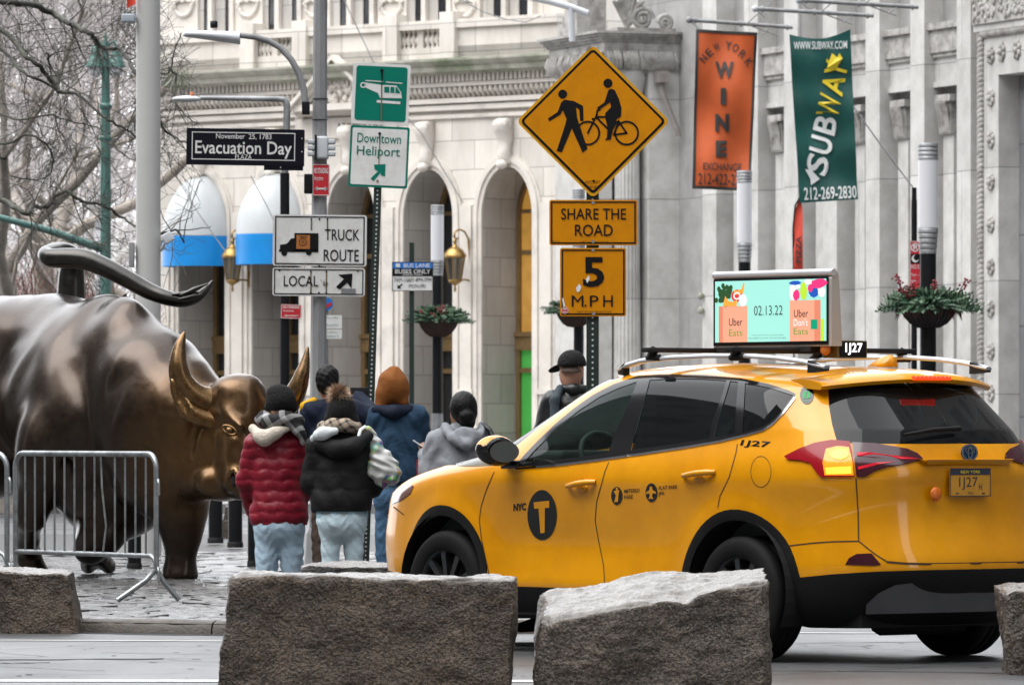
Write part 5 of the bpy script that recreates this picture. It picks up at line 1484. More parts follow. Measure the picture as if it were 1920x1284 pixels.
# ---- steel crowd barriers
M_steel = mat('worn_steel_tube', (0.34, 0.36, 0.37), rough=0.38, metal=0.75, var=0.2, vs=12, col2=(0.2, 0.21, 0.22), c2s=9)
def barrier(A, B, label, bent=True, feetA=True):
    S = thing('crowd_barrier', Vector((B.x, B.y, PZ)), label, 'barrier', 'steel crowd barriers')
    d_ = (B - A).normalized(); L_ = (B - A).length; nrm = Vector((d_.y, -d_.x, 0))
    at = lambda s_, z: Vector((A.x + d_.x * s_, A.y + d_.y * s_, z))
    zt, zb, r = PZ + 1.05, PZ + 0.33, 0.11
    loop = [at(0, PZ + 0.22)]
    loop += [at(0, zt - r)] + [at(r - r * math.cos(t), zt - r + r * math.sin(t)) for t in np.linspace(0.2, 1.57, 6)]
    loop += [at(L_ - r + r * math.sin(t), zt - r + r * math.cos(t)) for t in np.linspace(0, 1.37, 6)] + [at(L_, zt - r), at(L_, PZ + 0.22)]
    g = G(); g.tube(loop, 0.020, 10); link('frame', g, M_steel, S)
    g = G(); g.tube([at(0.0, zb), at(L_ * 0.5, zb), at(L_ - 0.08, zb), at(L_ - 0.03, zb - 0.02), at(L_, zb - 0.07)], 0.017, 8); link('lower_rail', g, M_steel, S)
    n_ = 14
    for i in range(1, n_):
        s_ = L_ * i / n_
        g = G()
        if bent and i == 9: g.tube([at(s_ - 0.06, zt), at(s_ - 0.04, zt - 0.25), at(s_ + 0.02, zb + 0.2), at(s_ - 0.03, zb)], 0.0085, 6)
        else: g.tube([at(s_, zt), at(s_, zb)], 0.0085, 6)
        link('bar', g, M_steel, S)
    for s_ in ((0, L_) if feetA else (L_,)):
        p = at(s_, 0)
        g = G(); t = Vector((0.62, -0.78, 0))
        g.tube([p + Vector((0, 0, PZ + 0.30)), p + Vector((0, 0, PZ + 0.24)), p - Vector((1, 0.3, 0)) * 0.07 + Vector((0, 0, PZ + 0.16)), p - Vector((1, 0.3, 0)) * 0.27 + Vector((0, 0, PZ + 0.02))], 0.019, 8); link('foot', g, M_steel, S)
        g = G(); g.tube([p + Vector((0, 0, PZ + 0.30)), p + Vector((0.0, 0, PZ + 0.24)), p + Vector((1, 0.2, 0)) * 0.05 + Vector((0, 0, PZ + 0.15)), p + Vector((1, 0.2, 0)) * 0.16 + Vector((0, 0, PZ + 0.02))], 0.019, 8); link('foot', g, M_steel, S)
    g = G(); 
    for z in (PZ + 0.86, PZ + 0.24):
        g.tube([at(L_, z), at(L_ + 0.028, z + 0.01), at(L_ + 0.034, z - 0.02), at(L_ + 0.034, z - 0.10)], 0.011, 6)
        link('hook', g, M_steel, S); g = G()
    return S
B1 = P(293, 1120, 45.2); A1 = P(29, 1100, 47.0)
barrier(Vector((A1.x, A1.y, 0)), Vector((B1.x, B1.y, 0)), 'bent steel crowd barrier in front of the bull, whole in view')
B2 = P(13, 1120, 46.6); A2 = P(-250, 1100, 47.6)
barrier(Vector((A2.x, A2.y, 0)), Vector((B2.x, B2.y, 0)), 'steel crowd barrier cut by the left edge of the photo', False)
# ================================================================ YELLOW TAXI
TH = R(51.0)
FWv = Vector((-math.cos(TH), math.sin(TH), 0)); LFv = Vector((-math.sin(TH), -math.cos(TH), 0))
CARO = Vector(((1815 - CX) / F * 35.8, 35.8, 0)) + FWv * 2.3
CARROT = R(180) - TH
TX = thing('taxi', CARO, 'yellow sport utility taxi with a roof advertising screen and lit tail lamp', 'taxi', rotz=CARROT)
fwn, lfn, on = np.array(FWv), np.array(LFv), np.array(CARO)
def car_pt(px, py, y):
    """point of the taxi's own space seen at an image position, on the lengthwise plane y"""
    r = np.array([(px - CX) / F, 1, -(py - Y0) / F]); C0 = np.array([0, 0, H])
    t = ((on + lfn * y - C0) @ lfn) / (r @ lfn); p = C0 + r * t - on
    return Vector((p @ fwn, y, p[2]))
def car_rear(px, py, x):
    r = np.array([(px - CX) / F, 1, -(py - Y0) / F]); C0 = np.array([0, 0, H])
    t = ((on + fwn * x - C0) @ fwn) / (r @ fwn); p = C0 + r * t - on
    return Vector((x, p @ lfn, p[2]))
def to_px(Pl):
    W_ = on + Pl[..., 0:1] * fwn + Pl[..., 1:2] * lfn + Pl[..., 2:3] * np.array([0, 0, 1.0])
    return np.stack([CX + F * W_[..., 0] / W_[..., 1], Y0 - F * (W_[..., 2] - H) / W_[..., 1]], -1)

ROWS = np.array([  # z, front x, rear x, half width
    (0.20, 1.95, -2.02, 0.80), (0.30, 2.10, -2.20, 0.875), (0.42, 2.18, -2.285, 0.900), (0.55, 2.21, -2.315, 0.904), (0.66, 2.215, -2.285, 0.902),
    (0.80, 2.18, -2.245, 0.907), (0.92, 2.12, -2.235, 0.920), (1.00, 2.00, -2.24, 0.928), (1.06, 1.80, -2.235, 0.922), (1.12, 1.50, -2.21, 0.906),
    (1.185, 1.19, -2.165, 0.880), (1.25, 1.02, -2.115, 0.852), (1.33, 0.85, -2.045, 0.822), (1.42, 0.66, -1.965, 0.787), (1.51, 0.48, -1.885, 0.745),
    (1.575, 0.34, -1.83, 0.705), (1.62, 0.21, -1.785, 0.650), (1.652, 0.06, -1.70, 0.55), (1.678, -0.18, -1.52, 0.36), (1.690, -0.50, -1.2, 0.13)])
_dv = np.sqrt(np.diff(ROWS[:, 0]) ** 2 + np.diff(ROWS[:, 3]) ** 2 + 0.12 * np.diff(ROWS[:, 1]) ** 2)
VR = np.concatenate([[0], np.cumsum(_dv)]); VM = VR[-1]
def spline_coef(x, y):
    n = len(x); h = np.diff(x); A = np.zeros((n, n)); b = np.zeros(n); A[0, 0] = A[-1, -1] = 1
    for i in range(1, n - 1):
        A[i, i - 1], A[i, i], A[i, i + 1] = h[i - 1], 2 * (h[i - 1] + h[i]), h[i]
        b[i] = 6 * ((y[i + 1] - y[i]) / h[i] - (y[i] - y[i - 1]) / h[i - 1])
    return np.linalg.solve(A, b)
_mc = [spline_coef(VR, ROWS[:, c]) for c in range(4)]
def rowv(c, V):
    i = np.clip(np.searchsorted(VR, V) - 1, 0, len(VR) - 2); h = VR[i + 1] - VR[i]; a = (VR[i + 1] - V) / h; b = (V - VR[i]) / h
    y, m = ROWS[:, c], _mc[c]
    return a * y[i] + b * y[i + 1] + ((a ** 3 - a) * m[i] + (b ** 3 - b) * m[i + 1]) * h * h / 6
_ph = np.linspace(0, math.pi, 4000)
def _outline(ph, n):
    c, s_ = np.cos(ph), np.sin(ph)
    return -np.sign(c) * np.abs(c) ** (2 / n), np.abs(s_) ** (2 / n)
def _nexp(ph): 
    f = np.clip((ph - 1.2) / 0.75, 0, 1); f = f * f * (3 - 2 * f)
    return 5.0 * (1 - f) + 4.4 * f
_ox, _oy = _outline(_ph, _nexp(_ph)); _cl = np.concatenate([[0], np.cumsum(np.hypot(np.diff(_ox * 2.25), np.diff(_oy * 0.92)))]); UM = _cl[-1]
WHX = (1.29, -1.37)
def Surf(U, V):
    U = np.clip(U, 0, UM); V = np.clip(V, 0, VM)
    ph = np.interp(U, _cl, _ph); ex, ey = _outline(ph, _nexp(ph))
    z, xf, xr, w = (rowv(c, V) for c in range(4))
    xf = xf + 0.13 * np.clip((1.12 - z) / 0.2, 0, 1)
    xm, a = (xf + xr) / 2, (xf - xr) / 2
    x = xm + ex * a
    taper = 1 - 0.05 * np.clip((x - 0.6) / 1.6, 0, 1) ** 2 - 0.035 * np.clip((-x - 1.0) / 1.3, 0, 1) ** 2
    y = ey * w * taper
    zz = z - np.clip((z - 1.3) / 0.3, 0, 1) * 0.032 * np.clip(-(x + 0.35), 0, 9) ** 1.6
    # rear face bows backwards towards the centre line, side panels swell over the wheels and dish along the sills
    x = x - (0.05 + 0.07 * np.clip((zz - 1.0) / 0.3, 0, 1)) * np.clip(1 - (y / 0.8) ** 2, 0, 1) * (x < xm) * np.clip((-ex - 0.9) / 0.1, 0, 1)
    side = np.clip((ey - 0.93) / 0.05, 0, 1)
    dish = -0.018 * np.exp(-((zz - 0.62) / 0.13) ** 2) * np.exp(-((x + 0.05) / 0.75) ** 4) + 0.010 * np.exp(-((zz - 0.40) / 0.06) ** 2)
    for wx in WHX:
        rr = np.sqrt((x - wx) ** 2 + (zz - 0.40) ** 2); dish = dish + 0.026 * np.exp(-((rr - 0.43) / 0.10) ** 2) * (zz < 1.0)
    y = y + side * dish
    return np.stack([x, y, zz], -1)
def SurfN(U, V, e=2e-3):
    du = Surf(np.minimum(U + e, UM), V) - Surf(np.maximum(U - e, 0), V); dv = Surf(U, np.minimum(V + e, VM)) - Surf(U, np.maximum(V - e, 0))
    n = np.cross(dv, du); return n / np.maximum(np.linalg.norm(n, axis=-1, keepdims=True), 1e-9)
_gu, _gv = np.meshgrid(np.linspace(0, UM, 420), np.linspace(0, VM, 200), indexing='ij')
_gS = Surf(_gu, _gv); _gN = SurfN(_gu, _gv); _gP = to_px(_gS)
_view = -(on + 0 * _gS); 
_cl_loc = np.array([(-on - np.array([0, 0, 0])) @ fwn, (-on) @ lfn, H])
_vis = ((_cl_loc - _gS) * _gN).sum(-1) > 0.2
def inv(T, proj=to_px, mask=None, itn=8):
    T = np.array(T, float).reshape(-1, 2); gp = _gP if proj is to_px else proj(_gS)
    mk = _vis if mask is None else mask
    gp = np.where(mk[..., None], gp, 1e6); flat = gp.reshape(-1, 2)
    idx = [np.argmin(((flat - t) ** 2).sum(1)) for t in T]
    U, V = _gu.reshape(-1)[idx].copy(), _gv.reshape(-1)[idx].copy()
    e = 1e-3
    for _ in range(itn):
        p = proj(Surf(U, V)); ju = (proj(Surf(U + e, V)) - proj(Surf(U - e, V))) / (2 * e); jv = (proj(Surf(U, V + e)) - proj(Surf(U, V - e))) / (2 * e)
        r = T - p; det = ju[:, 0] * jv[:, 1] - ju[:, 1] * jv[:, 0]; det = np.where(np.abs(det) < 1e-3 if proj is to_px else np.abs(det) < 1e-6, np.inf, det)
        dU = (r[:, 0] * jv[:, 1] - r[:, 1] * jv[:, 0]) / det; dV = (ju[:, 0] * r[:, 1] - ju[:, 1] * r[:, 0]) / det
        U = np.clip(U + np.clip(dU, -.05, .05), 0, UM); V = np.clip(V + np.clip(dV, -.05, .05), 0, VM)
    return np.stack([U, V], -1)
_sideM = (np.abs(_gN[..., 1]) > 0.35) & (_gS[..., 2] < 1.62)
inv_side = lambda T: inv(T, lambda S: S[..., [0, 2]], _sideM)
_rearM = (_gN[..., 0] < -0.3)
inv_rear = lambda T: inv(T, lambda S: S[..., [1, 2]], _rearM)
def dens(p, step, closed=True):
    out = []; n = len(p)
    for i in range(n if closed else n - 1):
        a, b = np.array(p[i], float), np.array(p[(i + 1) % n], float); k = max(1, int(np.ceil(np.linalg.norm(b - a) / step)))
        out += [a + (b - a) * j / k for j in range(k)]
    if not closed: out.append(np.array(p[-1], float))
    return np.array(out)
def smoothp(p, it=2, keep=()):
    p = np.array(p, float)
    return p
def px_poly(p, step=9): return inv(dens(p, step))

M_yel = bpy.data.materials.new('taxi_yellow_paint'); M_yel.use_nodes = True
_t = M_yel.node_tree; _b = _t.nodes['Principled BSDF']
_b.inputs['Base Color'].default_value = (0.72, 0.305, 0.002, 1); _b.inputs['Roughness'].default_value = 0.34; _b.inputs['Specular IOR Level'].default_value = 0.12
_b.inputs['Coat Weight'].default_value = 0.8; _b.inputs['Coat Roughness'].default_value = 0.05
_n = nd(_t, 'ShaderNodeTexNoise', Scale=1.6, Detail=9.0, Roughness=0.7); _tc2 = nd(_t, 'ShaderNodeTexCoord'); _t.links.new(_tc2.outputs['Object'], _n.inputs['Vector'])
_r = nd(_t, 'ShaderNodeValToRGB'); _r.color_ramp.elements[0].position = 0.38; _r.color_ramp.elements[1].position = 0.62
_r.color_ramp.elements[0].color = (0.56, 0.222, 0.0, 1); _r.color_ramp.elements[1].color = (0.68, 0.285, 0.0, 1)
_t.links.new(_n.outputs[0], _r.inputs[0]); _t.links.new(_r.outputs[0], _b.inputs['Base Color'])
_mr = nd(_t, 'ShaderNodeMapRange'); _mr.inputs[1].default_value = 0.35; _mr.inputs[2].default_value = 0.65; _mr.inputs[3].default_value = 0.14; _mr.inputs[4].default_value = 0.02
_t.links.new(_n.outputs[0], _mr.inputs[0]); _t.links.new(_mr.outputs[0], _b.inputs['Coat Roughness'])
M_clad = mat('black_plastic_cladding', (0.006, 0.006, 0.0065), rough=0.6, var=0.3, vs=6, bump=0.1, bs=200, spec=0.2)
M_gloss = mat('gloss_black_trim', (0.008, 0.008, 0.009), rough=0.12, var=0)
M_priv = mat_glass('privacy_glass', (0.20, 0.23, 0.23), 0.80, (0.006, 0.007, 0.008), 0.02)
M_fglass = mat_glass('green_tinted_glass', (0.50, 0.60, 0.56), 0.22, (0.008, 0.012, 0.011), 0.02)
M_lensr = mat('dark_red_lens', (0.17, 0.003, 0.008), rough=0.2, spec=0.2, var=0.15, vs=9, emit=(0.9, 0.02, 0.04), es=0.05, coat=0.25)
M_lensk = mat('smoked_lens', (0.045, 0.006, 0.012), rough=0.15, var=0.2, vs=12, coat=0.4)
M_lensl = mat('lit_red_lens', (0.35, 0.008, 0.02), rough=0.1, var=0.2, vs=20, emit=(1.0, 0.02, 0.04), es=0.12)
M_amber = mat('lit_amber_lens', (0.8, 0.25, 0.02), rough=0.1, var=0.3, vs=60, emit=(1.0, 0.20, 0.004), es=0.33)
M_amberh = mat('lit_yellow_bulb', (0.9, 0.5, 0.05), rough=0.1, var=0.3, vs=60, emit=(1.0, 0.5, 0.03), es=0.7)
M_brk = mat('lit_red_brake_lamp', (0.3, 0.008, 0.004), rough=0.2, var=0, emit=(1.0, 0.035, 0.008), es=0.8)
M_chrome = mat('chrome', (0.62, 0.63, 0.65), rough=0.12, metal=1.0, var=0)
M_silver = mat('silver_rail', (0.52, 0.53, 0.56), rough=0.32, metal=0.35, var=0.06)
M_skid = mat('grey_skid_plate', (0.05, 0.05, 0.053), rough=0.42, metal=0.2, var=0.15)
M_tyre = mat('tyre_rubber', (0.006, 0.006, 0.0065), rough=0.75, var=0.25, vs=20, spec=0.2)
M_alloy = mat('dark_alloy', (0.07, 0.072, 0.075), rough=0.38, metal=0.8, var=0.25, vs=12)  # rims in one dark metallic grey with noise variation
M_seat = mat('grey_green_seat', (0.075, 0.095, 0.09), rough=0.7, var=0.2)
M_cabin = mat('dark_cabin_plastic', (0.035, 0.042, 0.042), rough=0.6, var=0.2)
M_head = mat('headlamp_lens', (0.14, 0.06, 0.045), rough=0.08, var=0.3, vs=12, coat=1.0)
M_dkyel = mat('shut_line', (0.05, 0.02, 0.002), rough=0.8, var=0)

# ---- outlines measured on the photo, brought onto the shell
DLO = [(963, 876), (985, 850), (1006, 828), (1040, 795), (1075, 766), (1110, 741), (1150, 720), (1196, 704), (1250, 701), (1320, 702), (1390, 709), (1440, 719), (1478, 731), (1492, 738), (1489, 748), (1470, 772), (1450, 793), (1432, 805), (1400, 814), (1350, 826), (1280, 838), (1200, 850), (1120, 861), (1040, 871)]
W1 = [(981, 868), (1000, 846), (1018, 828), (1050, 797), (1085, 769), (1125, 743), (1160, 727), (1194, 715), (1188, 733), (1172, 772), (1152, 812), (1141, 848), (1080, 857)]
W2 = [(1218, 712), (1260, 709), (1320, 710), (1362, 713), (1352, 745), (1334, 795), (1330, 821), (1260, 833), (1183, 844), (1196, 792), (1210, 742)]
W2b = [(1369, 714), (1384, 716), (1380, 760), (1378, 812), (1339, 819), (1343, 795), (1358, 750)]
W3 = [(1397, 718), (1440, 726), (1488, 741), (1468, 768), (1445, 791), (1428, 801), (1392, 810)]
st = dict(DLO=px_poly(DLO), W1=px_poly(W1), W2=px_poly(W2), W2b=px_poly(W2b), W3=px_poly(W3))
RWl = [(1553, 730), (1600, 722), (1680, 718), (1760, 717), (1830, 717)]
RWb = [(1830, 831), (1760, 832), (1680, 832), (1600, 831), (1569, 827), (1560, 795), (1554, 760)]
def clampc(p):
    p = p.copy(); p[p[:, 0] < 0.02, 0] = 0; return p
st['RW'] = inv(dens(RWl + RWb, 9))
cent = lambda poly: np.array([q for q in poly])
# the half outline ends on the centre line
def half(poly):
    p = np.array(poly); p[:, 0] = np.maximum(p[:, 0], 0.0); return p
st['RW'] = half(st['RW'])
st['TLs'] = px_poly([(1472, 856), (1500, 842), (1530, 831), (1560, 826), (1594, 829), (1598, 850), (1602, 893), (1540, 894), (1531, 884), (1520, 868), (1500, 863), (1478, 862)], 6)
st['TLh'] = px_poly([(1598, 830), (1640, 832), (1700, 842), (1718, 850), (1730, 861), (1700, 869), (1665, 875), (1640, 883), (1622, 894), (1606, 894), (1602, 860)], 6)
st['AMB'] = px_poly([(1550, 843), (1570, 838), (1592, 840), (1599, 868), (1601, 891), (1548, 891), (1544, 868)], 5)
st['FD'] = px_poly([(927, 880), (912, 918), (902, 950), (899, 975), (903, 1010), (917, 1075), (925, 1103), (1134, 1099), (1132, 1060), (1122, 1010), (1116, 975), (1119, 940), (1134, 885), (1147, 856), (1196, 704), (1150, 720), (1075, 766), (1006, 828), (963, 876)])
st['RD'] = px_poly([(1147, 856), (1134, 885), (1119, 940), (1116, 975), (1122, 1010), (1132, 1060), (1134, 1099), (1265, 1092), (1276, 1040), (1300, 985), (1345, 955), (1350, 930), (1367, 895), (1380, 850), (1385, 816), (1393, 709), (1320, 702), (1196, 704)])
_e = px_poly([(1552, 724), (1556, 760), (1562, 795), (1580, 828), (1598, 830), (1605, 894), (1609, 960), (1610, 1014), (1640, 1038), (1662, 1053), (1740, 1056), (1812, 1056)])
V_top = inv([(1552, 724)])[0, 1]
st['HT'] = np.concatenate([_e[:-12 if False else None], [[0.0, _e[-1, 1]], [0.0, V_top + 0.02]]]) if False else None
_h = inv(dens([(1552, 724), (1556, 760), (1566, 812), (1580, 828), (1598, 830), (1605, 894), (1609, 960), (1610, 1014), (1640, 1038), (1662, 1053), (1740, 1056)], 9, False))
st['HT'] = np.concatenate([_h, [[0.0, _h[-1, 1]], [0.0, _h[0, 1]]]])
_bb = inv(dens([(1468, 1024), (1520, 1018), (1560, 1015), (1610, 1014)], 9, False))
_bk = inv(dens([(1480, 1084), (1560, 1076), (1640, 1071), (1740, 1068), (1800, 1067)], 9, False))
def vline(z, x0, x1, n=60):
    return inv_side([(x0 + (x1 - x0) * i / n, z) for i in range(n + 1)])
# wheel arches in side view
def arch(wx, r, n=40, zc=0.40, z0=0.0):
    return [(wx + r * math.cos(a), zc + r * math.sin(a)) for a in np.linspace(-0.75, math.pi + 0.75, n)]
ARO = [inv_side(arch(w_, 0.455)) for w_ in WHX]; ARI = [inv_side(arch(w_, 0.395)) for w_ in WHX]
def tobottom(p):
    p = np.array(p); return np.concatenate([[[p[0, 0], 0.0]], p, [[p[-1, 0], 0.0]]])
ARO = [tobottom(a) for a in ARO]; ARI = [tobottom(a) for a in ARI]
# sill cladding: everything below this line
V_sill = inv_side([(0.6, 0.385)])[0, 1]
clad_line = np.concatenate([[[0, _bk[-1, 1]]], _bk[::-1], [[_bk[0, 0] + 0.25, V_sill]], [[inv_side([(0.9, 0.385)])[0, 0], V_sill]], [[UM * 0.86, inv_side([(2.0, 0.45)])[0, 1]], [UM, VR[2]]]])
CLAD = np.concatenate([clad_line, [[UM, 0], [0, 0]]])
# windscreen
dl = inv([(965, 874), (985, 850), (1006, 828), (1040, 795), (1075, 766), (1110, 741), (1150, 720), (1185, 707)])
WS = np.concatenate([dl + [[0.27, 0.0]], [[UM, dl[-1, 1] + 0.01], [UM, dl[0, 1] + 0.01]]])
HL = px_poly([(735, 945), (745, 928), (757, 914), (771, 908), (776, 912), (770, 925), (752, 938)], 5)
FOG = px_poly([(1585, 1058), (1592, 1046), (1606, 1038), (1634, 1037), (1652, 1058), (1640, 1060)], 5)
FUEL = px_poly([(1427 + 19 * math.cos(t), 884 + 29 * math.sin(t)) for t in np.linspace(0, 2 * math.pi, 20, endpoint=False)], 8)

# ---- triangulate the half shell with these outlines, sort faces into panels
pts = []; eds = []
def addring(p, closed=True):
    o = len(pts); p = np.array(p)
    keep = [0] + [i for i in range(1, len(p)) if np.linalg.norm(p[i] - p[i - 1]) > 1e-4]; p = p[keep]
    pts.extend([tuple(q) for q in p]); n = len(p)
    eds.extend([(o + i, o + (i + 1) % n) for i in range(n if closed else n - 1)])
addring(dens([(0, 0), (UM, 0), (UM, VM), (0, VM)], 0.05))
for k in ('DLO', 'W1', 'W2', 'W2b', 'W3', 'RW', 'TLs', 'TLh', 'AMB', 'FD', 'RD', 'HT'): addring(st[k])
for a in ARO + ARI + [WS, HL, FOG]: addring(a)
addring(dens(clad_line, 0.04, False), False); addring(_bb, False)
stp = 0.034
for i in range(int(UM / stp)):
    for j in range(int(VM / stp)):
        pts.append((stp * (i + 0.5 + 0.3 * (j % 2)), stp * (j + 0.5)))
res = delaunay_2d_cdt([Vector(p) for p in pts], eds, [], 0, 1e-6)
cv = np.array([tuple(v) for v in res[0]]); cf = np.array([list(f) for f in res[2] if len(f) == 3])
cc = cv[cf].mean(1)
ok_ = (cc[:, 0] > 0) & (cc[:, 0] < UM) & (cc[:, 1] > 0) & (cc[:, 1] < VM); cf, cc = cf[ok_], cc[ok_]
def inpoly(p, poly):
    x, y = p[:, 0], p[:, 1]; c = np.zeros(len(p), bool); n = len(poly); j = n - 1
    for i in range(n):
        yi, yj, xi, xj = poly[i][1], poly[j][1], poly[i][0], poly[j][0]
        if yi != yj: c ^= ((yi > y) != (yj > y)) & (x < (xj - xi) * (y - yi) / (yj - yi) + xi)
        j = i
    return c
I = {k: inpoly(cc, v) for k, v in st.items() if v is not None}
inO = inpoly(cc, ARO[0]) | inpoly(cc, ARO[1]); inI = inpoly(cc, ARI[0]) | inpoly(cc, ARI[1])
inC = inpoly(cc, CLAD); inWS = inpoly(cc, WS); inHL = inpoly(cc, HL); inFOG = inpoly(cc, FOG)
_ub = np.interp(cc[:, 1], [0, 1], [0, 0])
under_b = (cc[:, 1] < np.interp(cc[:, 0], _bb[::-1, 0], _bb[::-1, 1], left=9, right=-1)) & (cc[:, 0] <= _bb[0, 0] + 0.02)
xs_c = Surf(cc[:, 0], cc[:, 1])
cls = np.full(len(cc), 'body', object)
cls[(xs_c[:, 0] > 0.8) & (xs_c[:, 2] < 1.3) & (xs_c[:, 1] < 0.80) & (cc[:, 1] > inv_side([(1.9, 0.93)])[0, 1])] = 'hood'
cls[I['HT']] = 'tailgate'
lowb = (cc[:, 0] < _bb[0, 0] + 0.05) & ~I['HT'] & ((cc[:, 1] < np.interp(cc[:, 0], np.sort(_bb[:, 0]), _bb[np.argsort(_bb[:, 0]), 1])))
cls[lowb] = 'rear_bumper'
cls[I['FD']] = 'front_door'; cls[I['RD']] = 'rear_door'
cls[I['DLO']] = 'window_trim'
cls[inWS] = 'windscreen'
for k, nm in (('W1', 'g_front'), ('W2', 'g_rear'), ('W2b', 'g_rear'), ('W3', 'g_quarter'), ('RW', 'g_back')): cls[I[k]] = nm
cls[I['TLs']] = 'tail_s'; cls[I['TLh']] = 'tail_h'; cls[I['AMB']] = 'amber'
cls[inHL] = 'headlight'; cls[inC] = 'cladding'; cls[inO] = 'cladding'; cls[inFOG & ~inC] = 'reflector'
cls[inI] = 'hole'
S3 = Surf(cv[:, 0], cv[:, 1]); N3 = SurfN(np.clip(cv[:, 0], 0.003, UM - 0.003), np.clip(cv[:, 1], 0.003, VM - 0.003))
S3[cv[:, 0] < 1e-4, 1] = 0; S3[cv[:, 0] > UM - 1e-4, 1] = 0
def car_mesh(name, sel, m, sides=(1, -1), off=0.0, parent=None, thick=0.0):
    vs, fs, ns = [], [], []
    F_ = cf[sel]
    if len(F_) == 0: return None
    idx = np.unique(F_); mp = -np.ones(len(cv), int); mp[idx] = np.arange(len(idx))
    for s_ in sides:
        o = len(vs); p = S3[idx] + N3[idx] * off
        sg = np.array([1, s_, 1]); vs += (p * sg).tolist(); ns += (N3[idx] * sg).tolist()
        f = mp[F_] + o
        # orient outwards
        a, b, c = (np.array(vs)[f[:, i]] for i in range(3)); fn = np.cross(b - a, c - a); dn = np.array(ns)[f[:, 0]]
        fl_ = (fn * dn).sum(1) < 0; f[fl_] = f[fl_][:, ::-1]
        fs += f.tolist()
    me = bpy.data.meshes.new(name); me.from_pydata(vs, [], fs); me.materials.append(m)
    me.polygons.foreach_set('use_smooth', [True] * len(fs)); me.update()
    me.normals_split_custom_set_from_vertices(ns)
    o = bpy.data.objects.new(name, me); COL.objects.link(o); o.parent = parent or TX
    return o
body = car_mesh('body_shell', cls == 'body', M_yel)
car_mesh('hood', cls == 'hood', M_yel)
tg = car_mesh('tailgate', cls == 'tailgate', M_yel)
rb = car_mesh('rear_bumper', cls == 'rear_bumper', M_yel)
doors = {}
for s_ in (1, -1):
    for nm in ('front_door', 'rear_door'): doors[nm, s_] = car_mesh(nm if s_ == 1 else nm, cls == nm, M_yel, (s_,))
    car_mesh('window_trim', cls == 'window_trim', M_gloss, (s_,))
    gpar = {'g_front': doors['front_door', s_], 'g_rear': doors['rear_door', s_], 'g_quarter': body}
    for nm, m_ in (('g_front', M_fglass), ('g_rear', M_priv), ('g_quarter', M_priv)): car_mesh('side_window', cls == nm, m_, (s_,), -0.004, gpar[nm])
    tl = car_mesh('tail_lamp', cls == 'tail_s', M_lensr, (s_,), 0.012)
    if s_ == 1: tl['label'] = 'lit left tail lamp'
    o = car_mesh('lit_lens', cls == 'amber', M_amber, (s_,), 0.014, tl)
    o = car_mesh('tailgate_lamp', cls == 'tail_h', M_lensk, (s_,), 0.010, tg)
    car_mesh('headlamp', cls == 'headlight', M_head, (s_,), 0.004)
    car_mesh('reflector', cls == 'reflector', M_lensk, (s_,), 0.004, rb)
car_mesh('windscreen', cls == 'windscreen', M_fglass, (1, -1), -0.004)
car_mesh('rear_window', cls == 'g_back', M_priv, (1, -1), -0.003, tg)
car_mesh('cladding', cls == 'cladding', M_clad, (1, -1), 0.006)

# ---- strips and decals that follow the shell
def on_shell(uv, off): 
    uv = np.array(uv); return Surf(uv[:, 0], uv[:, 1]) + SurfN(uv[:, 0], uv[:, 1]) * off
def strip(name, uvs, w, m, off, parent, sides=(1, -1), closed=False):
    g = G()
    uv = np.array(uvs)
    if closed: uv = np.concatenate([uv, uv[:1]])
    for s_ in sides:
        p = on_shell(uv, off); n = SurfN(uv[:, 0], uv[:, 1]); t = np.gradient(p, axis=0); sd = np.cross(n, t); sd /= np.maximum(np.linalg.norm(sd, axis=1, keepdims=True), 1e-9)
        a, b = p + sd * w / 2, p - sd * w / 2
        sg = np.array([1, s_, 1]); k = len(p)
        g.add((np.concatenate([a, b]) * sg).tolist(), [(i, i + 1, i + 1 + k, i + k) for i in range(k - 1)], 0, True)
    return link(name, g, m, parent)
pl = lambda p, step=6: inv(dens(p, step, False))
for nm, par, p in (('shut_line', body, [(927, 884), (912, 918), (902, 950), (899, 975), (903, 1010), (917, 1075), (923, 1100)]),
                   ('shut_line', body, [(1142, 866), (1134, 885), (1119, 940), (1116, 975), (1122, 1010), (1132, 1060), (1134, 1097)]),
                   ('shut_line', body, [(1383, 832), (1380, 850), (1367, 895), (1350, 930), (1346, 952)]),
                   ('shut_line', tg, [(1605, 896), (1609, 960), (1610, 1014), (1640, 1038), (1662, 1052)]),
                   ('shut_line', rb, [(1470, 1024), (1520, 1018), (1560, 1015), (1610, 1014)]),
                   ('shut_line', body, [(738, 950), (758, 965)])):
    strip(nm, pl(p), 0.0075, M_dkyel, 0.0015, par)
hb_ = pl([(1662, 1053), (1700, 1056), (1740, 1057)]); hb_ = np.concatenate([hb_, [[0.0, hb_[-1, 1]]]])
strip('shut_line', hb_, 0.012, M_dkyel, 0.0015, tg)
strip('fuel_flap', FUEL, 0.004, M_dkyel, 0.0015, body, (1,), True)
strip('chrome_strip', pl([(966, 879), (1040, 873), (1120, 863), (1200, 852), (1280, 840), (1350, 828), (1400, 816), (1432, 807), (1450, 795), (1470, 774), (1491, 746)]), 0.013, M_chrome, 0.006, body)
def decal(name, polys, m, off, parent, sides=(1,)):
    """polys: list of image outlines or (verts, faces) pairs"""
    g = G()
    for pg in polys:
        if isinstance(pg, tuple): v, fs = pg
        else: v, fs = pg, [list(range(len(pg)))]
        g.add(on_shell(inv(v), off).tolist(), fs)
    return link(name, g, m, parent)
def dtext(t, x0, y0, x1, y1, bold=0.0, shear=0.0, sl=0.0):
    v, f = text_mesh(t, bold, shear)
    return ([(x0 + (x1 - x0) * a, y1 + (y0 - y1) * b + sl * a) for a, b in v], f)
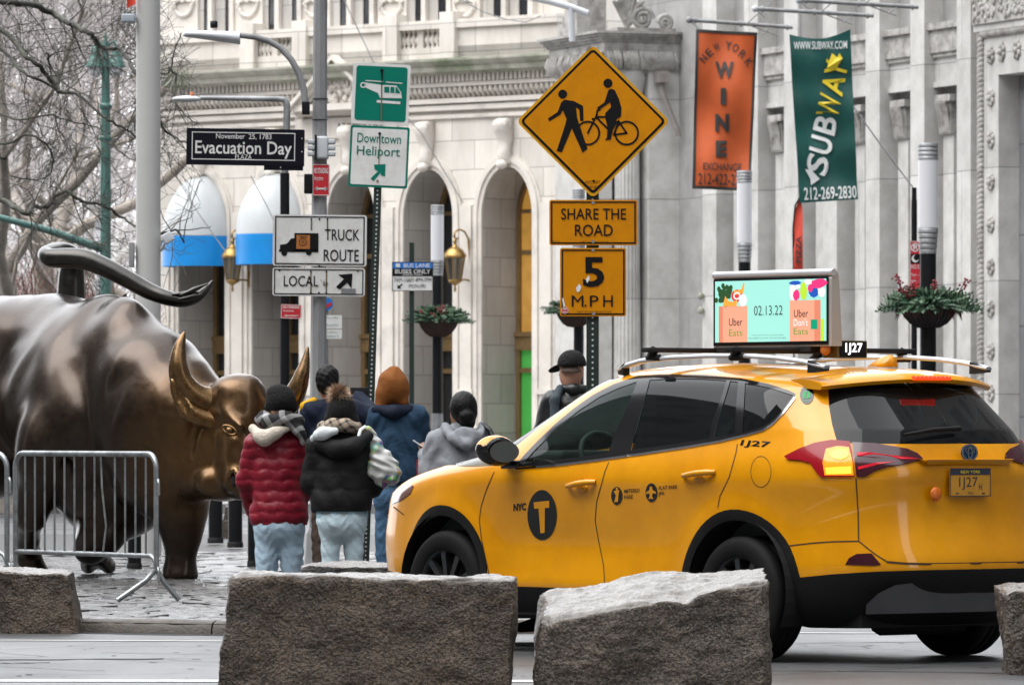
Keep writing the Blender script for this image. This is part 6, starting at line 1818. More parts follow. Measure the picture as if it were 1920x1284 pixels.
def fan(cx, cy, rx, ry, n=36):
    v = [(cx, cy)] + [(cx + rx * q * math.cos(2 * math.pi * i / n), cy + ry * q * math.sin(2 * math.pi * i / n)) for q in (0.5, 1.0) for i in range(n)]
    return (v, [(0, 1 + i, 1 + (i + 1) % n) for i in range(n)] + [(1 + i, 1 + n + i, 1 + n + (i + 1) % n, 1 + (i + 1) % n) for i in range(n)])
fd, rd = doors['front_door', 1], doors['rear_door', 1]
d_ = decal('door_emblem', [fan(1017, 965, 27.5, 47)], M_gloss, 0.003, fd)
decal('emblem_letter', [[(1002, 941), (1031, 938), (1031, 951), (1003, 953)], [(1011, 951), (1023, 950), (1022.5, 998), (1014.5, 999)]], M_yel, 0.0055, fd)
decal('door_lettering', [dtext('NYC', 963, 944, 987, 958, 0.045, 0.05, -2)], M_gloss, 0.003, fd)
decal('door_lettering', [fan(1157, 929, 10.5, 17, 24), fan(1222, 923, 11, 17.5, 24), dtext('METERED', 1171, 917, 1200, 924, 0.012, 0, -2), dtext('FARE', 1171, 928, 1187, 935, 0.012, 0, -1), dtext('FLAT FARE', 1236, 911, 1270, 918, 0.012, 0, -2.5), dtext('JFK', 1235, 922, 1247, 930, 0.012, 0, -1)], M_gloss, 0.003, rd)
decal('door_pictograms', [[(1153, 941), (1156, 928), (1152, 921), (1158, 917), (1163, 919), (1161, 926), (1160, 940)], [(1156, 913), (1160, 914), (1160, 917), (1156, 917)],
                          [(1220, 911), (1224, 912), (1225, 918), (1231, 921), (1231, 925), (1225, 924), (1224, 930), (1227, 935), (1222, 934), (1217, 935), (1220, 929), (1218, 924), (1213, 926), (1213, 922), (1219, 918)]], M_yel, 0.0055, rd)
decal('roof_number', [dtext('1J27', 1388, 824, 1446, 838, 0.02, 0.15, 4)], M_gloss, 0.003, body)
decal('round_badge', [fan(1513, 741, 13, 17, 24)], M_gloss, 0.003, body)
decal('badge_mark', [[(1505, 742), (1508, 735), (1513, 734), (1511, 748), (1507, 748)], [(1513, 749), (1515, 734), (1520, 737), (1520, 746)], [(1512, 732), (1513, 727), (1516, 729)], dtext('PLAZA', 1506, 751.5, 1519, 754)], mat('badge_green', (0.02, 0.3, 0.08), var=0), 0.0055, body)
# lamp internals
decal('lit_bulb', [fan(1575, 854, 16, 9, 20), [(1550, 878), (1596, 876), (1597, 888), (1552, 889)]], M_amberh, 0.020, tl)
0 and decal('red_bar', [[(1485, 856), (1530, 838), (1548, 835), (1540, 846), (1552, 853), (1534, 861), (1505, 860)]], M_lensl, 0.016, body)
for p in ([(1606, 850), (1630, 850), (1665, 855), (1700, 858), (1722, 862), (1690, 862), (1640, 859), (1607, 856)], [(1608, 876), (1640, 869), (1680, 866), (1650, 871), (1610, 881)]):
    decal('red_bar', [p], M_lensl, 0.015, tg)
# right hand lamp bars, mirrored
# ---- spoiler with brake lamp
g = G()
zl0, zl1 = car_rear(1546, 731, -1.80).z, car_rear(1749, 717, -1.99).z
sec = []
for q in np.linspace(1, 0, 9):
    yv = 0.645 * q; q2 = q * q
    xe = -2.00 + 0.20 * q2; zl = zl1 + (zl0 - zl1) * q2
    thk = 0.050 - 0.006 * q2
    sec.append([Vector((xe + 0.16, yv * 0.985, zl + 0.010)), Vector((xe + 0.02, yv, zl)), Vector((xe, yv, zl + 0.020)), Vector((xe + 0.015, yv, zl + thk * 0.8)), Vector((xe + 0.10, yv * 0.99, zl + thk + 0.012)), Vector((xe + 0.26, yv * 0.97, zl + thk + 0.030 - 0.012 * q2)), Vector((xe + 0.40, yv * 0.93, zl + thk + 0.030 - 0.03 * q2))])
full = sec + [[Vector((p.x, -p.y, p.z)) for p in s_] for s_ in sec[::-1]]
ns_ = len(sec[0])
g.add([p for s_ in full for p in s_], [(i * ns_ + j, (i + 1) * ns_ + j, (i + 1) * ns_ + j + 1, i * ns_ + j + 1) for i in range(len(full) - 1) for j in range(ns_ - 1)], 0, True)
g.add(full[0], [list(range(ns_))]); g.add(full[-1], [list(range(ns_))[::-1]])
sp = link('spoiler', g, M_yel, tg, split=40)
g = G()
for i in range(9):
    p = Vector((-2.012, 0.125 - 0.25 * i / 8, zl1 + 0.025)); g.ell(p, (0.010, 0.013, 0.012), n=6)
g.box((-1.996, 0, zl1 + 0.025), (0.03, 0.27, 0.022)); link('brake_lamp', g, M_brk, sp)
# ---- badge, plate, reflector, wiper on the tailgate
fr = Frame(Vector((-2.312, 0.0, car_rear(1819, 848, -2.30).z)), (0, -1, 0), (0, 0, 1))
g = G(); fr.disc(g, 0, 0, 0.058, 0.046, 0.0, 0, th=0.01); o = link('badge', g, mat('deep_blue_enamel', (0.01, 0.04, 0.10), rough=0.15, var=0), tg)
g = G(); fr.ring(g, 0, 0, 0.050, 0.062, 0.004, ky=0.78); fr.ring(g, 0, 0.012, 0.030, 0.037, 0.005, ky=0.5); fr.ring(g, 0, -0.003, 0.012, 0.019, 0.006, ky=2.0); b_ = link('badge_ring', g, M_chrome, o)
pz = car_rear(1812, 904, -2.30)
fr = Frame(Vector((-2.318, 0.0, pz.z)), (0, -1, 0), (0.0, 0, 1))
g = G(); fr.rect(g, -0.152, -0.076, 0.152, 0.076, 0, 0, 0.006, 0.008); pt = link('licence_plate', g, mat('plate_gold', (0.50, 0.24, 0.02), rough=0.4, var=0.1), tg)
g = G(); fr.rect(g, -0.15, 0.042, 0.15, 0.075, 0.002); fr.text(g, '1J27', -0.085, -0.042, 0.055, 0.03, 0.002, 0, -0.004); fr.text(g, 'H', 0.066, -0.042, 0.09, -0.005, 0.002); fr.text(g, 'TAXI', -0.02, -0.066, 0.02, -0.052, 0.002); fr.border(g, -0.155, -0.079, 0.155, 0.079, 0.005, 0.003)
for x in (-0.1, 0.1): fr.rect(g, x - 0.012, -0.064, x + 0.012, -0.058, 0.002)
link('plate_lettering', g, mat('navy_print', (0.02, 0.022, 0.04), var=0), pt)
g = G(); fr.text(g, 'NEW YORK', -0.075, 0.05, 0.075, 0.067, 0.004); link('plate_state', g, M_yprint, pt)
c = car_rear(1754, 926, -2.31)
g = G(); g.lathe([(0.040, 0), (0.040, 0.008), (0.030, 0.014), (0.01, 0.017)], (0, 0, 0), 18)
g.v = [(c.x - z, c.y + x, c.z + y) for x, y, z in g.v]; link('round_reflector', g, mat('orange_reflector', (0.62, 0.14, 0.01), rough=0.25, var=0.3, vs=40), tg)
g = G(); a = car_rear(1695, 815, -2.235); b = car_rear(1800, 803, -2.225); g.tube([a, a.lerp(b, 0.5) + Vector((-0.01, 0, 0.01)), b], [0.008, 0.012, 0.014], 6); link('wiper', g, M_clad, tg)
g = G(); z0 = car_rear(1800, 864, -2.3).z
g.add([(-2.305, 0.33, z0), (-2.305, -0.33, z0), (-2.29, -0.31, z0 - 0.025), (-2.29, 0.31, z0 - 0.025)], [(0, 1, 2, 3)])
vs = [(-2.275, 0.36, z0 + 0.012), (-2.275, -0.36, z0 + 0.012), (-2.325, -0.33, z0 + 0.008), (-2.325, 0.33, z0 + 0.008), (-2.30, 0.31, z0 - 0.02), (-2.30, -0.31, z0 - 0.02)]
g = G(); g.add(vs, [(0, 3, 2, 1), (3, 4, 5, 2)], 0, False); link('handle_lip', g, M_yel, tg)
# skid plate, underbody, exhaust
g = G()
ol = [car_rear(px, py, -2.33) for px, py in ((1628, 1133), (1650, 1112), (1682, 1096), (1740, 1090), (1815, 1088))]
ol[-1].y = 0.0
n_ = len(ol)
vs = [(p.x + 0.02 * abs(p.y), p.y, p.z) for p in ol] + [(-2.325 + 0.02 * abs(p.y), p.y, min(p.z - 0.01, 0.285)) for p in ol]
vs += [(x, -y, z) for x, y, z in vs]
g.add(vs, [(i, i + 1, i + 1 + n_, i + n_) for i in range(n_ - 1)] + [(2 * n_ + i + 1, 2 * n_ + i, 3 * n_ + i, 3 * n_ + i + 1) for i in range(n_ - 1)], 0, True)
link('skid_plate', g, M_skid, rb)
g = G(); bz = lambda x0, x1, y0, y1, z0, z1: g.box(((x0 + x1) / 2, (y0 + y1) / 2, (z0 + z1) / 2), (x1 - x0, y1 - y0, z1 - z0))
bz(-2.1, 2.0, -0.62, 0.62, 0.20, 0.36); bz(-0.95, 0.85, -0.84, 0.84, 0.22, 0.38)
g.tube([(-2.15, -0.5, 0.25), (-1.7, -0.5, 0.24), (-1.2, -0.4, 0.26)], 0.035, 8); g.tube([(-1.95, 0.35, 0.24), (-1.95, -0.25, 0.24)], 0.09, 8); g.tube([(-1.37, 0.7, 0.34), (-1.37, -0.7, 0.34)], 0.05, 8)
link('underbody', g, M_blackm, TX)
# wheel wells and wheels
for wx in WHX:
    for s_ in (1, -1):
        g = G(); n_ = 24
        ring = [(wx + 0.41 * math.cos(a), 0.40 + 0.41 * math.sin(a)) for a in np.linspace(-0.5, math.pi + 0.5, n_)]
        vs = [(x, s_ * 0.90, z) for x, z in ring] + [(x, s_ * 0.58, z) for x, z in ring]
        g.add(vs, [(i, i + 1, i + 1 + n_, i + n_) for i in range(n_ - 1)] + [list(range(n_, 2 * n_))]); link('wheel_well', g, M_blackm, TX)
        r_ = 0.352
        g = G(); prof = [(0.235, -0.10), (0.25, -0.112), (0.31, -0.118), (0.340, -0.105), (r_, -0.085), (r_, -0.03), (r_ - 0.006, -0.028), (r_ - 0.006, -0.02), (r_, -0.018), (r_, 0.018), (r_ - 0.006, 0.02), (r_ - 0.006, 0.028), (r_, 0.03), (r_, 0.085), (0.340, 0.105), (0.31, 0.118), (0.25, 0.112), (0.235, 0.10)]
        yc = s_ * 0.79
        N_ = 44
        vs = [(wx + r * math.cos(2 * math.pi * k / N_), yc + yy, r_ + r * math.sin(2 * math.pi * k / N_)) for r, yy in prof for k in range(N_)]
        g.add(vs, [(i * N_ + k, i * N_ + (k + 1) % N_, (i + 1) * N_ + (k + 1) % N_, (i + 1) * N_ + k) for i in range(len(prof) - 1) for k in range(N_)], 0, True)
        gr = G()
        gr_prof = [(0.236, 0.102), (0.225, 0.09), (0.215, 0.03), (0.215, -0.1)]
        vs = [(wx + r * math.cos(2 * math.pi * k / N_), yc + s_ * yy, r_ + r * math.sin(2 * math.pi * k / N_)) for r, yy in gr_prof for k in range(N_)]
        gr.add(vs, [(i * N_ + k, i * N_ + (k + 1) % N_, (i + 1) * N_ + (k + 1) % N_, (i + 1) * N_ + k) for i in range(3) for k in range(N_)], 0, True)
        for q in range(10):
            a = 2 * math.pi * q / 10 + 0.2; da = 0.09
            P_ = lambda r, aa, yy: (wx + r * math.cos(aa), yc + s_ * yy, r_ + r * math.sin(aa))
            gr.add([P_(0.05, a - 0.3, 0.085), P_(0.05, a + 0.3, 0.085), P_(0.228, a + da, 0.092), P_(0.228, a - da, 0.092), P_(0.05, a - 0.3, 0.05), P_(0.05, a + 0.3, 0.05), P_(0.228, a + da, 0.05), P_(0.228, a - da, 0.05)], [(0, 1, 2, 3), (0, 4, 7, 3), (1, 5, 6, 2)])
        gr.ell((wx, yc + s_ * 0.075, r_), (0.07, 0.02, 0.07), n=8)
        wl = link('wheel', gr, M_alloy, TX); o = link('tyre', g, M_tyre, TX); o.parent = wl
        g = G(); g.tube([(wx, yc + s_ * 0.02, r_), (wx, yc - s_ * 0.02, r_)], 0.2, 24); o = link('brake_disc', g, M_blackm, TX); o.parent = wl
# door handles
for s_ in (1, -1):
    for (pxa, pya, pxb, pyb), par in (((1066, 911, 1117, 903), doors['front_door', s_]), ((1283, 893, 1341, 886), doors['rear_door', s_])):
        a = on_shell(inv([(pxa, pya)]), 0.022)[0]; b = on_shell(inv([(pxb, pyb)]), 0.022)[0]
        g = G(); a, b = Vector(a), Vector(b); m_ = (a + b) / 2
        pts_ = [a - Vector((0, 0.02, 0)), a + (b - a) * 0.12 + Vector((0, 0.012, 0)), m_ + Vector((0, 0.018, 0.004)), a + (b - a) * 0.85 + Vector((0, 0.012, 0.002)), b - Vector((0, 0.02, 0))]
        g.tube(pts_, [0.012, 0.016, 0.017, 0.018, 0.014], 10)
        g.ell(m_ + Vector((0, -0.022, -0.022)), (0.05, 0.018, 0.03), n=8)
        g.v = [(x, y * s_, z) for x, y, z in g.v]; link('door_handle', g, M_yel, par)
# wing mirrors
for s_ in (1, -1):
    a0 = car_pt(934, 846, 1.06)
    sdf = SDF().ell(a0, (0.075, 0.125, 0.085), 0.02).ell(a0 + Vector((0.02, 0.02, 0.01)), (0.08, 0.12, 0.08), 0.03)
    def shp(V): 
        V = V.copy(); V[:, 0] = np.maximum(V[:, 0], a0.x - 0.055 + 0.15 * (V[:, 1] - a0.y)); V[:, 1] *= s_; return V
    V_, Q_ = sdf.mesh(0.012); V_ = shp(V_)
    g = G(); g.add(V_.tolist(), Q_.tolist(), 0, True)
    for i, f in enumerate(g.f):
        c = np.mean([g.v[j] for j in f], 0)
        if c[2] < a0.z + 0.035 or c[0] < a0.x - 0.03: g.m[i] = 1
    mr_ = link('wing_mirror', g, [M_yel, M_gloss], TX)
    g = G()
    ms = [(a0.x - 0.060 + 0.15 * 0.1 * math.cos(t), (a0.y + 0.098 * math.cos(t)) * s_, a0.z - 0.002 + 0.062 * math.sin(t)) for t in np.linspace(0, 2 * math.pi, 24, endpoint=False)]
    ms = [(a0.x - 0.060 + 0.15 * 0.098 * math.cos(t), y, z) for (x, y, z), t in zip(ms, np.linspace(0, 2 * math.pi, 24, endpoint=False))]
    g.add(ms, [list(range(24))]); o = link('mirror_glass', g, mat('mirror_glass', (0.22, 0.24, 0.235), rough=0.06, metal=0.6, var=0), TX); o.parent = mr_
    g = G(); b0 = car_pt(965, 868, 0.87); g.tube([(a0.x, (a0.y - 0.06) * s_, a0.z - 0.06), (b0.x + 0.03, 0.89 * s_, b0.z + 0.02)], [0.03, 0.035], 8)
    g.box(((a0.x + b0.x) / 2 + 0.04, 0.90 * s_, b0.z - 0.008), (0.16, 0.03, 0.05), bev=0.01); o = link('mirror_foot', g, M_gloss, TX); o.parent = mr_
# cabin: dash, wheel, seats, liner
g = G()
g.box((-0.05, 0, 0.62), (3.3, 1.4, 0.5)); g.box((0.85, 0, 0.98), (0.5, 1.5, 0.26), bev=0.06); g.box((0.70, 0.38, 1.13), (0.28, 0.42, 0.10), bev=0.04); g.box((-1.72, 0, 0.98), (0.4, 1.3, 0.3))
link('dashboard', g, M_cabin, TX)
g = G()
c = Vector((0.42, 0.36, 1.12)); ax = Matrix.Rotation(R(-62), 3, 'Y')
g.tube([c + ax @ Vector((0.185 * math.cos(t), 0.185 * math.sin(t), 0)) for t in np.linspace(0, 2 * math.pi, 33)], 0.016, 8)
g.tube([c + ax @ Vector((-0.17, 0, 0)), c, c + ax @ Vector((0.0, 0.17, 0))], 0.018, 6); g.tube([c, c + ax @ Vector((0, -0.17, 0))], 0.018, 6); g.tube([c, c + Vector((0.25, 0, -0.12))], 0.03, 6)
link('steering_wheel', g, M_seat, TX)
for sx, sy in ((0.0, 0.36), (0.0, -0.36), (-1.0, 0.38), (-1.0, 0.0), (-1.0, -0.38)):
    g = G(); Mx = Matrix.Rotation(R(-14), 3, 'Y')
    g.box((sx - 0.12, sy, 1.08), (0.14, 0.44, 0.62), 0, Mx, bev=0.06); g.box((sx - 0.22, sy, 1.46), (0.10, 0.25, 0.17), 0, Mx, bev=0.04); g.box((sx + 0.15, sy, 0.82), (0.5, 0.46, 0.16), bev=0.05); g.tube([(sx - 0.2, sy, 1.3), (sx - 0.21, sy, 1.42)], 0.04, 6)
    link('seat', g, M_seat, TX)
# roof rails, cross bars, fin, number box, advertising screen
for s_ in (1, -1):
    pr = [(1163, 694), (1178, 684), (1205, 676), (1260, 670), (1330, 667), (1400, 667), (1460, 671), (1510, 678), (1550, 688)]
    p3 = [car_pt(px, py, 0.62) for px, py in pr]
    p3 = [Vector((p.x, p.y * s_, p.z)) for p in p3]
    g = G(); k = len(p3)
    vs = []
    for i, p in enumerate(p3):
        h_ = 0.013 if 0 < i < k - 1 else 0.010
        for dy, dz in ((-0.022, -h_), (0.022, -h_), (0.026, 0), (0.012, h_), (-0.012, h_), (-0.026, 0)): vs.append((p.x, p.y + dy, p.z + dz))
    g.add(vs, [(i * 6 + j, (i + 1) * 6 + j, (i + 1) * 6 + (j + 1) % 6, i * 6 + (j + 1) % 6) for i in range(k - 1) for j in range(6)], 0, True)
    g.add(vs[:6], [list(range(6))]); g.add(vs[-6:], [list(range(6))[::-1]])
    rl = link('roof_rail', g, M_silver, TX)
    for (i0, i1) in ((0, 1), (7, 8)):
        a, b = (p3[i0], p3[i1]) if i0 else (p3[1], p3[0]); g = G()     # b is the outer, pointed end
        a = a.lerp(b, 0.25)
        vs = [(a.x, a.y - 0.024, a.z + 0.015), (b.x, b.y - 0.016, b.z + 0.006), (b.x, b.y + 0.016, b.z + 0.006), (a.x, a.y + 0.024, a.z + 0.015), (a.x, a.y - 0.026, a.z - 0.055), (b.x, b.y - 0.018, b.z - 0.022), (b.x, b.y + 0.018, b.z - 0.022), (a.x, a.y + 0.026, a.z - 0.055)]
        g.add(vs, [(0, 3, 2, 1), (4, 5, 6, 7), (0, 1, 5, 4), (3, 7, 6, 2), (0, 4, 7, 3), (1, 2, 6, 5)])
        o = link('rail_foot', g, M_blackm, TX); o.parent = rl
for (pxl, pyl) in ((1222, 656), (1378, 655)):
    a = car_pt(pxl, pyl, 0.66); g = G()
    g.box((a.x, 0, a.z), (0.07, 1.42, 0.028), bev=0.008)
    for s_ in (1, -1):
        g.tube([(a.x, 0.64 * s_, a.z), (a.x + 0.06, 0.63 * s_, a.z - 0.05)], [0.03, 0.02], 6); g.tube([(a.x - 0.05, 0.64 * s_, a.z - 0.045), (a.x + 0.07, 0.63 * s_, a.z - 0.045)], 0.02, 6)
    link('cross_bar', g, M_blackm, TX)
g = G(); fy = -0.02
pf = [car_pt(px, py, fy) for px, py in ((1632, 688), (1642, 681), (1655, 669), (1670, 665), (1674, 672), (1676, 688))]
g.add([(p.x, fy + 0.022 * (i in (0, 1, 4, 5)) + 0.008, p.z) for i, p in enumerate(pf)] + [(p.x, fy - 0.022 * (i in (0, 1, 4, 5)) - 0.008, p.z) for i, p in enumerate(pf)], [list(range(6)), list(range(6, 12))[::-1]] + [(i, i + 6, (i + 1) % 6 + 6, (i + 1) % 6) for i in range(6)], 0, True)
link('shark_fin', g, M_yel, TX)
bc = car_pt(1577, 655, 0.05)
fb = Frame(Vector((bc.x - 0.06, bc.y - 0.03, bc.z)), (0, -1, 0), (0, 0, 1))
g = G(); fb.rect(g, -0.115, -0.05, 0.115, 0.05, 0, 0, 0.12, 0.01)
nb = link('number_box', g, mat('olive_box', (0.10, 0.08, 0.03), var=0.2), TX)
g = G(); fb.rect(g, -0.098, -0.043, 0.108, 0.043, 0.003); o = link('number_panel', g, M_gloss, TX); o.parent = nb
g = G(); fb.text(g, '1J27', -0.055, -0.032, 0.075, 0.036, 0.006, 0, 0.016); o = link('number_digits', g, mat('lit_white_digits', (0.8, 0.8, 0.8), var=0, emit=(0.9, 0.95, 1), es=0.8), TX); o.parent = nb
g = G(); g.ell((bc.x + 0.0, bc.y + 0.12, bc.z), (0.04, 0.02, 0.035), n=8); o = link('side_marker', g, mat('dull_orange_lens', (0.45, 0.14, 0.02), var=0.2), TX); o.parent = nb
# screen box: display on the left flank of the roof
yS = 0.20
TL_, TR_, BR_, BL_ = car_pt(1344, 529, yS), car_pt(1551, 521, yS), car_pt(1549, 637, yS), car_pt(1339, 644, yS)
zT, zB = (TL_.z + TR_.z) / 2, (BR_.z + BL_.z) / 2; xF, xB = (TL_.x + BL_.x) / 2, (TR_.x + BR_.x) / 2
AD = Vector(((xF + xB) / 2, yS, (zT + zB) / 2)); wA, hA = (xF - xB) / 2, (zT - zB) / 2
fa = Frame(AD, (-1, 0, 0), (0, 0, 1))
g = G()
prof = [(yS - 0.006, zB - 0.03), (yS - 0.006, zT), (yS - 0.03, zT + 0.04), (yS - 0.05, zT + 0.040), (yS - 0.062, zT + 0.02), (yS - 0.085, zB + 0.02), (yS - 0.085, zB - 0.03)]
vs = [(x, y, z) for x in (xF + 0.02, xB - 0.035) for y, z in prof]; n_ = len(prof)
g.add(vs, [(i, (i + 1) % n_, (i + 1) % n_ + n_, i + n_) for i in range(n_)] + [list(range(n_))[::-1], list(range(n_, 2 * n_))])
ad = link('roof_sign', g, mat('silver_sign_case', (0.40, 0.39, 0.37), rough=0.4, metal=0.2, var=0.06), TX, split=30)
g = G(); g.tube([(xF + 0.03, yS - 0.02, zT + 0.035), (xB - 0.04, yS - 0.02, zT + 0.035)], 0.022, 10); o = link('sign_rail', g, M_silver, TX); o.parent = ad
g = G(); fa.rect(g, -wA - 0.018, -hA - 0.02, wA + 0.012, hA + 0.012, 0.0, 0, 0.004); o = link('screen_frame', g, M_gloss, TX); o.parent = ad
def scr(nm, col, es=0.30): return mat(nm, tuple(c * 0.3 for c in col), rough=0.15, var=0, emit=col, es=es)
A_mint, A_peach, A_peachd = scr('screen_mint', srgb(165, 235, 222)), scr('screen_peach', srgb(246, 170, 140)), scr('screen_dark_peach', srgb(226, 138, 110))
A_ink, A_gr, A_wh, A_dk = scr('screen_ink', srgb(40, 36, 40)), scr('screen_green', srgb(95, 160, 60)), scr('screen_white', srgb(245, 240, 240)), scr('screen_leaf', srgb(50, 85, 50))
A_pk, A_or, A_bl, A_tl, A_yl, A_rd = scr('screen_pink', srgb(240, 60, 130)), scr('screen_orange', srgb(250, 170, 70)), scr('screen_blue', srgb(40, 90, 190)), scr('screen_teal', srgb(20, 160, 120)), scr('screen_lime', srgb(190, 230, 60)), scr('screen_red', srgb(225, 60, 60))
# layout in the zoomed picture of the screen: x 70..735, y 105..490
def aq(x, y): return ((x - 75) / 660 * 2 * wA - wA, hA - (y - 118) / 358 * 2 * hA + (x - 405) * 0.0)
def arect(g, x0, y0, x1, y1, off, m=0): a, b = aq(x0, y0), aq(x1, y1); fa.rect(g, a[0], a[1], b[0], b[1], off, m)
def apoly(g, pts, off, m=0): fa.poly(g, [aq(*p) for p in pts], off, m)
def atext(g, t, x0, y0, x1, y1, off, m=0, b=0.0): a, c = aq(x0, y1), aq(x1, y0); fa.text(g, t, a[0], a[1], c[0], c[1], off, m, b)
g = G(); arect(g, 75, 118, 735, 476, 0.003); o = link('screen', g, A_mint, TX); o.parent = ad; scrn = o
mats_ = [A_peach, A_peachd, A_dk, A_or, A_rd, A_wh, A_pk, A_bl, A_tl, A_yl, A_gr, A_ink]
g = G()
arect(g, 100, 265, 272, 476, 0.005, 0); arect(g, 100, 265, 124, 476, 0.006, 1); arect(g, 522, 240, 690, 476, 0.005, 0); arect(g, 668, 240, 704, 476, 0.006, 1)
rs = random.Random(4)
for q in range(46): 
    x, y = rs.gauss(130, 22), rs.gauss(195, 26)
    if 80 < x < 178 and 140 < y < 262: c_ = aq(x, y); fa.disc(g, c_[0], c_[1], 0.016, 0.016, 0.0062 + q * 1e-5, 2, n=8)
apoly(g, [(125, 265), (140, 205), (160, 235), (190, 240), (212, 225), (208, 265)], 0.0075, 3); apoly(g, [(190, 170), (215, 175), (238, 165), (250, 128), (256, 135), (248, 190), (200, 200)], 0.0075, 3)
c_ = aq(210, 205); fa.disc(g, c_[0], c_[1], 0.05, 0.036, 0.0070, 4); fa.ring(g, c_[0], c_[1], 0.02, 0.032, 0.0080, 5, ky=0.7)
c_ = aq(246, 232); fa.disc(g, c_[0], c_[1], 0.035, 0.036, 0.0078, 5)
for (x0, y0, x1, y1, m_) in ((524, 145, 560, 238, 5), (545, 180, 580, 236, 6), (590, 140, 625, 236, 9), (640, 165, 690, 220, 7), (655, 120, 735, 170, 6), (690, 165, 730, 222, 5), (525, 128, 585, 150, 7), (610, 120, 655, 150, 5), (632, 150, 660, 190, 6), (560, 150, 585, 172, 5), (600, 190, 622, 232, 10)):
    c0, c1 = aq(x0, y0), aq(x1, y1); fa.poly(g, [((c0[0] + c1[0]) / 2 + (c1[0] - c0[0]) * (0.5 + 0.15 * rs.random()) * math.cos(t), (c0[1] + c1[1]) / 2 + (c1[1] - c0[1]) * (0.5 + 0.15 * rs.random()) * math.sin(t)) for t in np.linspace(0, 6.0, 9)], 0.0072 + 0.0003 * rs.random(), m_)
arect(g, 648, 352, 686, 408, 0.0075, 8); arect(g, 706, 350, 724, 476, 0.0065, 9)
atext(g, 'Uber', 163, 335, 243, 380, 0.0085, 11); atext(g, 'Eats', 163, 400, 243, 440, 0.0085, 10); atext(g, '02.13.22', 313, 266, 483, 322, 0.0085, 11, -0.004)
atext(g, 'Uber', 550, 293, 633, 337, 0.0085, 11); atext(g, "Don't", 548, 347, 632, 388, 0.0085, 5, 0.004); atext(g, 'Eats', 548, 400, 632, 437, 0.0085, 10)
atext(g, 'Product options may vary. See app for details.', 300, 434, 488, 442, 0.0085, 11); atext(g, 'Not available in all areas. Terms and fees apply.', 282, 450, 505, 460, 0.0085, 11)
o = link('screen_picture', g, mats_, TX); o.parent = scrn
g = G(); g.box((AD.x + 0.08, 0.12, zB - 0.045), (0.85, 0.16, 0.03)); o = link('sign_base', g, M_blackm, TX); o.parent = ad
# ================================================================ BRONZE BULL
DBU = 52.4
BU = thing('bull_statue', Vector((P(250, 806, 53.5).x, 53.5, PZ)), 'huge wet bronze bull statue with lowered golden head, horns and whipping tail', 'statue')
b = lambda px, py, y=0.0: P(px, py, DBU + y)
def bronze(name, dark, gold, centre, r0, r1, rough):
    m = bpy.data.materials.new(name); m.use_nodes = True; t = m.node_tree; B = t.nodes['Principled BSDF']; L = t.links.new
    tc = nd(t, 'ShaderNodeTexCoord')
    ds = nd(t, 'ShaderNodeVectorMath', operation='DISTANCE'); ds.inputs[1].default_value = centre; L(tc.outputs['Object'], ds.inputs[0])
    n = nd(t, 'ShaderNodeTexNoise', Scale=2.4, Detail=7.0, Roughness=0.62); L(tc.outputs['Object'], n.inputs['Vector'])
    ma = nd(t, 'ShaderNodeMath', operation='MULTIPLY_ADD'); ma.inputs[1].default_value = 0.55; L(n.outputs[0], ma.inputs[0]); L(ds.outputs['Value'], ma.inputs[2])
    mr = nd(t, 'ShaderNodeMapRange'); mr.inputs[1].default_value = r0 + 0.27; mr.inputs[2].default_value = r1 + 0.27; mr.inputs[3].default_value = 1; mr.inputs[4].default_value = 0; L(ma.outputs[0], mr.inputs[0])
    mx = nd(t, 'ShaderNodeMix', data_type='RGBA'); mx.inputs[6].default_value = (*dark, 1); mx.inputs[7].default_value = (*gold, 1); L(mr.outputs[0], mx.inputs[0])
    n2 = nd(t, 'ShaderNodeTexNoise', Scale=16.0, Detail=9.0, Roughness=0.72); L(tc.outputs['Object'], n2.inputs['Vector'])
    r2 = nd(t, 'ShaderNodeMapRange'); r2.inputs[1].default_value = 0.3; r2.inputs[2].default_value = 0.7; r2.inputs[3].default_value = 0.75; r2.inputs[4].default_value = 1.2; L(n2.outputs[0], r2.inputs[0])
    m2 = nd(t, 'ShaderNodeMix', data_type='RGBA', blend_type='MULTIPLY'); m2.inputs[0].default_value = 1; L(mx.outputs[2], m2.inputs[6]); L(r2.outputs[0], m2.inputs[7]); L(m2.outputs[2], B.inputs['Base Color'])
    B.inputs['Metallic'].default_value = 0.88
    r3 = nd(t, 'ShaderNodeMapRange'); r3.inputs[1].default_value = 0.3; r3.inputs[2].default_value = 0.7; r3.inputs[3].default_value = rough - 0.06; r3.inputs[4].default_value = rough + 0.07; L(n2.outputs[0], r3.inputs[0]); L(r3.outputs[0], B.inputs['Roughness'])
    B.inputs['Coat Weight'].default_value = 0.45; B.inputs['Coat Roughness'].default_value = 0.2
    bp = nd(t, 'ShaderNodeBump', Strength=0.14, Distance=0.012); L(n2.outputs[0], bp.inputs['Height']); L(bp.outputs[0], B.inputs['Normal'])
    return m
hc = b(425, 850, -0.6) - BU.location
M_bull = bronze('wet_bronze', (0.046, 0.031, 0.022), (0.20, 0.100, 0.028), hc, 0.10, 0.95, 0.31)
M_gold = bronze('rubbed_bronze', (0.12, 0.068, 0.03), (0.22, 0.12, 0.04), hc, 0.3, 1.3, 0.27)
S = SDF()
E_ = lambda px, py, y, r, k=0.12, rot=None: S.ell(b(px, py, y), r, k, rot)
